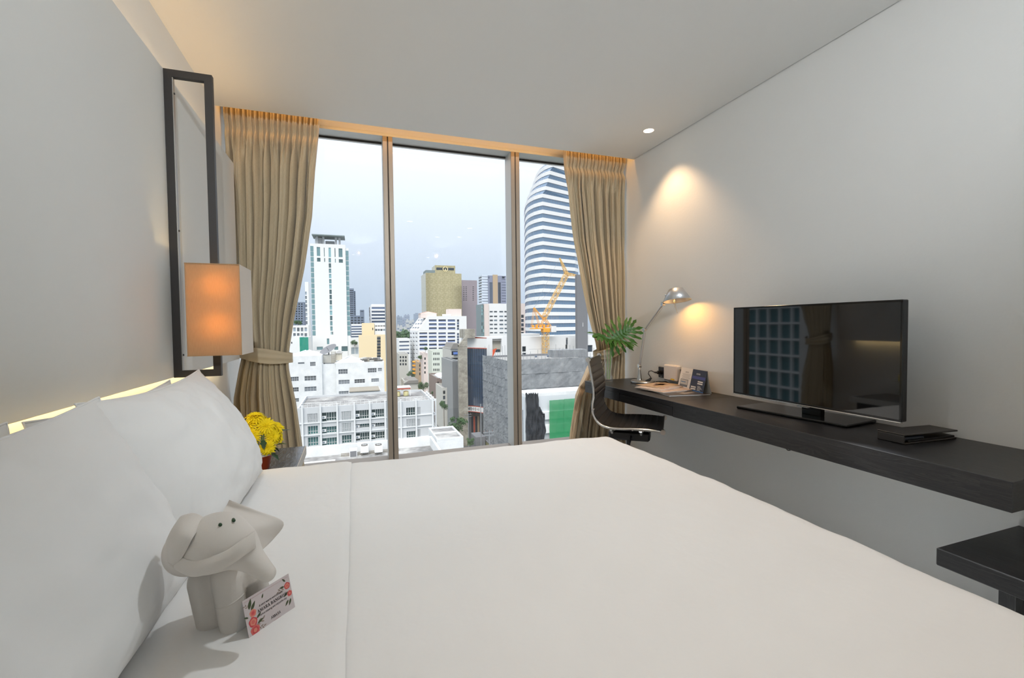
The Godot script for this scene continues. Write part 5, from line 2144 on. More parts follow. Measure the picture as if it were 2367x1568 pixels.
func shoulder(t: Node3D, lo: Vector3, hi: Vector3, d: float, m: Material) -> void:
	# wedge between the low side wall and the high front: lo is the foot of the slope, hi its top
	var s := Sh.new()
	s.prism(PackedVector2Array([Vector2(lo.x, lo.y), Vector2(hi.x, lo.y), Vector2(hi.x, hi.y)]), d)
	var sl := obj("sloping_shoulder", s, m, t)
	var dir := Vector3(hi.x - lo.x, hi.y - lo.y, 0)
	var out := Vector3(-dir.y, dir.x, 0).normalized()
	for j in 3:
		for i in 3:
			var c := Vector3(lo.x, lo.y, 0) + dir * (0.2 + 0.29 * j) + Vector3(0, 0, -d * (0.22 + 0.28 * i)) + out * 0.02
			var w := piece("roof_window", unit_box, C.dark_glass, sl, c, Vector3(dir.length() * 0.1, 0.12, d * 0.17))
			w.basis = Basis(dir.normalized(), out, Vector3(0, 0, 1)) * Basis.from_scale(w.scale)


func round_tower(at: Vector3, w: float, _left: float, top: float, low: float) -> void:
	# plan: a flat front that runs right from the corner, and a curve that falls away to the left
	var t := thing("round_tower", "tall round-cornered office tower striped with white and blue glass bands, rising out of view", "tower", at)
	var a := deg_to_rad(17.0)
	var right := Vector2(cos(a), -sin(a)) * w
	var curve := [Vector2(0, 0), Vector2(-1.5, -2.6), Vector2(-2.64, -6), Vector2(-3.1, -10), Vector2(-3.09, -14), Vector2(-2.3, -19), Vector2(-1.0, -24), Vector2(1.0, -30), Vector2(3.4, -37), Vector2(10.3, -50)]
	var plan := func(corner: float, edge: float, inset: float) -> PackedVector2Array:
		var p := PackedVector2Array([right - Vector2(0, inset) + Vector2(-0.1, 0) * inset])
		for k in curve.size():
			var f := float(k) / (curve.size() - 1)
			var q: Vector2 = curve[k] + Vector2(lerpf(corner, edge, minf(1.0, f * 1.6)), -0.25 * corner * f)
			q += Vector2(0.6, -0.8) * inset if k else Vector2(0.25, -1.0) * inset
			p.append(q)
		p.append(Vector2(right.x + 4.0, -52.0))
		p.append(Vector2(right.x + 4.0, right.y - 4.0))
		return p
	var pitch := 4.232
	var cs := [0.0, 1.9, 3.2, 4.4, 6.2, 8.4, 11.0]
	var es := [0.0, 1.5, 3.4, 5.3, 7.0, 8.6, 10.2]
	for k in 23:
		var v := low + pitch * k
		var e0 := maxi(k - 18, 0)
		var e1 := maxi(k - 17, 0)
		if k < 18:
			e1 = 0
		var s := Sh.new()
		s.flat()
		ring(s, plan.call(cs[e0], es[e0], 0.0), v - (pitch - 2.23), v)
		obj("spandrel", s, C.white, t)
		s = Sh.new()
		s.flat()
		var lo: PackedVector2Array = plan.call(cs[e0], es[e0], 0.35)
		var hi: PackedVector2Array = plan.call(cs[e1], es[e1], 0.35)
		for i in lo.size():
			var j := (i + 1) % lo.size()
			var d := lo[j] - lo[i]
			s.quad(Vector3(lo[i].x, v, lo[i].y), Vector3(lo[j].x, v, lo[j].y), Vector3(hi[j].x, v + 2.23, hi[j].y), Vector3(hi[i].x, v + 2.23, hi[i].y), Vector3(-d.y, 0, d.x) * (-1.0 if Geometry2D.is_polygon_clockwise(lo) else 1.0) * -1.0)
		var g := obj("window_band", s, C.tower_glass, t)
		s = Sh.new()
		s.flat()
		for i in lo.size() - 3:
			var m := int(maxf(1.0, (lo[i + 1] - lo[i]).length() / 1.7))
			for e in m:
				var x := lo[i].lerp(lo[i + 1], float(e) / m)
				var y := hi[i].lerp(hi[i + 1], float(e) / m)
				s.bar(Vector3(x.x, v, x.y), Vector3(y.x, v + 2.23, y.y), 0.12)
		obj("mullion", s, C.blue_wall, g).set_meta("kind", "stuff")
	var s2 := Sh.new()
	s2.flat()
	ring(s2, plan.call(0.0, 0.0, 0.0), 0.0, low - (pitch - 2.23))
	obj("tower_foot", s2, C.white, t)


func ring(s: Sh, p: PackedVector2Array, v0: float, v1: float) -> void:
	s.prism(p, v1 - v0, Basis(Vector3(1, 0, 0), Vector3(0, 0, 1), Vector3(0, 1, 0)), Vector3(0, v1, 0))


func lattice(s: Sh, a: Vector3, b: Vector3, w0: float, w1: float, n: int, bar: float) -> void:
	var d := (b - a).normalized()
	var x := Vector3(0, 0, 1)
	var y := d.cross(x).normalized()
	var prev := []
	for k in n + 1:
		var c := a.lerp(b, float(k) / n)
		var w := lerpf(w0, w1, float(k) / n) / 2.0
		var now := [c + x * w + y * w, c - x * w + y * w, c - x * w - y * w, c + x * w - y * w]
		for i in 4:
			if k:
				s.bar(prev[i], now[i], bar)
				if (k + i) % 2:
					s.bar(prev[i], now[(i + 1) % 4], bar * 0.7)
				else:
					s.bar(prev[(i + 1) % 4], now[i], bar * 0.7)
			s.bar(now[i], now[(i + 1) % 4], bar * 0.7)
		prev = now


func crane(at: Vector3, q: Array) -> void:
	var t := thing("tower_crane", "orange-yellow tower crane with a raised lattice jib in front of the round tower", "crane", at)
	var P := func(k: int, z := 0.0) -> Vector3: return Vector3(q[k].x, q[k].y, z)
	var s := Sh.new()
	lattice(s, Vector3(0, q[0].y - 8.0, 0), Vector3(0, q[1].y, 0), 1.9, 1.9, 12, 0.16)
	obj("mast", s, C.crane_pale, t)
	s = Sh.new()
	s.boxab(Vector3(-1.3, q[1].y, -1.3), Vector3(1.3, q[1].y + 1.2, 1.3), 0.1)
	obj("slewing_ring", s, C.crane, t)
	s = Sh.new()
	s.boxab(P.call(7, -1.2), P.call(8, 1.2) + Vector3(0, 0.9, 0), 0.05)
	for k in 5:
		s.box(Vector3(lerpf(q[7].x, q[8].x, 0.1 + 0.2 * k), q[7].y + 1.0, 0.3), Vector3(0.7, 0.9 + 0.4 * (k % 2), 1.0), 0.05)
	obj("machinery_deck", s, C.crane, t)
	s = Sh.new()
	s.boxab(P.call(10, 0.2), P.call(9, 1.6), 0.06)
	tag(obj("cab", s, C.white, t), "white operator cab")
	s = Sh.new()
	lattice(s, P.call(2), P.call(3), 1.5, 1.5, 16, 0.15)
	obj("jib", s, C.crane_pale, t)
	s = Sh.new()
	lattice(s, P.call(3), P.call(4), 1.1, 0.3, 7, 0.13)
	obj("fly_jib", s, C.crane_pale, t)
	s = Sh.new()
	lattice(s, P.call(3), P.call(5), 1.0, 0.5, 6, 0.13)
	obj("jib_strut", s, C.crane_pale, t)
	s = Sh.new()
	for z in [-0.7, 0.7]:
		s.bar(P.call(6, z * 0.6), P.call(2, z) + Vector3(1.0, -2.2, 0), 0.2)
		s.bar(P.call(6, z * 0.6), P.call(2, z) + Vector3(-2.0, -3.0, 0), 0.16)
		s.bar(P.call(6, z * 0.6), P.call(7, z) + Vector3(0.3, 0.8, 0), 0.1)
		s.bar(P.call(2, z), P.call(2, z) + Vector3(2.4, -3.4, 0), 0.22)
		s.bar(P.call(2, z), P.call(2, z) + Vector3(-1.4, -3.4, 0), 0.22)
	obj("a_frame", s, C.crane, t)
	for k in [3, 4]:
		s = Sh.new()
		s.bar(P.call(6), P.call(k), 0.05)
		obj("pendant_line", s, C.steel, t)


func curved_front(at: Vector3, w: float, y0: float, y1: float, y2: float, y3: float) -> void:
	var t := thing("curved_glass_building", "building with a curved dark blue glass front under a white cornice", "building", at)
	var n := 10
	var pt := func(k: float) -> Vector2:
		# sweeps from far left to near right
		return Vector2(w * k, -3.0 + 6.5 * pow(k, 1.8))
	for part in [["sign_band", y0, y1, C.white, 0.5], ["glass_front", y1, y2, C.blue_curtain, 0.0], ["cornice", y2, y3, C.white, 0.4], ["red_line", y2 - 0.25, y2, C.red, 0.5], ["red_line", y3 - 0.2, y3, C.red, 0.5], ["red_line", y1 - 0.2, y1, C.red, 0.6], ["red_line", y0, y0 + 0.2, C.red, 0.6]]:
		var s := Sh.new()
		s.flat()
		var p := PackedVector2Array()
		for k in n + 1:
			var q: Vector2 = pt.call(float(k) / n)
			p.append(q + Vector2(0, part[4]))
		p.append(Vector2(w, -9))
		p.append(Vector2(0, -9))
		ring(s, p, part[1], part[2])
		obj(part[0], s, part[3], t)
	var g := Sh.new()
	for k in range(0, n + 1):
		var q: Vector2 = pt.call(float(k) / n)
		g.boxab(Vector3(q.x - 0.05, y1, q.y - 0.02), Vector3(q.x + 0.05, y2, q.y + 0.06))
	var rows := 13
	for j in rows:
		for k in n:
			var a: Vector2 = pt.call(float(k) / n)
			var b: Vector2 = pt.call(float(k + 1) / n)
			var y := lerpf(y1, y2, float(j) / rows)
			g.bar(Vector3(a.x, y, a.y + 0.03), Vector3(b.x, y, b.y + 0.03), 0.08)
	var m := obj("glazing_bars", g, C.dark_glass, t)
	m.set_meta("kind", "stuff")
	# dark strokes of the sign lettering
	for k in 9:
		var a: Vector2 = pt.call(0.12 + 0.075 * k)
		var s := Sh.new()
		s.box(Vector3(a.x, lerpf(y0, y1, 0.5), a.y + 0.55), Vector3(0.26, (y1 - y0) * (0.30 + 0.12 * (k % 3)), 0.06))
		s.box(Vector3(a.x + 0.17, lerpf(y0, y1, 0.5 + 0.05 * (k % 2)), a.y + 0.6), Vector3(0.12, (y1 - y0) * 0.4, 0.06))
		obj("sign_letter", s, C.black_net, t)
	var s := Sh.new()
	s.boxab(Vector3(0, 0, -9), Vector3(w, y0, -4.0))
	obj("ground_floor", s, C.concrete_grey, t)
	s = Sh.new()
	s.boxab(Vector3(w * 0.35, 0, -4.0), Vector3(w * 0.9, y0 - 1.0, -3.8))
	obj("shop_front", s, C.brown_wall, t)
	for k in 4:
		s = Sh.new()
		s.boxab(Vector3(w * (0.37 + 0.13 * k), 0.5, -3.8), Vector3(w * (0.46 + 0.13 * k), y0 - 2.0, -3.7))
		obj("shop_window", s, [C.dark_glass, C.red, C.dark_glass, C.tan][k], t)


func gable(t: Node3D, u0: float, u1: float, u2: float, v0: float, v1: float, m: Material) -> void:
	var s := Sh.new()
	s.prism(PackedVector2Array([Vector2(u0, v0 - 0.5), Vector2(u2, v0 - 0.5), Vector2(u2, v1), Vector2(u1, v1), Vector2(u0, v0)]), 1.2, Basis(), Vector3(0, 0, 0.05))
	obj("gable_top", s, m, t)


func ribs(t: Node3D, w: float, h: float, n: int, m: Material) -> void:
	var s := Sh.new()
	for k in n:
		s.boxab(Vector3(w * k / n, 0, 0), Vector3(w * (k + 0.45) / n, h - 0.1, 0.15))
	obj("sheet_ribs", s, m, t).set_meta("kind", "stuff")


func apartment_fit(t: Node3D, rects: Array, posts: Array, h: float, floors: Array) -> void:
	# white posts, window frames, balcony rails and air conditioners of the grey flats
	for x in posts:
		piece("post", unit_box, C.bright, t, Vector3(x, (h + 0.6) / 2.0 + 6.0, 0.35), Vector3(0.32, h + 0.6 - 12.0, 0.4))
	for v in floors:
		piece("floor_band", unit_box, C.bright, t, Vector3(posts[8] / 2.0, v, 0.1), Vector3(posts[8], 0.22, 0.26))
	for k in rects.size():
		var q: Array = rects[k]
		var balcony := k in [3, 4, 5, 9, 10, 11, 12, 13, 14]
		var s := Sh.new()
		var x0: float = q[0]
		if balcony:
			x0 = lerpf(q[0], q[2], 0.3)
			# air conditioner at the left end
			var a := Sh.new()
			var c := Vector3(lerpf(q[0], q[2], 0.14), lerpf(q[1], q[3], 0.45), -0.35)
			a.box(c, Vector3(0.8, 0.6, 0.35), 0.03)
			var u := obj("air_conditioner", a, C.white, t)
			a = Sh.new()
			a.lathe([Vector2(0, 0.01), Vector2(0.2, 0.01), Vector2(0.22, 0.0)], 16, c + Vector3(-0.1, 0, 0.176), Basis(Vector3(1, 0, 0), PI / 2))
			obj("fan_grille", a, C.grey_glass, u)
			# slatted balcony front
			if k in [4, 5, 10, 13, 11, 14]:
				piece("balcony_front", unit_box, C.pale_grey, t, Vector3((q[0] + q[2]) / 2.0, q[1] - 0.15, 0.05), Vector3(q[2] - q[0], 0.55, 0.12))
		var w: float = q[2] - x0
		for e in 5:
			var x: float = clampf(x0 + w * e / 4.0, x0 + 0.04, q[2] - 0.04)
			s.boxab(Vector3(x - 0.04, q[1], -0.76), Vector3(x + 0.04, q[3], -0.66))
		for y in [q[1] + 0.04, lerpf(q[1], q[3], 0.34), q[3] - 0.04]:
			s.boxab(Vector3(x0, y - 0.04, -0.76), Vector3(q[2], y + 0.04, -0.66))
		obj("window_frame", s, C.white, t)
		if k in [0, 6, 7, 16, 18, 19, 20]:
			s = Sh.new()
			for e in 9:
				var x: float = lerpf(q[0], q[2], (e + 0.5) / 9.0)
				s.boxab(Vector3(x - w * 0.036, q[1], -0.12), Vector3(x + w * 0.036, q[3], -0.08))
			obj("sun_screen", s, C.pale_grey, t)


func railing(t: Node3D, u0: float, u1: float, v: float, z: float, n: int) -> void:
	var s := Sh.new()
	for k in n + 1:
		var x := lerpf(u0, u1, float(k) / n)
		s.bar(Vector3(x, v, z), Vector3(x, v + 0.9, z), 0.06)
	for y in [0.45, 0.9]:
		s.bar(Vector3(u0, v + y, z), Vector3(u1, v + y, z), 0.06)
	obj("roof_railing", s, C.white, t)


func side_fins(t: Node3D, w: float, d: float, h: float) -> void:
	for k in 5:
		var z := -1.0 - 3.4 * k
		piece("fin", unit_box, C.bright, t, Vector3(w + 0.9, h / 2.0 + 5.0, z), Vector3(0.3, h - 10.0, 0.3))
		for y in [0.0, 3.4, 6.8]:
			piece("fin_tie", unit_box, C.bright, t, Vector3(w + 0.45, h - 0.4 - y, z), Vector3(0.9, 0.2, 0.2))
	for y in [0.0, 3.4, 6.8]:
		piece("fin_rail", unit_box, C.bright, t, Vector3(w + 0.9, h - 0.4 - y, -7.8), Vector3(0.2, 0.25, 14.0))


func tank_rack(t: Node3D, u0: float, u1: float, v: float, h: float, z: float) -> void:
	var s := Sh.new()
	s.boxab(Vector3(u0, v + h * 0.62, z - 2.0), Vector3(u1, v + h * 0.78, z + 1.4), 0.05)
	obj("tank_shelter_roof", s, C.red, t)
	s = Sh.new()
	s.boxab(Vector3(u0 - 0.1, v + h * 0.78, z - 2.0), Vector3(u1 + 0.1, v + h * 0.88, z + 1.5), 0.05)
	obj("tank_shelter_edge", s, C.white, t)
	for x in [0.22, 0.74]:
		s = Sh.new()
		s.lathe([Vector2(0, 0), Vector2(0.62, 0), Vector2(0.66, 0.1), Vector2(0.66, h * 0.5), Vector2(0.5, h * 0.58), Vector2(0, h * 0.6)], 18, Vector3(lerpf(u0, u1, x), v - 0.5, z + 0.3))
		obj("water_tank", s, C.yellow_wall, t)
	for x in [u0 + 0.1, u1 - 0.1]:
		piece("shelter_post", unit_box, C.white, t, Vector3(x, v + h * 0.3 - 0.3, z + 1.3), Vector3(0.15, h * 0.7, 0.15))


func near_roof(u0: float, u1: float, v: float, z: float) -> void:
	var t := thing("near_rooftop", "flat stained rooftop with a white parapet just below the window", "rooftop", Vector3(0, STREET, z))
	var y := v - STREET
	var s := Sh.new()
	s.boxab(Vector3(u0 - 12.0, 0, 0), Vector3(u1, y - 1.3, 24.0))
	obj("building_body", s, C.bright, t)
	s = Sh.new()
	s.boxab(Vector3(u0 - 12.0, y - 1.3, 0.3), Vector3(u1 - 0.3, y - 1.25, 24.0))
	obj("roof", s, C.stained_roof, t)
	s = Sh.new()
	s.boxab(Vector3(u0 - 12.0, y - 1.3, 0.0), Vector3(u1, y, 0.3), 0.03)
	s.boxab(Vector3(u1 - 0.3, y - 1.3, 0.3), Vector3(u1, y, 24.0), 0.03)
	obj("parapet", s, C.bright, t)
	s = Sh.new()
	s.boxab(Vector3(u0 - 12.0, y - 1.25, 2.6), Vector3(-2.6, y - 1.15, 3.0), 0.02)
	s.boxab(Vector3(-2.9, y - 1.25, 3.0), Vector3(-2.6, y - 1.15, 20.0), 0.02)
	obj("roof_kerb", s, C.white, t)
	for k in 3:
		s = Sh.new()
		s.tube([Vector3(-2.0, y - 1.0 - 0.12 * k, 1.0 + 0.2 * k), Vector3(5.2, y - 1.0 - 0.12 * k, 1.0 + 0.2 * k)], 0.05, 6)
		obj("roof_pipe", s, C.brown_roof, t)
	var p := thing("roof_stairhouse", "square white rooftop stairhouse with a dark stained top, low in the middle of the window", "rooftop block", Vector3(10.3, STREET, -61.4))
	y = -15.6 + 1.239 - STREET
	s = Sh.new()
	s.boxab(Vector3(0, 0, -7.2), Vector3(3.75, y - 0.3, 0))
	obj("wall", s, C.bright, p)
	s = Sh.new()
	s.boxab(Vector3(0.25, y - 0.3, -6.95), Vector3(3.5, y - 0.22, -0.2))
	obj("roof", s, C.stained_roof, p)
	s = Sh.new()
	for q in [[0.0, 0.0, 3.75, 0.2], [0.0, 7.0, 3.75, 7.2], [0.0, 0.2, 0.2, 7.0], [3.5, 0.2, 3.75, 7.0], [0.25, 3.6, 3.5, 3.75]]:
		s.boxab(Vector3(q[0], y - 0.3, -q[3]), Vector3(q[2], y, -q[1]), 0.02)
	obj("parapet", s, C.bright, p)
	s = Sh.new()
	s.boxab(Vector3(-0.9, 0, -5.0), Vector3(0, y - 1.4, 0))
	obj("side_wall", s, C.bright, p)
	s = Sh.new()
	s.boxab(Vector3(-0.75, y - 1.4, -4.9), Vector3(-0.02, y - 1.35, -0.1))
	obj("side_roof", s, C.stained_roof, p)
	s = Sh.new()
	s.tube([Vector3(-0.25, y - 1.5, 0.15), Vector3(-0.25, y - 1.7, 0.15), Vector3(-0.25, 12.0, 0.15)], 0.08, 8)
	obj("drain_pipe", s, C.pale_grey, p)


func near_units(places: Array, y: float) -> void:
	var say := ["grey louvred air conditioning unit on the near rooftop, nearest the bedside table", "white round-fan air conditioner, middle one of three on the near rooftop", "white air conditioning unit with a round fan on the near rooftop beside the first mullion"]
	for k in 3:
		var q: Array = places[k]
		var t := thing("rooftop_air_conditioner", say[k], "air conditioner", Vector3(q[0], y, q[1]), 0.0, "rooftop air conditioners")
		t.scale = Vector3.ONE * 0.42
		var s := Sh.new()
		if k == 0:
			s.boxab(Vector3(-1.1, 0, -1.1), Vector3(1.1, 2.4, 1.1), 0.06)
			obj("case", s, C.white, t)
			s = Sh.new()
			s.boxab(Vector3(-0.9, 0.2, 1.1), Vector3(0.9, 1.9, 1.14))
			obj("louvre_panel", s, C.concrete_grey, t)
		else:
			s.boxab(Vector3(-1.2, 0.9, -1.2), Vector3(1.2, 2.9, 1.2), 0.06)
			obj("case", s, C.white, t)
			s = Sh.new()
			s.lathe([Vector2(0.95, 2.9), Vector2(1.0, 3.2), Vector2(0.85, 3.2), Vector2(0.8, 3.0), Vector2(0, 3.0)], 24)
			obj("fan_ring", s, C.dark_roof, t)
			s = Sh.new()
			for e in 6:
				var a := TAU * e / 6.0
				s.bar(Vector3(0, 3.06, 0), Vector3(cos(a) * 0.8, 3.06, sin(a) * 0.8), 0.12)
			obj("fan_blades", s, C.pale_grey, t)
			for x in [-1.0, 1.0]:
				s = Sh.new()
				s.bar(Vector3(x, 0, 1.0), Vector3(x * 0.5, 0.95, 1.0), 0.2)
				s.bar(Vector3(x, 0, -1.0), Vector3(x * 0.5, 0.95, -1.0), 0.2)
				obj("stand_leg", s, C.dark_roof, t)


func rebars(t: Node3D, w: float, d: float, h: float) -> void:
	for k in 26:
		var x := w * (k + 0.5) / 26.0
		var s := Sh.new()
		s.bar(Vector3(x, h - 1.0, -0.6), Vector3(x, h + rng.randf_range(0.8, 3.6), -0.6), 0.07)
		obj("scaffold_pole", s, C.steel, t)
	for k in 12:
		var z := -d * (k + 0.5) / 12.0
		var s := Sh.new()
		s.bar(Vector3(0.2, h - 1.0, z), Vector3(0.2, h + rng.randf_range(1.0, 3.4), z), 0.07)
		obj("scaffold_pole", s, C.steel, t)
	var r := Sh.new()
	for y in [1.2, 2.4]:
		r.bar(Vector3(5.0, h + y, -0.6), Vector3(14.0, h + y, -0.6), 0.06)
	obj("scaffold_rail", r, C.steel, t)
	for x in [7.2, 10.5]:
		var s := Sh.new()
		s.box(Vector3(x, h + 0.5, -1.2), Vector3(0.5, 0.5, 0.4), 0.1)
		obj("blue_barrel", s, C.blue_grey, t)
	var f := Sh.new()
	f.quad(Vector3(-0.4, h - 0.3, -14.5), Vector3(-0.4, h + 1.8, -14.2), Vector3(0.9, h + 2.2, -14.4), Vector3(0.2, h + 0.6, -14.6), Vector3(0, 0, 1))
	obj("orange_flag", f, mat(c8(240, 100, 60), 0.8), t)


func wrapped(t: Node3D, q: Array) -> void:
	var n := FastNoiseLite.new()
	n.seed = 77
	n.frequency = 1.0
	var k: Array = q[0]
	var g: Array = q[1]
	# white floor slabs that stand out between the nets
	for e in [q[2], q[3]]:
		var s := Sh.new()
		s.boxab(Vector3(e[0], e[1], -2.0), Vector3(e[0] + 30.0, e[3], 0.5), 0.05)
		obj("balcony_band", s, C.bright, t)
	var s := Sh.new()
	s.boxab(Vector3(k[0], k[1] - 12.0, -1.2), Vector3(k[0] + 32.0, k[3] - 3.2, -1.0))
	obj("dark_storeys", s, C.dark_glass, t)
	# black cloth: torn, crumpled sheets
	for i in 3:
		s = Sh.new()
		var x0 := lerpf(k[0], k[2], i * 0.25) - 0.1
		var x1 := lerpf(k[0], k[2], (i + 1) * 0.25) + 0.1
		var top: float = k[3] - [0.0, 0.0, 2.0][i]
		var f := func(u: float, v: float) -> Vector3:
			var fold := 0.5 * n.get_noise_2d((x0 + u * (x1 - x0)) * 1.6, v * 5.0) + 0.3 * n.get_noise_2d((x0 + u * (x1 - x0)) * 0.8 + v * 9.0, v * 4.0) + 0.3 * n.get_noise_2d(u * 3.0 + i * 5.0, v * 6.0)
			var yy := lerpf(top + 0.5 * n.get_noise_2d(u * 4.0 + i, 3.0), k[1] - 10.0, v)
			var cut := 0.0
			if i == 2:
				cut = -2.6 * smoothstep(0.12, 0.0, v) * u
			return Vector3(lerpf(x0, x1, u) + (0.5 * n.get_noise_2d(v * 6.0, i * 3.0) if i == 2 else 0.0), yy + cut, 0.75 + fold)
		s.sheet(14, 40, f, Vector2.ONE, true)
		obj("black_net", s, C.black_net, t)
	# green net in tall strips
	for i in 5:
		s = Sh.new()
		var x0: float = g[0] + 2.9 * i
		var f := func(u: float, v: float) -> Vector3:
			return Vector3(x0 + u * 2.95, lerpf(g[3] + 0.05 * i, g[1] - 8.0, v), 0.7 + 0.12 * n.get_noise_2d((x0 + u * 2.9) * 1.4, v * 8.0) + 0.05 * (i % 2))
		s.sheet(8, 30, f, Vector2.ONE, true)
		obj("green_net", s, C.green_net, t)


func upper_block(t: Node3D, u0: float, w: float, d: float, v0: float, v1: float, rects: Array, wall: Material, pane: Material) -> void:
	var s := Sh.new()
	face(s, t, Basis(), Vector3.ZERO, u0, w, v0 - 0.02, v1, rects, pane, 0.6)
	s.quad(Vector3(w, v0, 0), Vector3(w, v0, -d), Vector3(w, v1, -d), Vector3(w, v1, 0), Vector3(1, 0, 0))
	s.quad(Vector3(u0, v0, 0), Vector3(u0, v0, -d), Vector3(u0, v1, -d), Vector3(u0, v1, 0), Vector3(-1, 0, 0))
	s.quad(Vector3(u0, v0, -d), Vector3(w, v0, -d), Vector3(w, v1, -d), Vector3(u0, v1, -d), Vector3(0, 0, -1))
	s.quad(Vector3(u0, v1, -d), Vector3(w, v1, -d), Vector3(w, v1, 0), Vector3(u0, v1, 0), Vector3(0, 1, 0))
	obj("upper_wall", s, wall, t)


func city_tree(label: String, at: Vector3, h: float, r: float) -> void:
	var t := thing("city_tree", label, "tree", at, 0.0, "trees along the street")
	var g := RandomNumberGenerator.new()
	g.seed = hash(label)
	var s := Sh.new()
	var ch := minf(h * 0.8, r * 1.7)
	s.tube([Vector3.ZERO, Vector3(r * 0.05, h * 0.3, 0), Vector3(0, h - ch * 0.5, r * 0.04)], [r * 0.07, r * 0.055, r * 0.03], 8)
	for k in 5:
		var a := TAU * k / 5.0 + g.randf()
		s.tube([Vector3(0, h - ch * 0.85, 0), Vector3(cos(a) * r * 0.55, h - ch * 0.4, sin(a) * r * 0.55)], [r * 0.035, r * 0.012], 6)
	obj("trunk", s, C.bark, t)
	s = Sh.new()
	s.flat()
	var clumps := []
	for k in 12:
		var a := g.randf() * TAU
		var y := g.randf_range(-0.75, 0.8)
		var rr := sqrt(1.0 - y * y) * g.randf_range(0.4, 0.75)
		clumps.append([Vector3(cos(a) * rr * r, h - ch * 0.5 + y * ch * 0.4, sin(a) * rr * r), r * g.randf_range(0.28, 0.45)])
	for k in 1300:
		var c = clumps[k % 12]
		var d := Vector3(g.randfn(), g.randfn() * 0.8, g.randfn()).normalized()
		var p: Vector3 = c[0] + d * c[1] * pow(g.randf(), 0.4)
		var n := (d + Vector3(g.randfn(), g.randfn() + 0.8, g.randfn()) * 0.6).normalized()
		var x := n.cross(Vector3(g.randfn(), g.randfn(), g.randfn())).normalized() * r * 0.075
		var y2 := n.cross(x) * 0.6
		s.quad(p - x, p - y2, p + x, p + y2, n)
	obj("crown", s, C.foliage, t).set_meta("kind", "stuff")


func street_pole(k: int, at: Vector3, h: float) -> void:
	var t := thing("street_pole", ["grey utility pole with a crossbar by the olive wall", "slim white pole in front of the curved glass front", "grey utility pole beside the large street tree"][k], "pole", at, 0.0, "street poles")
	var s := Sh.new()
	s.tube([Vector3.ZERO, Vector3(0, h, 0)], [0.16, 0.11], 10)
	obj("pole", s, C.steel, t)
	if k != 1:
		s = Sh.new()
		for y in [h - 0.3, h - 1.0]:
			s.bar(Vector3(-1.4, y, 0), Vector3(1.0, y, 0), 0.14)
		obj("crossbar", s, C.steel, t)
		for x in [-1.2, -0.5, 0.7]:
			s = Sh.new()
			s.tube([Vector3(x, h - 0.25, 0), Vector3(x, h + 0.15, 0)], 0.08, 8)
			obj("insulator", s, C.brown_wall, t)


func lanterns(at: Vector3, low: float, high: float) -> void:
	var t := thing("stacked_lantern_post", "orange tower of stacked rounded balconies beside the tan house", "tower", at)
	var s := Sh.new()
	s.tube([Vector3(0, 0, 0), Vector3(0, high, 0)], 1.0, 10)
	obj("core", s, C.tan, t)
	for k in 4:
		s = Sh.new()
		var y := lerpf(low, high, (k + 0.25) / 4.0)
		var h := (high - low) / 4.0
		s.lathe([Vector2(0.9, -0.15 * h), Vector2(2.2, 0.05 * h), Vector2(2.3, 0.4 * h), Vector2(1.2, 0.42 * h)], 16, Vector3(0, y, 0))
		obj("round_balcony", s, C.orange, t)


func road_sign(at: Vector3, w: float, v0: float, v1: float) -> void:
	var t := thing("road_sign", "green road sign over the far end of the street", "road sign", at)
	var s := Sh.new()
	s.boxab(Vector3(0, v0, -0.1), Vector3(w, v1, 0.1), 0.05)
	obj("sign_board", s, C.road_sign, t)
	s = Sh.new()
	s.tube([Vector3(w * 0.9, 0, -0.3), Vector3(w * 0.9, v1, -0.3)], 0.2, 8)
	obj("post", s, C.steel, t)
	for k in 2:
		s = Sh.new()
		s.boxab(Vector3(w * 0.15, lerpf(v0, v1, 0.25 + 0.35 * k), 0.1), Vector3(w * (0.75 - 0.2 * k), lerpf(v0, v1, 0.4 + 0.35 * k), 0.14))
		obj("printed_line", s, C.white, t)


func far_towers(list: Array) -> void:
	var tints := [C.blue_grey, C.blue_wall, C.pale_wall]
	var k := 0
	for q in list:
		k += 1
		var t := thing("distant_tower", ["leftmost pale tower of the hazy skyline", "second tower of the hazy skyline next to the leftmost", "thin dark tower of the hazy skyline", "tall dark twin tower of the hazy skyline, left twin", "tall dark twin tower of the hazy skyline, right twin", "pale mid-height block below the twin towers", "low pale block right of the twin towers", "pale block under the broad far tower", "broad far tower beside the gold tower", "low far block at the left edge of the skyline", "low far block second from the left of the skyline", "lowest far block before the skyline", "low far block below the dark twins", "far slab half hidden behind the gold tower"][k - 1], "building", Vector3(q[0], STREET, -q[1]), 0.0, "hazy skyline")
		var s := Sh.new()
		s.boxab(Vector3(0, 0, -q[2]), Vector3(q[2], q[3], 0))
		obj("wall", s, tints[int(q[4])], t)
		s = Sh.new()
		s.boxab(Vector3(q[2] * 0.25, q[3], -q[2] * 0.7), Vector3(q[2] * 0.75, q[3] + 4.0, -q[2] * 0.3))
		obj("plant_room", s, tints[int(q[4])], t)
		for j in 6:
			piece("window_band", unit_box, C.band_glass, t, Vector3(q[2] / 2.0, q[3] - 8.0 - 9.0 * j, 0.05), Vector3(q[2] * 0.85, 3.5, 0.3))


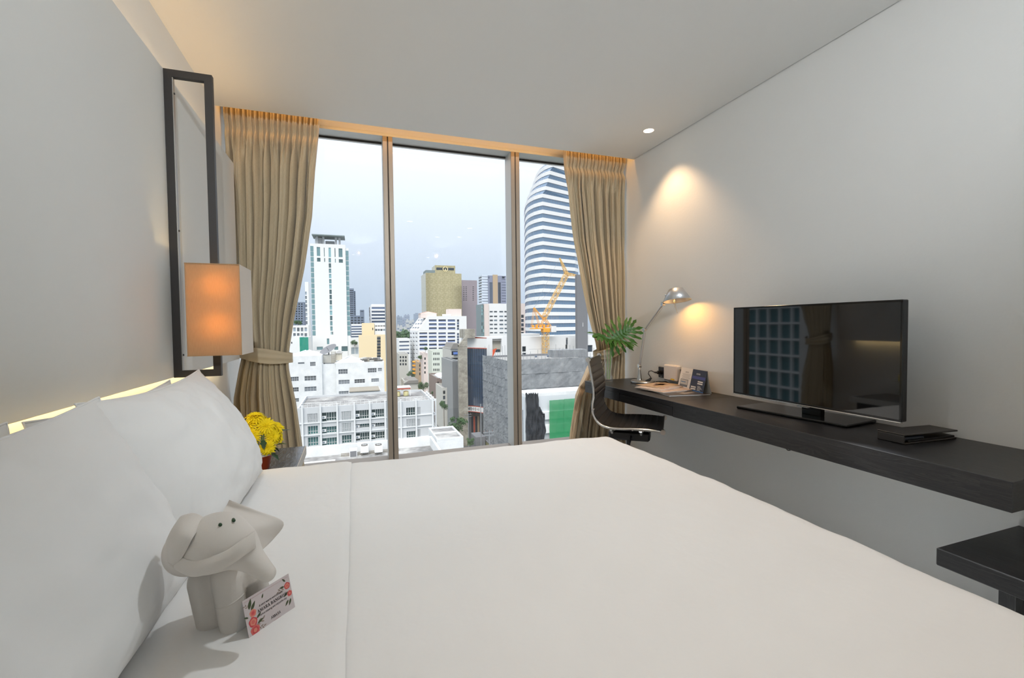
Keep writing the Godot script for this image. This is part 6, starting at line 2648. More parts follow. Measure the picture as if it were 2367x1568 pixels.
func treeline(u0: float, u1: float, h: float) -> void:
	var g := RandomNumberGenerator.new()
	g.seed = 9
	var s := Sh.new()
	s.flat()
	for k in 5000:
		var p := Vector3(g.randf_range(u0 - 10.0, u1 + 10.0), 0, g.randf_range(-760.0, -640.0))
		p.y = STREET + h * pow(g.randf(), 0.5) * (0.7 + 0.3 * sin(p.x * 0.2) * sin(p.z * 0.13))
		var n := Vector3(g.randfn(), absf(g.randfn()) + 0.4, g.randfn()).normalized()
		var x := n.cross(Vector3(g.randfn(), g.randfn(), g.randfn())).normalized() * 2.2
		s.quad(p - x, p - n.cross(x) * 0.7, p + x, p + n.cross(x) * 0.7, n)
	tag(obj("far_trees", s, C.foliage), "distant belt of trees below the hazy skyline", "trees", "", "stuff")


func street_ground() -> void:
	var s := Sh.new()
	s.boxab(Vector3(-2500, STREET - 2.0, -3500), Vector3(2500, STREET - 0.1, -20))
	struct("ground", s, C.ground, "city ground between the buildings")
	s = Sh.new()
	s.boxab(Vector3(29.0, STREET - 0.1, -900), Vector3(36.0, STREET, -30))
	struct("street", s, C.asphalt, "narrow street running away between the buildings")
	var f := thing("site_wall", "olive green site wall beside the street at the foot of the netted site", "wall", Vector3(35.6, STREET, -128.0))
	s = Sh.new()
	s.boxab(Vector3(0, 0, 0), Vector3(0.4, 4.2, 40.0), 0.03)
	obj("wall_panel", s, C.olive, f)
	s = Sh.new()
	s.boxab(Vector3(-0.1, 4.2, 0), Vector3(0.5, 4.45, 40.0), 0.03)
	obj("coping", s, C.concrete_grey, f)
	var c := thing("site_container", "grey site container behind the olive wall", "container", Vector3(34.0, STREET, -126.0))
	s = Sh.new()
	s.boxab(Vector3(-1.4, 0, -6.0), Vector3(1.4, 5.6, 0), 0.05)
	obj("case", s, C.concrete_grey, c)
	for k in 8:
		piece("rib", unit_box, C.concrete_grey, c, Vector3(-1.45, 2.8, -0.6 - 0.7 * k), Vector3(0.1, 5.2, 0.25))
	# haze over the far part of the city
	var fog := FogVolume.new()
	fog.name = "haze"
	fog.size = Vector3(3000, 240, 2600)
	fog.position = Vector3(200, STREET + 115, -1900)
	fog.material = FogMaterial.new()
	fog.material.density = HAZE
	fog.material.albedo = Color(0.86, 0.92, 0.98)
	fog.set_meta("kind", "stuff")
	add_child(fog)


const HAZE := 0.00055


func mirror_block() -> void:
	# the neighbour across the side street; the television mirrors its gridded front
	var t := thing("gridded_office", "gridded glass office outside the window, seen mirrored in the television screen", "building", Vector3(-80, STREET, -40))
	var w := 75.0
	var h := 88.0
	var s := Sh.new()
	s.boxab(Vector3(-30, 0, -w), Vector3(-0.6, h, 0))
	obj("glass_wall", s, C.sky_glass, t)
	for k in 27:
		piece("upright", unit_box, C.white, t, Vector3(-0.3, h / 2.0, -2.8 * k), Vector3(0.7, h, 0.38))
	for k in 26:
		piece("floor_band", unit_box, C.white, t, Vector3(-0.25, 3.35 * k + 1.0, -w / 2.0), Vector3(0.8, 0.4, w))


func mirrored_towers() -> void:
	# towers behind the hotel; the gold tower mirrors their outlines
	for q in [[Vector3(88, STREET, 150), 22.0, 58.0, "dark tower behind the hotel, mirrored at the left foot of the gold tower"], [Vector3(110, STREET, 158), 18.0, 44.0, "lower dark tower behind the hotel, mirrored low in the gold tower"], [Vector3(146, STREET, 150), 16.0, 66.0, "slim dark tower behind the hotel, mirrored at the right of the gold tower"]]:
		var t := thing("mirrored_tower", q[3], "building", q[0])
		var s := Sh.new()
		s.boxab(Vector3(0, 0, 0), Vector3(q[1], q[2], 16.0))
		obj("wall", s, C.dark_glass, t)
		s = Sh.new()
		s.boxab(Vector3(q[1] * 0.3, q[2], 3.0), Vector3(q[1] * 0.7, q[2] + 7.0, 12.0))
		obj("plant_room", s, C.blue_grey, t)
		for k in int(q[2] / 4.0):
			piece("floor_band", unit_box, C.slate, t, Vector3(q[1] / 2.0, 4.0 * k + 2.0, -0.1), Vector3(q[1], 0.8, 0.3))


func build_city() -> void:
	city_materials()
	var t: Node3D
	t = block("slab_tower", "tall white slab tower with a flat canopy roof left of the first mullion", "building", Vector3(-18.84, STREET, -250.00), 0.0000, 15.19, 14.00, 80.51, C.white, C.roof)
	clad(t, 15.19, 14.00, 80.51, [[1.49, 74.24, 3.06, 78.78], [1.5, 71.38, 3.12, 73.32], [11.86, 74.07, 13.72, 78.53], [11.88, 71.18, 13.83, 72.99], [4.84, 74.08, 5.18, 78.6], [4.89, 71.32, 5.29, 73.26], [9.93, 74.04, 10.32, 78.59], [10.03, 71.16, 10.39, 73.16], [7.06, 73.86, 8.16, 78.7], [6.98, 71.13, 8.1, 73.34], [6.98, 68.44, 8.1, 70.66], [6.98, 65.75, 8.1, 67.97], [6.98, 63.06, 8.1, 65.29], [6.98, 60.37, 8.1, 62.6], [6.98, 57.67, 8.1, 59.91], [6.98, 54.97, 8.1, 57.22], [6.98, 52.27, 8.1, 54.53], [6.98, 49.57, 8.1, 51.83], [6.98, 46.87, 8.1, 49.13], [6.98, 44.16, 8.1, 46.44], [6.98, 41.46, 8.1, 43.73], [6.98, 38.75, 8.1, 41.03], [6.98, 36.04, 8.1, 38.33], [7.2, 34.11, 7.66, 35.57], [7.83, 34.09, 8.3, 35.56], [5.2, 29.15, 6.34, 32.07], [0.35, 26.33, 3.28, 27.95], [5.1, 25.49, 7.16, 27.82], [8.7, 26.12, 10.56, 27.87], [12.19, 25.34, 15.39, 27.88]], [], [], C.white, C.teal, 0.3)
	bay(t, Vector3(15.19, 0, -2.2), Vector3(16.69, 78.83, -0.4), 33.33, 17, C.white, C.teal)
	bay(t, Vector3(-1.6, 0, -2.2), Vector3(0, 80.51, -0.4), 33.64, 17, C.white, C.teal)
	canopy(t, 15.19, 80.51)
	t = block("stair_tower", "narrow white stair tower with one column of square windows beside the left curtain", "building", Vector3(-27.96, STREET, -300.00), 0.0000, 1.93, 12.00, 65.52, C.white, C.roof)
	clad(t, 1.93, 12.00, 65.52, [[-0.16, 57.71, 0.94, 59.57], [-0.16, 55.14, 0.94, 57.01], [-0.16, 52.58, 0.94, 54.45], [-0.16, 50.02, 0.94, 51.89], [-0.16, 47.46, 0.94, 49.33], [-0.16, 44.89, 0.94, 46.77], [-0.16, 42.32, 0.94, 44.21], [-0.16, 39.76, 0.94, 41.65], [-0.16, 37.19, 0.94, 39.08], [-0.16, 34.62, 0.94, 36.52]], [], [], C.white, C.grey_glass, 0.3)
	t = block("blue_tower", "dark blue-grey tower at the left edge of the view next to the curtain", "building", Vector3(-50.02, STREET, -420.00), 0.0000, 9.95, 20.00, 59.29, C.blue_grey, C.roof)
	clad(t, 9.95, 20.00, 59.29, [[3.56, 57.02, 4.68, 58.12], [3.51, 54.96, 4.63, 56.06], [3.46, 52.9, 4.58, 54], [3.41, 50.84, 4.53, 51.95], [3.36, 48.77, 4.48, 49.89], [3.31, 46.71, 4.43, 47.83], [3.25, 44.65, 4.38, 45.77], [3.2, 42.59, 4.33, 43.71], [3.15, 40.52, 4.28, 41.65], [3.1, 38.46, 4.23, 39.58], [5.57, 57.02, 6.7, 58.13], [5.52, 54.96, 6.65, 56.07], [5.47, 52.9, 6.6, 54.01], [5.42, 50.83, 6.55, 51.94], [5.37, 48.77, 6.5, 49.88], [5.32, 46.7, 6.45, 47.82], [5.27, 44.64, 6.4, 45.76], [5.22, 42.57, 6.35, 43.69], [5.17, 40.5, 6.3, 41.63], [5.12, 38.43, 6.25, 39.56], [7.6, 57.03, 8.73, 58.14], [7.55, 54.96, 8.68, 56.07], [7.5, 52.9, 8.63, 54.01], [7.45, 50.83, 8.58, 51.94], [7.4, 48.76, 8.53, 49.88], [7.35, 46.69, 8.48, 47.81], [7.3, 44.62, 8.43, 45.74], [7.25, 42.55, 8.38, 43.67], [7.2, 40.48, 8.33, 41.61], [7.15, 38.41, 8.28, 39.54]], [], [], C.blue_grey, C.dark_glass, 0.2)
	t = block("frame_building", "low white framed building with grey panes in front of the slab tower at left", "building", Vector3(-28.44, STREET, -230.00), 0.0000, 8.11, 12.00, 38.96, C.white, C.roof)
	clad(t, 8.11, 12.00, 38.96, [[1.62, 36.19, 2.68, 37.95], [1.56, 33.59, 2.62, 35.34], [3.2, 36.17, 4.26, 37.93], [3.13, 33.56, 4.2, 35.32], [4.78, 36.14, 5.85, 37.91], [4.72, 33.52, 5.79, 35.29], [6.37, 36.12, 7.45, 37.89], [6.31, 33.49, 7.39, 35.26]], [], [], C.white, C.grey_glass, 0.3)
	t = block("white_house", "plain white building beside the green scaffold net at the left", "building", Vector3(-23.60, STREET, -190.00), 0.0000, 3.58, 14.00, 34.55, C.white, C.roof)
	clad(t, 3.58, 14.00, 34.55, [[0.6, 31.84, 0.97, 32.57]], [], [], C.white, C.dark_glass, 0.3)
	t = block("netted_house", "small building wrapped in teal green scaffold net at the foot of the slab tower", "building", Vector3(-19.82, STREET, -188.00), 0.0000, 3.03, 12.00, 34.34, C.white, C.roof)
	clad(t, 3.03, 12.00, 34.34, [], [], [], C.white, C.glass, 0.3)
	netting(t, 3.03, 0.0, 34.34, 4, 5, C.teal_net, 3, 0.0)
	t = block("grey_tower", "slim blue-grey tower just right of the white slab tower", "building", Vector3(-5.69, STREET, -520.00), 0.0000, 5.75, 25.00, 79.32, C.blue_grey, C.roof)
	clad(t, 5.75, 25.00, 79.32, [[1.49, 76.35, 5.3, 77.31], [1.44, 74.11, 5.26, 75.08], [1.39, 71.87, 5.21, 72.85], [1.34, 69.63, 5.16, 70.61], [1.29, 67.39, 5.11, 68.38], [1.24, 65.15, 5.06, 66.15], [1.2, 62.91, 5.01, 63.91], [1.15, 60.67, 4.97, 61.68], [1.1, 58.43, 4.92, 59.44], [1.05, 56.19, 4.87, 57.21], [1, 53.95, 4.82, 54.97], [0.95, 51.7, 4.77, 52.73], [0.9, 49.46, 4.73, 50.49]], [], [], C.blue_grey, C.dark_glass, 0.2)
	t = block("grey_tower_step", "lower step of the slim blue-grey tower", "building", Vector3(0.01, STREET, -522.00), 0.0000, 1.64, 20.00, 76.81, C.blue_grey, C.roof)
	clad(t, 1.64, 20.00, 76.81, [[0.25, 73.96, 1.29, 74.97], [0.2, 71.71, 1.24, 72.72], [0.15, 69.46, 1.2, 70.48], [0.11, 67.21, 1.15, 68.23], [0.06, 64.96, 1.1, 65.98], [0.01, 62.71, 1.05, 63.73], [-0.04, 60.46, 1, 61.48], [-0.09, 58.2, 0.96, 59.23], [-0.14, 55.95, 0.91, 56.97], [-0.18, 53.7, 0.86, 54.72], [-0.23, 51.44, 0.81, 52.47]], [], [], C.blue_grey, C.dark_glass, 0.2)
	t = block("podium_block", "low blue-grey block with a planted roof between the white tower and the banded building", "building", Vector3(-3.49, STREET, -430.00), 0.0000, 12.01, 25.00, 47.87, C.blue_grey, C.roof)
	clad(t, 12.01, 25.00, 47.87, [[0.45, 45.16, 2.48, 46.6], [0.4, 42.79, 2.43, 44.24], [0.35, 40.43, 2.38, 41.89], [3.31, 45.14, 5.36, 46.59], [3.26, 42.77, 5.31, 44.22], [3.21, 40.4, 5.26, 41.86], [6.19, 45.12, 8.25, 46.57], [6.14, 42.75, 8.2, 44.2], [6.09, 40.37, 8.15, 41.83], [9.08, 45.1, 11.15, 46.56], [9.03, 42.72, 11.1, 44.18], [8.98, 40.34, 11.05, 41.81]], [], [], C.blue_grey, C.dark_glass, 0.2)
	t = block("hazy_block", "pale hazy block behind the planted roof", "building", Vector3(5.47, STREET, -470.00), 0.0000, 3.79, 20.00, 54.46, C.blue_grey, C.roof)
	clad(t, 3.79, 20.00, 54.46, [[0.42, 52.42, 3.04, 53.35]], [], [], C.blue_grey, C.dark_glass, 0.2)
	t = block("banded_office", "white office building striped with blue-grey window bands left of the first mullion", "building", Vector3(15.17, STREET, -440.00), 0.0000, 14.79, 70.00, 58.67, C.white, C.roof)
	clad(t, 14.79, 70.00, 58.67, [[0.2, 54.13, 14.52, 56.05], [0.13, 50.78, 14.46, 52.55], [0.06, 47.6, 14.4, 49.41], [-0, 44.41, 14.33, 46.26], [-0.06, 41.41, 14.27, 43.29], [-0.13, 38.4, 14.22, 40.14]], [[-201.85, 55.48, 27.08, 66.75], [-207.4, 51.91, 24.69, 61.3], [-212.47, 48.49, 22.39, 56.33], [-217.62, 45.04, 20.07, 51.28], [-222.55, 41.75, 17.87, 46.44], [-227.84, 38.43, 15.64, 41.24]], [], C.white, C.band_glass, 0.5)
	t = block("striped_block", "low white block with dark window stripes in front of the banded office", "building", Vector3(-2.20, STREET, -330.00), 0.0000, 8.30, 20.00, 39.81, C.white, C.roof)
	clad(t, 8.30, 20.00, 39.81, [[0.09, 37.52, 7.02, 38.51], [0.06, 35.76, 6.98, 36.76], [0.02, 33.99, 6.94, 35.02], [-0.02, 32.23, 6.91, 33.27], [-0.06, 30.47, 6.87, 31.52]], [], [], C.white, C.band_glass, 0.4)
	t = block("garden_block", "low pale block with a hedge on its terrace beside the cream building", "building", Vector3(-2.19, STREET, -240.00), 0.0000, 4.46, 15.00, 32.33, C.white, C.roof)
	clad(t, 4.46, 15.00, 32.33, [[0.34, 24.24, 1.96, 27.6], [2.21, 24.19, 3.66, 27.55]], [], [], C.white, C.pale_glass, 0.2)
	t = block("cream_stairhouse", "cream box-shaped rooftop storey of the cream building", "building", Vector3(3.18, STREET, -215.00), 0.0000, 5.29, 12.00, 39.64, C.cream, C.roof)
	clad(t, 5.29, 12.00, 39.64, [[4.42, 36.38, 4.81, 37.45]], [], [], C.cream, C.dark_glass, 0.3)
	t = block("balcony_block", "white block with two rows of balconies behind the first mullion", "building", Vector3(8.62, STREET, -216.00), 0.0000, 5.49, 12.00, 39.16, C.white, C.roof)
	clad(t, 5.49, 12.00, 39.16, [[0.28, 37.94, 1.21, 38.81], [0.24, 36, 1.18, 36.87], [1.44, 37.93, 2.38, 38.8], [1.4, 35.98, 2.34, 36.86], [2.6, 37.91, 3.54, 38.79], [2.56, 35.96, 3.5, 36.84], [3.77, 37.9, 4.71, 38.77], [3.73, 35.94, 4.67, 36.83]], [], [], C.white, C.grey_glass, 0.3)
	t = block("cream_building", "cream yellow building with one tall strip of blue glass beside the first mullion", "building", Vector3(1.58, STREET, -205.00), 0.0000, 11.71, 8.00, 34.33, C.cream, C.roof)
	clad(t, 11.71, 8.00, 34.33, [[7.57, 33.5, 9.08, 34.68], [7.54, 32.19, 9.06, 33.37], [7.52, 30.87, 9.03, 32.06], [7.49, 29.56, 9, 30.75], [7.46, 28.24, 8.98, 29.43], [7.44, 26.93, 8.95, 28.12], [7.41, 25.61, 8.93, 26.81], [7.39, 24.29, 8.9, 25.5], [7.36, 22.97, 8.87, 24.18]], [], [], C.cream, C.dark_glass, 0.25)
	t = block("gold_tower", "gold mirror-glass tower with a round emblem on its crown", "building", Vector3(77.85, STREET, -520.00), 0.0000, 41.79, 36.55, 98.48, C.gold, C.roof)
	clad(t, 41.79, 36.55, 98.48, [], [], [], C.gold, C.glass, 0.3)
	gold_crown(t, 11.47, 35.09, 98.48, 107.85, -1.16, 102.03)
	t = block("mauve_tower", "plain mauve-grey tower with small dark windows right of the gold tower", "building", Vector3(129.16, STREET, -560.00), 0.0000, 19.84, 25.00, 95.03, C.mauve, C.roof)
	clad(t, 19.84, 25.00, 95.03, [[1.73, 85.96, 3.29, 86.84], [1.69, 83.6, 3.26, 84.48], [1.66, 81.24, 3.22, 82.13], [1.62, 78.88, 3.18, 79.77], [1.58, 76.52, 3.15, 77.41], [1.55, 74.17, 3.11, 75.06], [1.51, 71.81, 3.08, 72.7], [1.48, 69.45, 3.04, 70.34], [4.79, 86.01, 6.36, 86.89], [4.76, 83.64, 6.33, 84.53], [4.72, 81.28, 6.29, 82.17], [4.69, 78.92, 6.26, 79.81], [4.65, 76.56, 6.22, 77.45], [4.61, 74.19, 6.19, 75.09], [4.58, 71.83, 6.15, 72.73], [4.54, 69.47, 6.11, 70.36], [13.87, 86.16, 15.55, 87.04], [13.83, 83.78, 15.51, 84.67], [13.8, 81.41, 15.48, 82.3], [13.76, 79.03, 15.44, 79.93], [13.73, 76.66, 15.41, 77.55], [13.69, 74.28, 15.37, 75.18], [13.66, 71.91, 15.34, 72.81], [13.62, 69.53, 15.31, 70.43]], [], [], C.mauve, C.dark_glass, 0.4)
	t = block("terraced_tower", "pale blue tower with stepped terraces left of the second mullion", "building", Vector3(125.00, STREET, -450.00), 0.0000, 6.93, 14.18, 90.01, C.pale_blue, C.roof)
	clad(t, 6.93, 14.18, 90.01, [[0.2, 87.67, 6.74, 88.1], [0.16, 84.85, 6.7, 85.3], [0.12, 82.04, 6.66, 82.5], [0.09, 79.22, 6.62, 79.69], [0.05, 76.4, 6.58, 76.89], [0.01, 73.58, 6.55, 74.08], [-0.03, 70.76, 6.51, 71.28], [-0.07, 67.94, 6.47, 68.47], [-0.11, 65.12, 6.43, 65.66], [-0.15, 62.3, 6.39, 62.85], [-0.19, 59.48, 6.35, 60.04]], [[1, 86.6, 12.9, 88.41], [0.85, 83.81, 12.75, 85.55], [0.7, 81.01, 12.61, 82.68], [0.55, 78.21, 12.47, 79.82], [0.4, 75.41, 12.32, 76.95], [0.24, 72.6, 12.18, 74.07], [0.09, 69.79, 12.04, 71.2], [-0.06, 66.98, 11.9, 68.32], [-0.21, 64.17, 11.75, 65.44], [-0.37, 61.35, 11.61, 62.56], [-0.52, 58.53, 11.46, 59.67]], [], C.pale_blue, C.band_glass, 0.4)
	t = block("striped_tower", "blue-grey tower front with a tan stripe and two dark glass strips", "building", Vector3(131.34, STREET, -448.00), 0.0000, 19.12, 20.00, 89.66, C.pale_blue, C.roof)
	clad(t, 19.12, 20.00, 89.66, [[1.05, 60.59, 4.25, 82.01], [10.37, 60.63, 13.31, 82.2], [14.6, 87.9, 18.85, 88.39], [14.57, 85.06, 18.82, 85.56], [14.53, 82.22, 18.78, 82.73], [14.5, 79.38, 18.75, 79.9], [14.46, 76.54, 18.71, 77.06], [14.42, 73.69, 18.68, 74.23], [14.39, 70.85, 18.64, 71.39], [14.35, 68, 18.61, 68.56], [14.32, 65.15, 18.57, 65.72], [14.28, 62.31, 18.53, 62.88], [14.24, 59.46, 18.5, 60.04], [14.76, 86.23, 17.49, 88.25], [0.13, 85.85, 1.03, 87.9]], [], [], C.blue_wall, C.slate_glass, 0.4)
	proud(t, "tan_stripe", Vector3(4.60, 58.36, 0), Vector3(9.93, 89.99, 0.4), C.tan)
	t = block("stepped_building", "white building with a sloping left shoulder and rows of blue balcony windows", "building", Vector3(36.79, STREET, -280.00), 0.0000, 30.47, 44.62, 35.09, C.white, C.roof)
	clad(t, 30.47, 44.62, 35.09, [[6.47, 32.69, 11.25, 33.84], [6.47, 30.32, 11.25, 31.71], [6.47, 27.86, 11.25, 29.31], [6.47, 25.41, 11.25, 26.87], [6.47, 22.95, 11.25, 24.42], [12.39, 32.58, 17.1, 33.74], [12.39, 30.2, 17.1, 31.6], [12.39, 27.73, 17.1, 29.18], [12.39, 25.25, 17.1, 26.72], [12.39, 22.77, 17.1, 24.26], [18.26, 32.48, 22.94, 33.64], [18.26, 30.08, 22.94, 31.48], [18.26, 27.59, 22.94, 29.05], [18.26, 25.1, 22.94, 26.57], [18.26, 22.6, 22.94, 24.09], [0.68, 32.79, 5.48, 33.94], [0.68, 30.44, 5.48, 31.82], [0.68, 28, 5.48, 29.44], [0.68, 25.56, 5.48, 27.01], [0.68, 23.12, 5.48, 24.58], [24.18, 31.71, 25.54, 33.18], [24.16, 29.98, 25.52, 31.46], [24.13, 28.26, 25.49, 29.74], [24.1, 26.53, 25.46, 28.01]], [[0.81, 32.29, 9.98, 33.4], [0.81, 29.53, 9.98, 30.56], [0.81, 26.76, 9.98, 27.72], [0.81, 23.99, 9.98, 24.87], [0.81, 21.2, 9.98, 22], [0.81, 18.41, 9.98, 19.13], [0.81, 15.6, 9.98, 16.25], [0.81, 12.79, 9.98, 13.36], [16.26, 32.55, 25.38, 33.6], [16.26, 29.92, 25.38, 30.89], [16.26, 27.28, 25.38, 28.18], [16.26, 24.63, 25.38, 25.46], [16.26, 21.98, 25.38, 22.73], [16.26, 19.32, 25.38, 19.99], [16.26, 16.65, 25.38, 17.25], [16.26, 13.97, 25.38, 14.49], [30.73, 32.77, 39.05, 33.78], [30.73, 30.26, 39.05, 31.2], [30.73, 27.74, 39.05, 28.61], [30.73, 25.21, 39.05, 26.01], [30.73, 22.67, 39.05, 23.41], [30.73, 20.13, 39.05, 20.8], [30.73, 17.58, 39.05, 18.17], [30.73, 15.02, 39.05, 15.55]], [], C.white, C.balcony_glass, 0.6)
	upper_block(t, 6.55, 30.47, 44.62, 35.09, 43.92, [[6.65, 40.54, 11.43, 41.91], [6.65, 38.13, 11.43, 39.52], [6.65, 35.63, 11.43, 37.04], [12.57, 40.49, 17.27, 41.87], [12.57, 38.07, 17.27, 39.46], [12.57, 35.55, 17.27, 36.96], [18.43, 40.44, 23.11, 41.83], [18.43, 38, 23.11, 39.4], [18.43, 35.47, 23.11, 36.88], [24.32, 40.33, 25.68, 41.79], [24.29, 38.6, 25.65, 40.07], [24.26, 36.88, 25.62, 38.35], [24.24, 35.16, 25.6, 36.63]], C.white, C.balcony_glass)
	ledges(t, [[6.47, 32.69, 11.25, 33.84], [6.47, 30.32, 11.25, 31.71], [6.47, 27.86, 11.25, 29.31], [6.47, 25.41, 11.25, 26.87], [6.47, 22.95, 11.25, 24.42], [12.39, 32.58, 17.1, 33.74], [12.39, 30.2, 17.1, 31.6], [12.39, 27.73, 17.1, 29.18], [12.39, 25.25, 17.1, 26.72], [12.39, 22.77, 17.1, 24.26], [18.26, 32.48, 22.94, 33.64], [18.26, 30.08, 22.94, 31.48], [18.26, 27.59, 22.94, 29.05], [18.26, 25.1, 22.94, 26.57], [18.26, 22.6, 22.94, 24.09], [0.68, 32.79, 5.48, 33.94], [0.68, 30.44, 5.48, 31.82], [0.68, 28, 5.48, 29.44], [0.68, 25.56, 5.48, 27.01], [0.68, 23.12, 5.48, 24.58], [6.65, 40.54, 11.43, 41.91], [6.65, 38.13, 11.43, 39.52], [6.65, 35.63, 11.43, 37.04], [12.57, 40.49, 17.27, 41.87], [12.57, 38.07, 17.27, 39.46], [12.57, 35.55, 17.27, 36.96], [18.43, 40.44, 23.11, 41.83], [18.43, 38, 23.11, 39.4], [18.43, 35.47, 23.11, 36.88]], C.blue_rail)
	hip_roof(t, "roof_hut", 2.03, 12.90, 43.97, 45.80, 47.14, -6.0, -16.0, C.pink, C.pink_roof)
	proud(t, "roof_box", Vector3(20.09, 43.89, -14), Vector3(28.44, 48.57, -5), C.pink)
	tank(t, Vector3(18.52, 44.57, -4.0), 5.46, 0.66, C.white)
	shoulder(t, Vector3(0, 35.04, 0), Vector3(6.55, 43.92, 0), 44.62, C.white)
	t = block("balcony_flats", "white flats with grey balcony windows left of the second mullion", "building", Vector3(93.80, STREET, -320.00), 0.0000, 15.39, 16.00, 53.87, C.white, C.roof)
	clad(t, 15.39, 16.00, 53.87, [[0.65, 46.78, 3.12, 48.37], [0.65, 43.32, 3.12, 44.93], [0.65, 40.19, 3.12, 42.01], [0.65, 37.21, 3.12, 38.94], [0.65, 34.29, 3.12, 35.91], [0.65, 31.36, 3.12, 32.73], [3.97, 46.77, 6.46, 48.37], [3.97, 43.3, 6.46, 44.91], [3.97, 40.16, 6.46, 41.99], [3.97, 37.17, 6.46, 38.9], [3.97, 34.24, 6.46, 35.87], [3.97, 31.3, 6.46, 32.68], [8.16, 46.76, 11.23, 48.36], [8.16, 43.28, 11.23, 44.9], [8.16, 40.12, 11.23, 41.96], [8.16, 37.11, 11.23, 38.86], [8.16, 34.17, 11.23, 35.82], [8.16, 31.22, 11.23, 32.61], [12.1, 46.75, 14.06, 48.36], [12.1, 43.26, 14.06, 44.88], [12.1, 40.09, 14.06, 41.93], [12.1, 37.08, 14.06, 38.82], [12.1, 34.12, 14.06, 35.76], [12.1, 31.17, 14.06, 32.54]], [], [], C.white, C.grey_glass, 0.6)
	ledges(t, [[0.65, 46.78, 3.12, 48.37], [0.65, 43.32, 3.12, 44.93], [0.65, 40.19, 3.12, 42.01], [0.65, 37.21, 3.12, 38.94], [0.65, 34.29, 3.12, 35.91], [0.65, 31.36, 3.12, 32.73], [3.97, 46.77, 6.46, 48.37], [3.97, 43.3, 6.46, 44.91], [3.97, 40.16, 6.46, 41.99], [3.97, 37.17, 6.46, 38.9], [3.97, 34.24, 6.46, 35.87], [3.97, 31.3, 6.46, 32.68], [8.16, 46.76, 11.23, 48.36], [8.16, 43.28, 11.23, 44.9], [8.16, 40.12, 11.23, 41.96], [8.16, 37.11, 11.23, 38.86], [8.16, 34.17, 11.23, 35.82], [8.16, 31.22, 11.23, 32.61], [12.1, 46.75, 14.06, 48.36], [12.1, 43.26, 14.06, 44.88], [12.1, 40.09, 14.06, 41.93], [12.1, 37.08, 14.06, 38.82], [12.1, 34.12, 14.06, 35.76], [12.1, 31.17, 14.06, 32.54]], C.white)
	t = block("pink_pier", "pale pink windowless pier of the white balcony flats", "building", Vector3(90.27, STREET, -319.00), 0.0000, 3.18, 15.00, 53.60, C.pink, C.roof)
	clad(t, 3.18, 15.00, 53.60, [], [], [], C.pink, C.glass, 0.3)
	t = block("glass_stair", "narrow green-grey glass stair tower beside the pink pier", "building", Vector3(88.32, STREET, -321.00), 0.0000, 2.47, 15.00, 53.42, C.slate, C.roof)
	clad(t, 2.47, 15.00, 53.42, [[0.21, 50.52, 1.05, 52.63], [0.17, 47.98, 1.02, 50.1], [0.14, 45.45, 0.98, 47.56], [0.1, 42.91, 0.95, 45.03], [0.07, 40.37, 0.91, 42.49], [0.03, 37.83, 0.88, 39.96], [-0.01, 35.29, 0.84, 37.42], [-0.04, 32.75, 0.81, 34.88], [-0.08, 30.21, 0.77, 32.34], [1.3, 50.52, 2.21, 52.63], [1.27, 47.98, 2.17, 50.1], [1.23, 45.44, 2.13, 47.56], [1.2, 42.9, 2.1, 45.02], [1.16, 40.36, 2.06, 42.49], [1.13, 37.82, 2.03, 39.95], [1.09, 35.28, 1.99, 37.41], [1.05, 32.73, 1.96, 34.87], [1.02, 30.19, 1.92, 32.32]], [], [], C.slate, C.teal, 0.2)
	t = block("pink_flats", "pale pink flats with a dark window column left of the round tower", "building", Vector3(118.08, STREET, -318.00), 0.0000, 4.16, 15.00, 53.94, C.pink, C.roof)
	clad(t, 4.16, 15.00, 53.94, [[0.48, 43.2, 2.59, 45.48], [0.44, 39.96, 2.55, 42.24], [0.4, 36.71, 2.52, 39.01], [0.37, 33.46, 2.48, 35.77], [0.33, 30.21, 2.44, 32.52]], [], [], C.pink, C.dark_glass, 0.3)
	round_tower(Vector3(96.92, STREET, -225.00), 23.79, -12.96, 106.41, 32.21)
	crane(Vector3(65.21, STREET, -150.00), [Vector2(-0.03, 30.33), Vector2(0.02, 35.30), Vector2(-0.40, 40.80), Vector2(8.71, 56.56), Vector2(5.92, 62.22), Vector2(12.93, 56.00), Vector2(-4.39, 44.17), Vector2(-5.64, 36.48), Vector2(1.46, 35.94), Vector2(3.65, 37.46), Vector2(1.70, 35.28)])
	t = block("white_hall", "long white building behind the crane and the grey netted site", "building", Vector3(56.50, STREET, -152.00), 0.0000, 22.52, 20.00, 33.71, C.white, C.roof)
	clad(t, 22.52, 20.00, 33.71, [[0.44, 28.37, 1.89, 30.27], [0.48, 27.11, 1.87, 27.93], [17.7, 28.54, 18.54, 30.48], [17.9, 30.49, 18.7, 33.05]], [], [], C.white, C.dark_glass, 0.4)
	proud(t, "roof_box", Vector3(0.00, 33.86, -12), Vector3(8.59, 34.75, -3), C.pale_roof)
	t = block("grey_pier", "plain dark grey concrete pier between the round tower and the right curtain", "building", Vector3(73.98, STREET, -142.00), 0.0000, 4.11, 1.50, 55.47, C.concrete_grey, C.roof)
	clad(t, 4.11, 1.50, 55.47, [[2.09, 37.2, 2.41, 38.66]], [], [], C.concrete_grey, C.white, 0.1)
	t = block("white_annex", "white annex with a barred dark opening beside the grey pier", "building", Vector3(78.50, STREET, -143.00), 0.0000, 7.16, 10.00, 33.92, C.white, C.roof)
	clad(t, 7.16, 10.00, 33.92, [[0.04, 28.08, 2.04, 30.51]], [], [], C.white, C.dark_glass, 0.4)
	t = block("white_corner_block", "white corner building with a recessed beige bay left of the second mullion", "building", Vector3(40.78, STREET, -146.00), 0.0000, 11.18, 12.00, 34.04, C.white, C.roof)
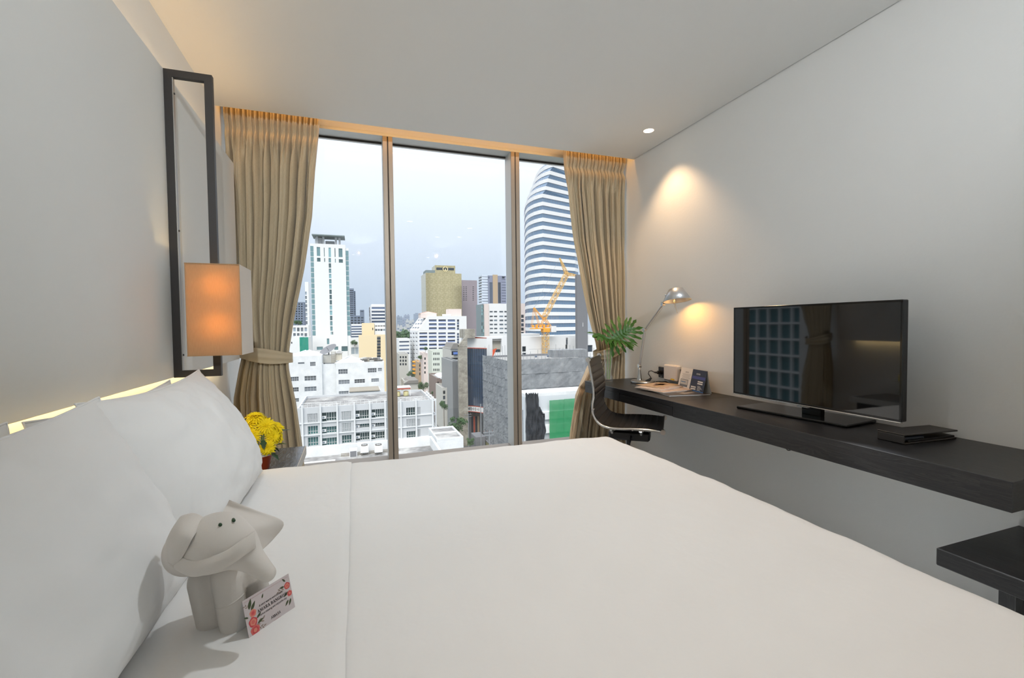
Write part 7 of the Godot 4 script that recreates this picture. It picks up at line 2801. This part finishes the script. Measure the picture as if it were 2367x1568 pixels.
	clad(t, 11.18, 12.00, 34.04, [[3.13, 28.73, 6.39, 33.86]], [], [], C.white, C.beige, 1.5)
	proud(t, "window", Vector3(3.12, 28.89, -1.4), Vector3(6.21, 29.76, -1.2), C.dark_glass)
	curved_front(Vector3(33.72, STREET, -140.00), 5.33, 10.01, 12.00, 30.90, 34.16)
	t = block("concrete_gable", "narrow rough concrete gable with a sloping shoulder beside the curved glass front", "building", Vector3(30.52, STREET, -138.00), 0.0000, 2.74, 1.60, 31.98, C.concrete, C.roof)
	clad(t, 2.74, 1.60, 31.98, [], [], [], C.concrete, C.glass, 0.3)
	proud(t, "roof_box", Vector3(2.32, 34.06, -9), Vector3(5.66, 36.92, -1.3), C.concrete)
	gable(t, 0.00, 2.32, 2.78, 31.98, 34.67, C.concrete)
	t = block("corrugated_block", "grey corrugated-sheet wall behind the concrete gable", "building", Vector3(30.88, STREET, -150.00), 0.0000, 2.31, 20.00, 26.12, C.corrugated, C.roof)
	clad(t, 2.31, 20.00, 26.12, [], [], [], C.corrugated, C.glass, 0.3)
	ribs(t, 2.31, 26.12, 14, C.corrugated)
	t = block("awning_house", "old grey-roofed house with blue awning and cluttered balconies", "building", Vector3(33.38, STREET, -165.00), 0.0000, 3.10, 16.00, 29.69, C.pale_wall, C.roof)
	clad(t, 3.10, 16.00, 29.69, [[0.41, 27.04, 2.89, 28.63], [0.14, 25.32, 2.93, 26.08]], [], [], C.pale_wall, C.dark_glass, 0.8)
	proud(t, "awning", Vector3(0.96, 27.36, 0.05), Vector3(2.97, 28.22, 1.0), C.awning)
	shed_roof(t, -0.07, 3.23, 29.37, 31.45, C.tile_grey)
	t = block("green_flats", "pale green flats with five rows of small dark windows above the street", "building", Vector3(31.33, STREET, -195.00), 0.0000, 6.46, 11.51, 27.41, C.pale_green, C.roof)
	clad(t, 6.46, 11.51, 27.41, [[0.59, 25.47, 1.04, 26.51], [1.32, 25.44, 1.76, 26.49], [2.05, 25.42, 2.49, 26.47], [2.78, 25.39, 3.22, 26.45], [0.55, 23.09, 0.99, 24.14], [1.28, 23.06, 1.72, 24.11], [2.01, 23.04, 2.45, 24.09], [2.74, 23.01, 3.18, 24.06], [0.52, 20.79, 0.96, 21.84], [1.24, 20.76, 1.68, 21.81], [1.97, 20.73, 2.41, 21.79], [2.7, 20.7, 3.14, 21.76], [0.47, 18.41, 0.92, 19.47], [1.2, 18.38, 1.64, 19.43], [1.93, 18.34, 2.37, 19.4], [2.66, 18.31, 3.1, 19.37], [0.44, 16.11, 0.88, 17.17], [1.16, 16.07, 1.6, 17.13], [1.89, 16.04, 2.33, 17.1], [2.62, 16, 3.06, 17.06], [0.4, 13.8, 0.84, 14.86], [1.12, 13.76, 1.57, 14.83], [1.85, 13.73, 2.29, 14.79], [2.58, 13.69, 3.03, 14.75], [0.36, 11.5, 0.8, 12.56], [1.08, 11.45, 1.53, 12.52], [1.81, 11.41, 2.26, 12.48], [2.54, 11.37, 2.99, 12.44]], [], [], C.pale_green, C.dark_glass, 0.4)
	t = block("pipe_wall_flats", "greenish rear wing of the flats with a ladder of balconies", "building", Vector3(37.91, STREET, -196.00), 0.0000, 2.51, 14.00, 26.97, C.pale_green, C.roof)
	clad(t, 2.51, 14.00, 26.97, [[0.14, 24.84, 0.91, 26.11], [0.11, 22.66, 0.87, 23.94], [0.07, 20.48, 0.84, 21.76], [0.04, 18.3, 0.8, 19.58], [0, 16.11, 0.77, 17.4], [1.32, 24.8, 2.08, 26.07], [1.28, 22.62, 2.05, 23.89], [1.25, 20.43, 2.02, 21.71], [1.21, 18.25, 1.98, 19.53], [1.18, 16.06, 1.95, 17.34]], [], [], C.pale_green, C.dark_glass, 0.6)
	t = block("pink_house", "slim pinkish house with four small windows beside the green flats", "building", Vector3(32.64, STREET, -230.00), 0.0000, 2.14, 14.00, 24.12, C.pink, C.roof)
	clad(t, 2.14, 14.00, 24.12, [[0.41, 20.76, 1.1, 22], [0.37, 18.42, 1.06, 19.66], [0.32, 16.08, 1.02, 17.33], [0.28, 13.74, 0.97, 14.99]], [], [], C.pink, C.dark_glass, 0.3)
	t = block("tan_house", "low tan house with dark windows behind the street trees", "building", Vector3(31.39, STREET, -240.00), 0.0000, 2.58, 14.00, 18.83, C.tan, C.roof)
	clad(t, 2.58, 14.00, 18.83, [[0.35, 16.46, 0.97, 17.88], [0.31, 14.21, 0.93, 15.64], [0.27, 11.97, 0.89, 13.4]], [], [], C.tan, C.dark_glass, 0.3)
	t = block("white_lowrise", "low white building with rows of windows far down the street", "building", Vector3(26.79, STREET, -300.00), 0.0000, 7.14, 20.00, 29.85, C.white, C.roof)
	clad(t, 7.14, 20.00, 29.85, [[0.36, 27.28, 6.7, 28.24], [0.31, 24.74, 6.65, 25.71], [0.26, 22.2, 6.61, 23.19], [0.22, 19.65, 6.56, 20.66]], [], [], C.white, C.band_glass, 0.4)
	t = block("grey_lowrise", "low grey building above the far end of the street", "building", Vector3(24.19, STREET, -270.00), 0.0000, 5.31, 18.00, 21.75, C.pale_wall, C.roof)
	clad(t, 5.31, 18.00, 21.75, [[0.38, 19.17, 1.26, 20.44], [0.34, 17.1, 1.22, 18.38], [0.3, 15.03, 1.18, 16.3], [1.89, 19.12, 2.78, 20.39], [1.85, 17.04, 2.74, 18.32], [1.81, 14.96, 2.7, 16.25], [3.41, 19.06, 4.3, 20.34], [3.37, 16.98, 4.26, 18.26], [3.33, 14.9, 4.22, 16.19]], [], [], C.pale_wall, C.dark_glass, 0.3)
	t = block("vaulted_house", "small house with a pale curved metal roof beside the street", "building", Vector3(29.85, STREET, -175.00), 0.0000, 3.54, 20.00, 17.60, C.brown_wall, C.roof)
	clad(t, 3.54, 20.00, 17.60, [[0.22, 14.97, 0.72, 16.21], [0.18, 12.89, 0.68, 14.14], [0.15, 10.82, 0.65, 12.06]], [], [], C.brown_wall, C.dark_glass, 0.3)
	vault(t, 1.27, 6.08, 17.19, 1.16, 14.0, C.pale_roof)
	t = block("shop_house", "grey shop house with a round corner beside the corrugated wall", "building", Vector3(29.20, STREET, -160.00), 0.0000, 3.71, 14.00, 15.79, C.pale_wall, C.roof)
	clad(t, 3.71, 14.00, 15.79, [[0.24, 13.5, 1.05, 14.82], [0.21, 11.59, 1.02, 12.91], [0.18, 9.67, 0.98, 11]], [], [], C.pale_wall, C.dark_glass, 0.3)
	t = block("grey_roof_house", "low house with a grey pitched roof among the street trees", "building", Vector3(19.76, STREET, -200.00), 0.0000, 6.07, 12.00, 14.22, C.pale_wall, C.roof)
	clad(t, 6.07, 12.00, 14.22, [], [], [], C.pale_wall, C.glass, 0.3)
	shed_roof(t, -0.21, 6.11, 13.00, 14.29, C.tile_grey)
	t = block("white_apartments", "white apartment block with hipped white roofs, left half beside the curtain", "building", Vector3(-17.70, STREET, -135.00), 0.0000, 8.89, 16.00, 30.24, C.bright, C.bright)
	clad(t, 8.89, 16.00, 30.24, [[5.91, 27.37, 7.3, 28.53], [2.91, 28.1, 4.49, 28.54], [0.84, 23.43, 2.98, 24.65], [4.41, 23.38, 7.37, 24.7], [0.97, 20.54, 2.91, 21.75], [4.34, 20.44, 7.38, 21.73], [1.48, 17.72, 2.89, 18.76], [4.58, 17.59, 7.42, 19]], [], [], C.bright, C.window, 0.25)
	hip_roof(t, "hip_roof", 0.55, 8.82, 30.26, 30.26, 31.49, -0.2, -14.0, C.bright, C.bright)
	bars_on(t, [[5.91, 27.37, 7.3, 28.53], [0.84, 23.43, 2.98, 24.65], [4.41, 23.38, 7.37, 24.7], [0.97, 20.54, 2.91, 21.75], [4.34, 20.44, 7.38, 21.73], [1.48, 17.72, 2.89, 18.76], [4.58, 17.59, 7.42, 19]], 4, 1)
	t = block("white_link_block", "windowless white link between the two halves of the apartment block", "building", Vector3(-8.93, STREET, -136.00), 0.0000, 3.64, 12.00, 27.77, C.bright, C.roof)
	clad(t, 3.64, 12.00, 27.77, [], [], [], C.bright, C.glass, 0.3)
	proud(t, "roof_room", Vector3(0.10, 27.76, -9), Vector3(3.44, 29.98, -4), C.pale_wall)
	hut(t, Vector3(3.62, 28.44, -5.0), Vector3(5.58, 31.31, -2.5))
	dish(t, Vector3(1.63, 31.21, -6.0), 2.6)
	ladder(t, Vector3(3.06, 27.78, -2.0), 3.38)
	t = block("white_apartments", "white apartment block, right half with a dark cluttered roof corner", "building", Vector3(-5.24, STREET, -135.00), 0.0000, 13.05, 18.00, 28.01, C.bright, C.dark_roof)
	clad(t, 13.05, 18.00, 28.01, [[0.65, 24.81, 3.13, 26.19], [8.54, 24.86, 10.95, 26.16], [11.31, 25.14, 12.44, 26.11], [0.64, 21.95, 3.58, 23.15], [4.84, 22.02, 7.71, 23.16], [9.42, 22.12, 11.54, 23.15], [0.66, 19.08, 3.24, 19.99]], [], [], C.bright, C.window, 0.25)
	bars_on(t, [[0.65, 24.81, 3.13, 26.19], [8.54, 24.86, 10.95, 26.16], [11.31, 25.14, 12.44, 26.11], [0.64, 21.95, 3.58, 23.15], [4.84, 22.02, 7.71, 23.16], [9.42, 22.12, 11.54, 23.15], [0.66, 19.08, 3.24, 19.99]], 4, 1)
	hip_roof(t, "hip_roof", -0.17, 7.65, 27.88, 27.88, 29.45, -0.2, -13.0, C.bright, C.bright)
	roof_clutter(t, 6.79, 12.80, 27.84, -1.5, -13.0, 26)
	t = block("white_penthouse", "small white rooftop flat with a brown slab roof in front of the white apartment block", "building", Vector3(-1.75, STREET, -125.00), 0.0000, 7.95, 8.00, 21.02, C.bright, C.brown_roof)
	clad(t, 7.95, 8.00, 21.02, [[0.71, 18.79, 2.81, 19.99], [3.61, 18.58, 7.91, 20.14]], [], [], C.bright, C.window, 0.2)
	bars_on(t, [[0.71, 18.79, 2.81, 19.99], [3.61, 18.58, 7.91, 20.14]], 6, 0)
	proud(t, "roof_slab", Vector3(0.04, 21.00, -7.5), Vector3(7.74, 21.25, 0.5), C.brown_roof)
	t = block("grey_apartments", "pale grey apartment block with white posts, balconies and air conditioners, low in the window", "building", Vector3(-11.90, STREET, -105.00), 0.0000, 28.68, 18.00, 20.91, C.pale_grey, C.stained_roof)
	clad(t, 28.68, 18.00, 20.91, [[1.91, 17.49, 3.99, 19.56], [1.93, 14.97, 3.94, 16.89], [1.87, 12.44, 3.96, 14.47], [4.81, 17.62, 7.73, 19.6], [4.77, 14.98, 7.71, 16.47], [4.74, 12.24, 7.71, 14.03], [8.72, 17.46, 10.78, 19.57], [8.75, 14.97, 10.74, 17.01], [8.72, 12.39, 10.75, 14.3], [11.71, 17.51, 14.5, 19.56], [11.67, 15.53, 14.56, 16.49], [11.68, 12.73, 14.54, 14.53], [15.09, 17.61, 17.81, 19.54], [15.02, 15.47, 17.8, 16.43], [14.9, 12.73, 17.82, 14.42], [22.65, 17.31, 24.75, 19.41], [22.66, 14.75, 24.72, 16.76], [22.66, 12.14, 24.73, 13.91], [25.12, 17.33, 25.9, 19.34], [25.08, 14.8, 25.77, 16.63], [25.07, 12.18, 25.8, 14.2]], [], [], C.pale_grey, C.green_glass, 0.8)
	apartment_fit(t, [[1.91, 17.49, 3.99, 19.56], [1.93, 14.97, 3.94, 16.89], [1.87, 12.44, 3.96, 14.47], [4.81, 17.62, 7.73, 19.6], [4.77, 14.98, 7.71, 16.47], [4.74, 12.24, 7.71, 14.03], [8.72, 17.46, 10.78, 19.57], [8.75, 14.97, 10.74, 17.01], [8.72, 12.39, 10.75, 14.3], [11.71, 17.51, 14.5, 19.56], [11.67, 15.53, 14.56, 16.49], [11.68, 12.73, 14.54, 14.53], [15.09, 17.61, 17.81, 19.54], [15.02, 15.47, 17.8, 16.43], [14.9, 12.73, 17.82, 14.42], [22.65, 17.31, 24.75, 19.41], [22.66, 14.75, 24.72, 16.76], [22.66, 12.14, 24.73, 13.91], [25.12, 17.33, 25.9, 19.34], [25.08, 14.8, 25.77, 16.63], [25.07, 12.18, 25.8, 14.2]], [0.96, 4.56, 7.91, 11.44, 14.71, 17.97, 21.42, 24.84, 28.60], 20.91, [17.57, 14.94, 12.40])
	railing(t, 0.3, 28.68, 20.91, -0.3, 34)
	side_fins(t, 28.68, 18.00, 20.91)
	tank_rack(t, 20.92, 24.92, 20.91, 2.10, -12.0)
	near_roof(-7.15, 9.73, -14.03, -62.0)
	near_units([[-0.5, -60.34], [0.86, -60.56], [2.57, -60.08]], -15.33)
	t = block("netted_site", "large grey scaffold-netted building site below the crane", "building", Vector3(36.30, STREET, -105.00), 0.0000, 26.00, 25.00, 28.92, C.concrete_grey, C.roof)
	clad(t, 26.00, 25.00, 28.92, [], [], [], C.concrete_grey, C.glass, 0.3)
	netting(t, 26.0, 0.0, 29.52, 5, 8, C.grey_net, 5, 0.0)
	side_netting(t, 25.0, 0.0, 29.22, 5, 12, C.grey_net, 6)
	rebars(t, 26.0, 25.0, 29.52)
	proud(t, "upper_net", Vector3(13.45, 29.21, -8), Vector3(23.33, 31.27, -4), C.grey_net)
	t = block("net_wrapped_building", "white building wrapped in black and bright green nets, low at the right of the window", "building", Vector3(28.50, STREET, -75.00), 0.0000, 13.51, 4.60, 25.77, C.bright, C.pale_roof)
	clad(t, 13.51, 4.60, 25.77, [], [], [], C.pale_roof, C.glass, 0.3)
	wrapped(t, [[-0.03, 17.8, 4.57, 25.92], [4.44, 16.66, 13.46, 24.43], [3.31, 20.91, 4.77, 22.39], [3.2, 18.4, 4.75, 19.98]])
	city_tree("small street tree at the far end of the street beside the mullion", Vector3(27.61, -37.00, -285.00), 15.29, 2.35)
	city_tree("street tree behind the green road sign", Vector3(30.74, -37.00, -265.00), 12.86, 3.00)
	city_tree("dense street tree in front of the pale green flats", Vector3(28.14, -37.00, -200.00), 14.18, 2.72)
	city_tree("small tree at the foot of the pale green flats", Vector3(30.31, -37.00, -185.00), 11.93, 1.47)
	city_tree("street tree beside the grey apartments with the white fins", Vector3(24.99, -37.00, -135.00), 15.79, 1.91)
	city_tree("large street tree in front of the concrete gable", Vector3(24.81, -37.00, -116.00), 14.76, 2.93)
	city_tree("low bush by the olive site wall at the edge of the bed", Vector3(25.49, -37.00, -104.00), 11.64, 1.34)
	city_tree("rooftop tree on the pinkish house", Vector3(33.27, -12.52, -228.00), 3.20, 1.32)
	city_tree("rooftop tree above the tan house", Vector3(31.95, -17.52, -236.00), 3.68, 1.70)
	city_tree("roof tree in front of the dark blue-grey tower at the left", Vector3(-25.23, 1.80, -234.00), 2.57, 2.05)
	city_tree("hedge-like tree on the garden terrace", Vector3(-0.15, -8.79, -238.00), 3.28, 2.03)
	street_pole(0, Vector3(27.63, STREET, -95.00), 14.81)
	street_pole(1, Vector3(31.93, STREET, -118.00), 16.73)
	street_pole(2, Vector3(32.54, STREET, -135.00), 10.89)
	lanterns(Vector3(32.16, STREET, -255.00), 10.73, 19.14)
	road_sign(Vector3(28.16, STREET, -300), 2.74, 4.72, 6.78)
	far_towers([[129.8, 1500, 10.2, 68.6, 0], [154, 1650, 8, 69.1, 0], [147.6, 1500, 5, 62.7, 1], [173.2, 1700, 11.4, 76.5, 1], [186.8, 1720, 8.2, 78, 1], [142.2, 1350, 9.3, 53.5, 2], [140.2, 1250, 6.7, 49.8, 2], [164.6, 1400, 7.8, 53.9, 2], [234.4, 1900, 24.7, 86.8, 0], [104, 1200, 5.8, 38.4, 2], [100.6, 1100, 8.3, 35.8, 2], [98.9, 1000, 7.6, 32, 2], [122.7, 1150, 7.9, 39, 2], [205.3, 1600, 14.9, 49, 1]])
	treeline(55.2, 75.2, 32.5)
	street_ground()
	mirror_block()
	mirrored_towers()
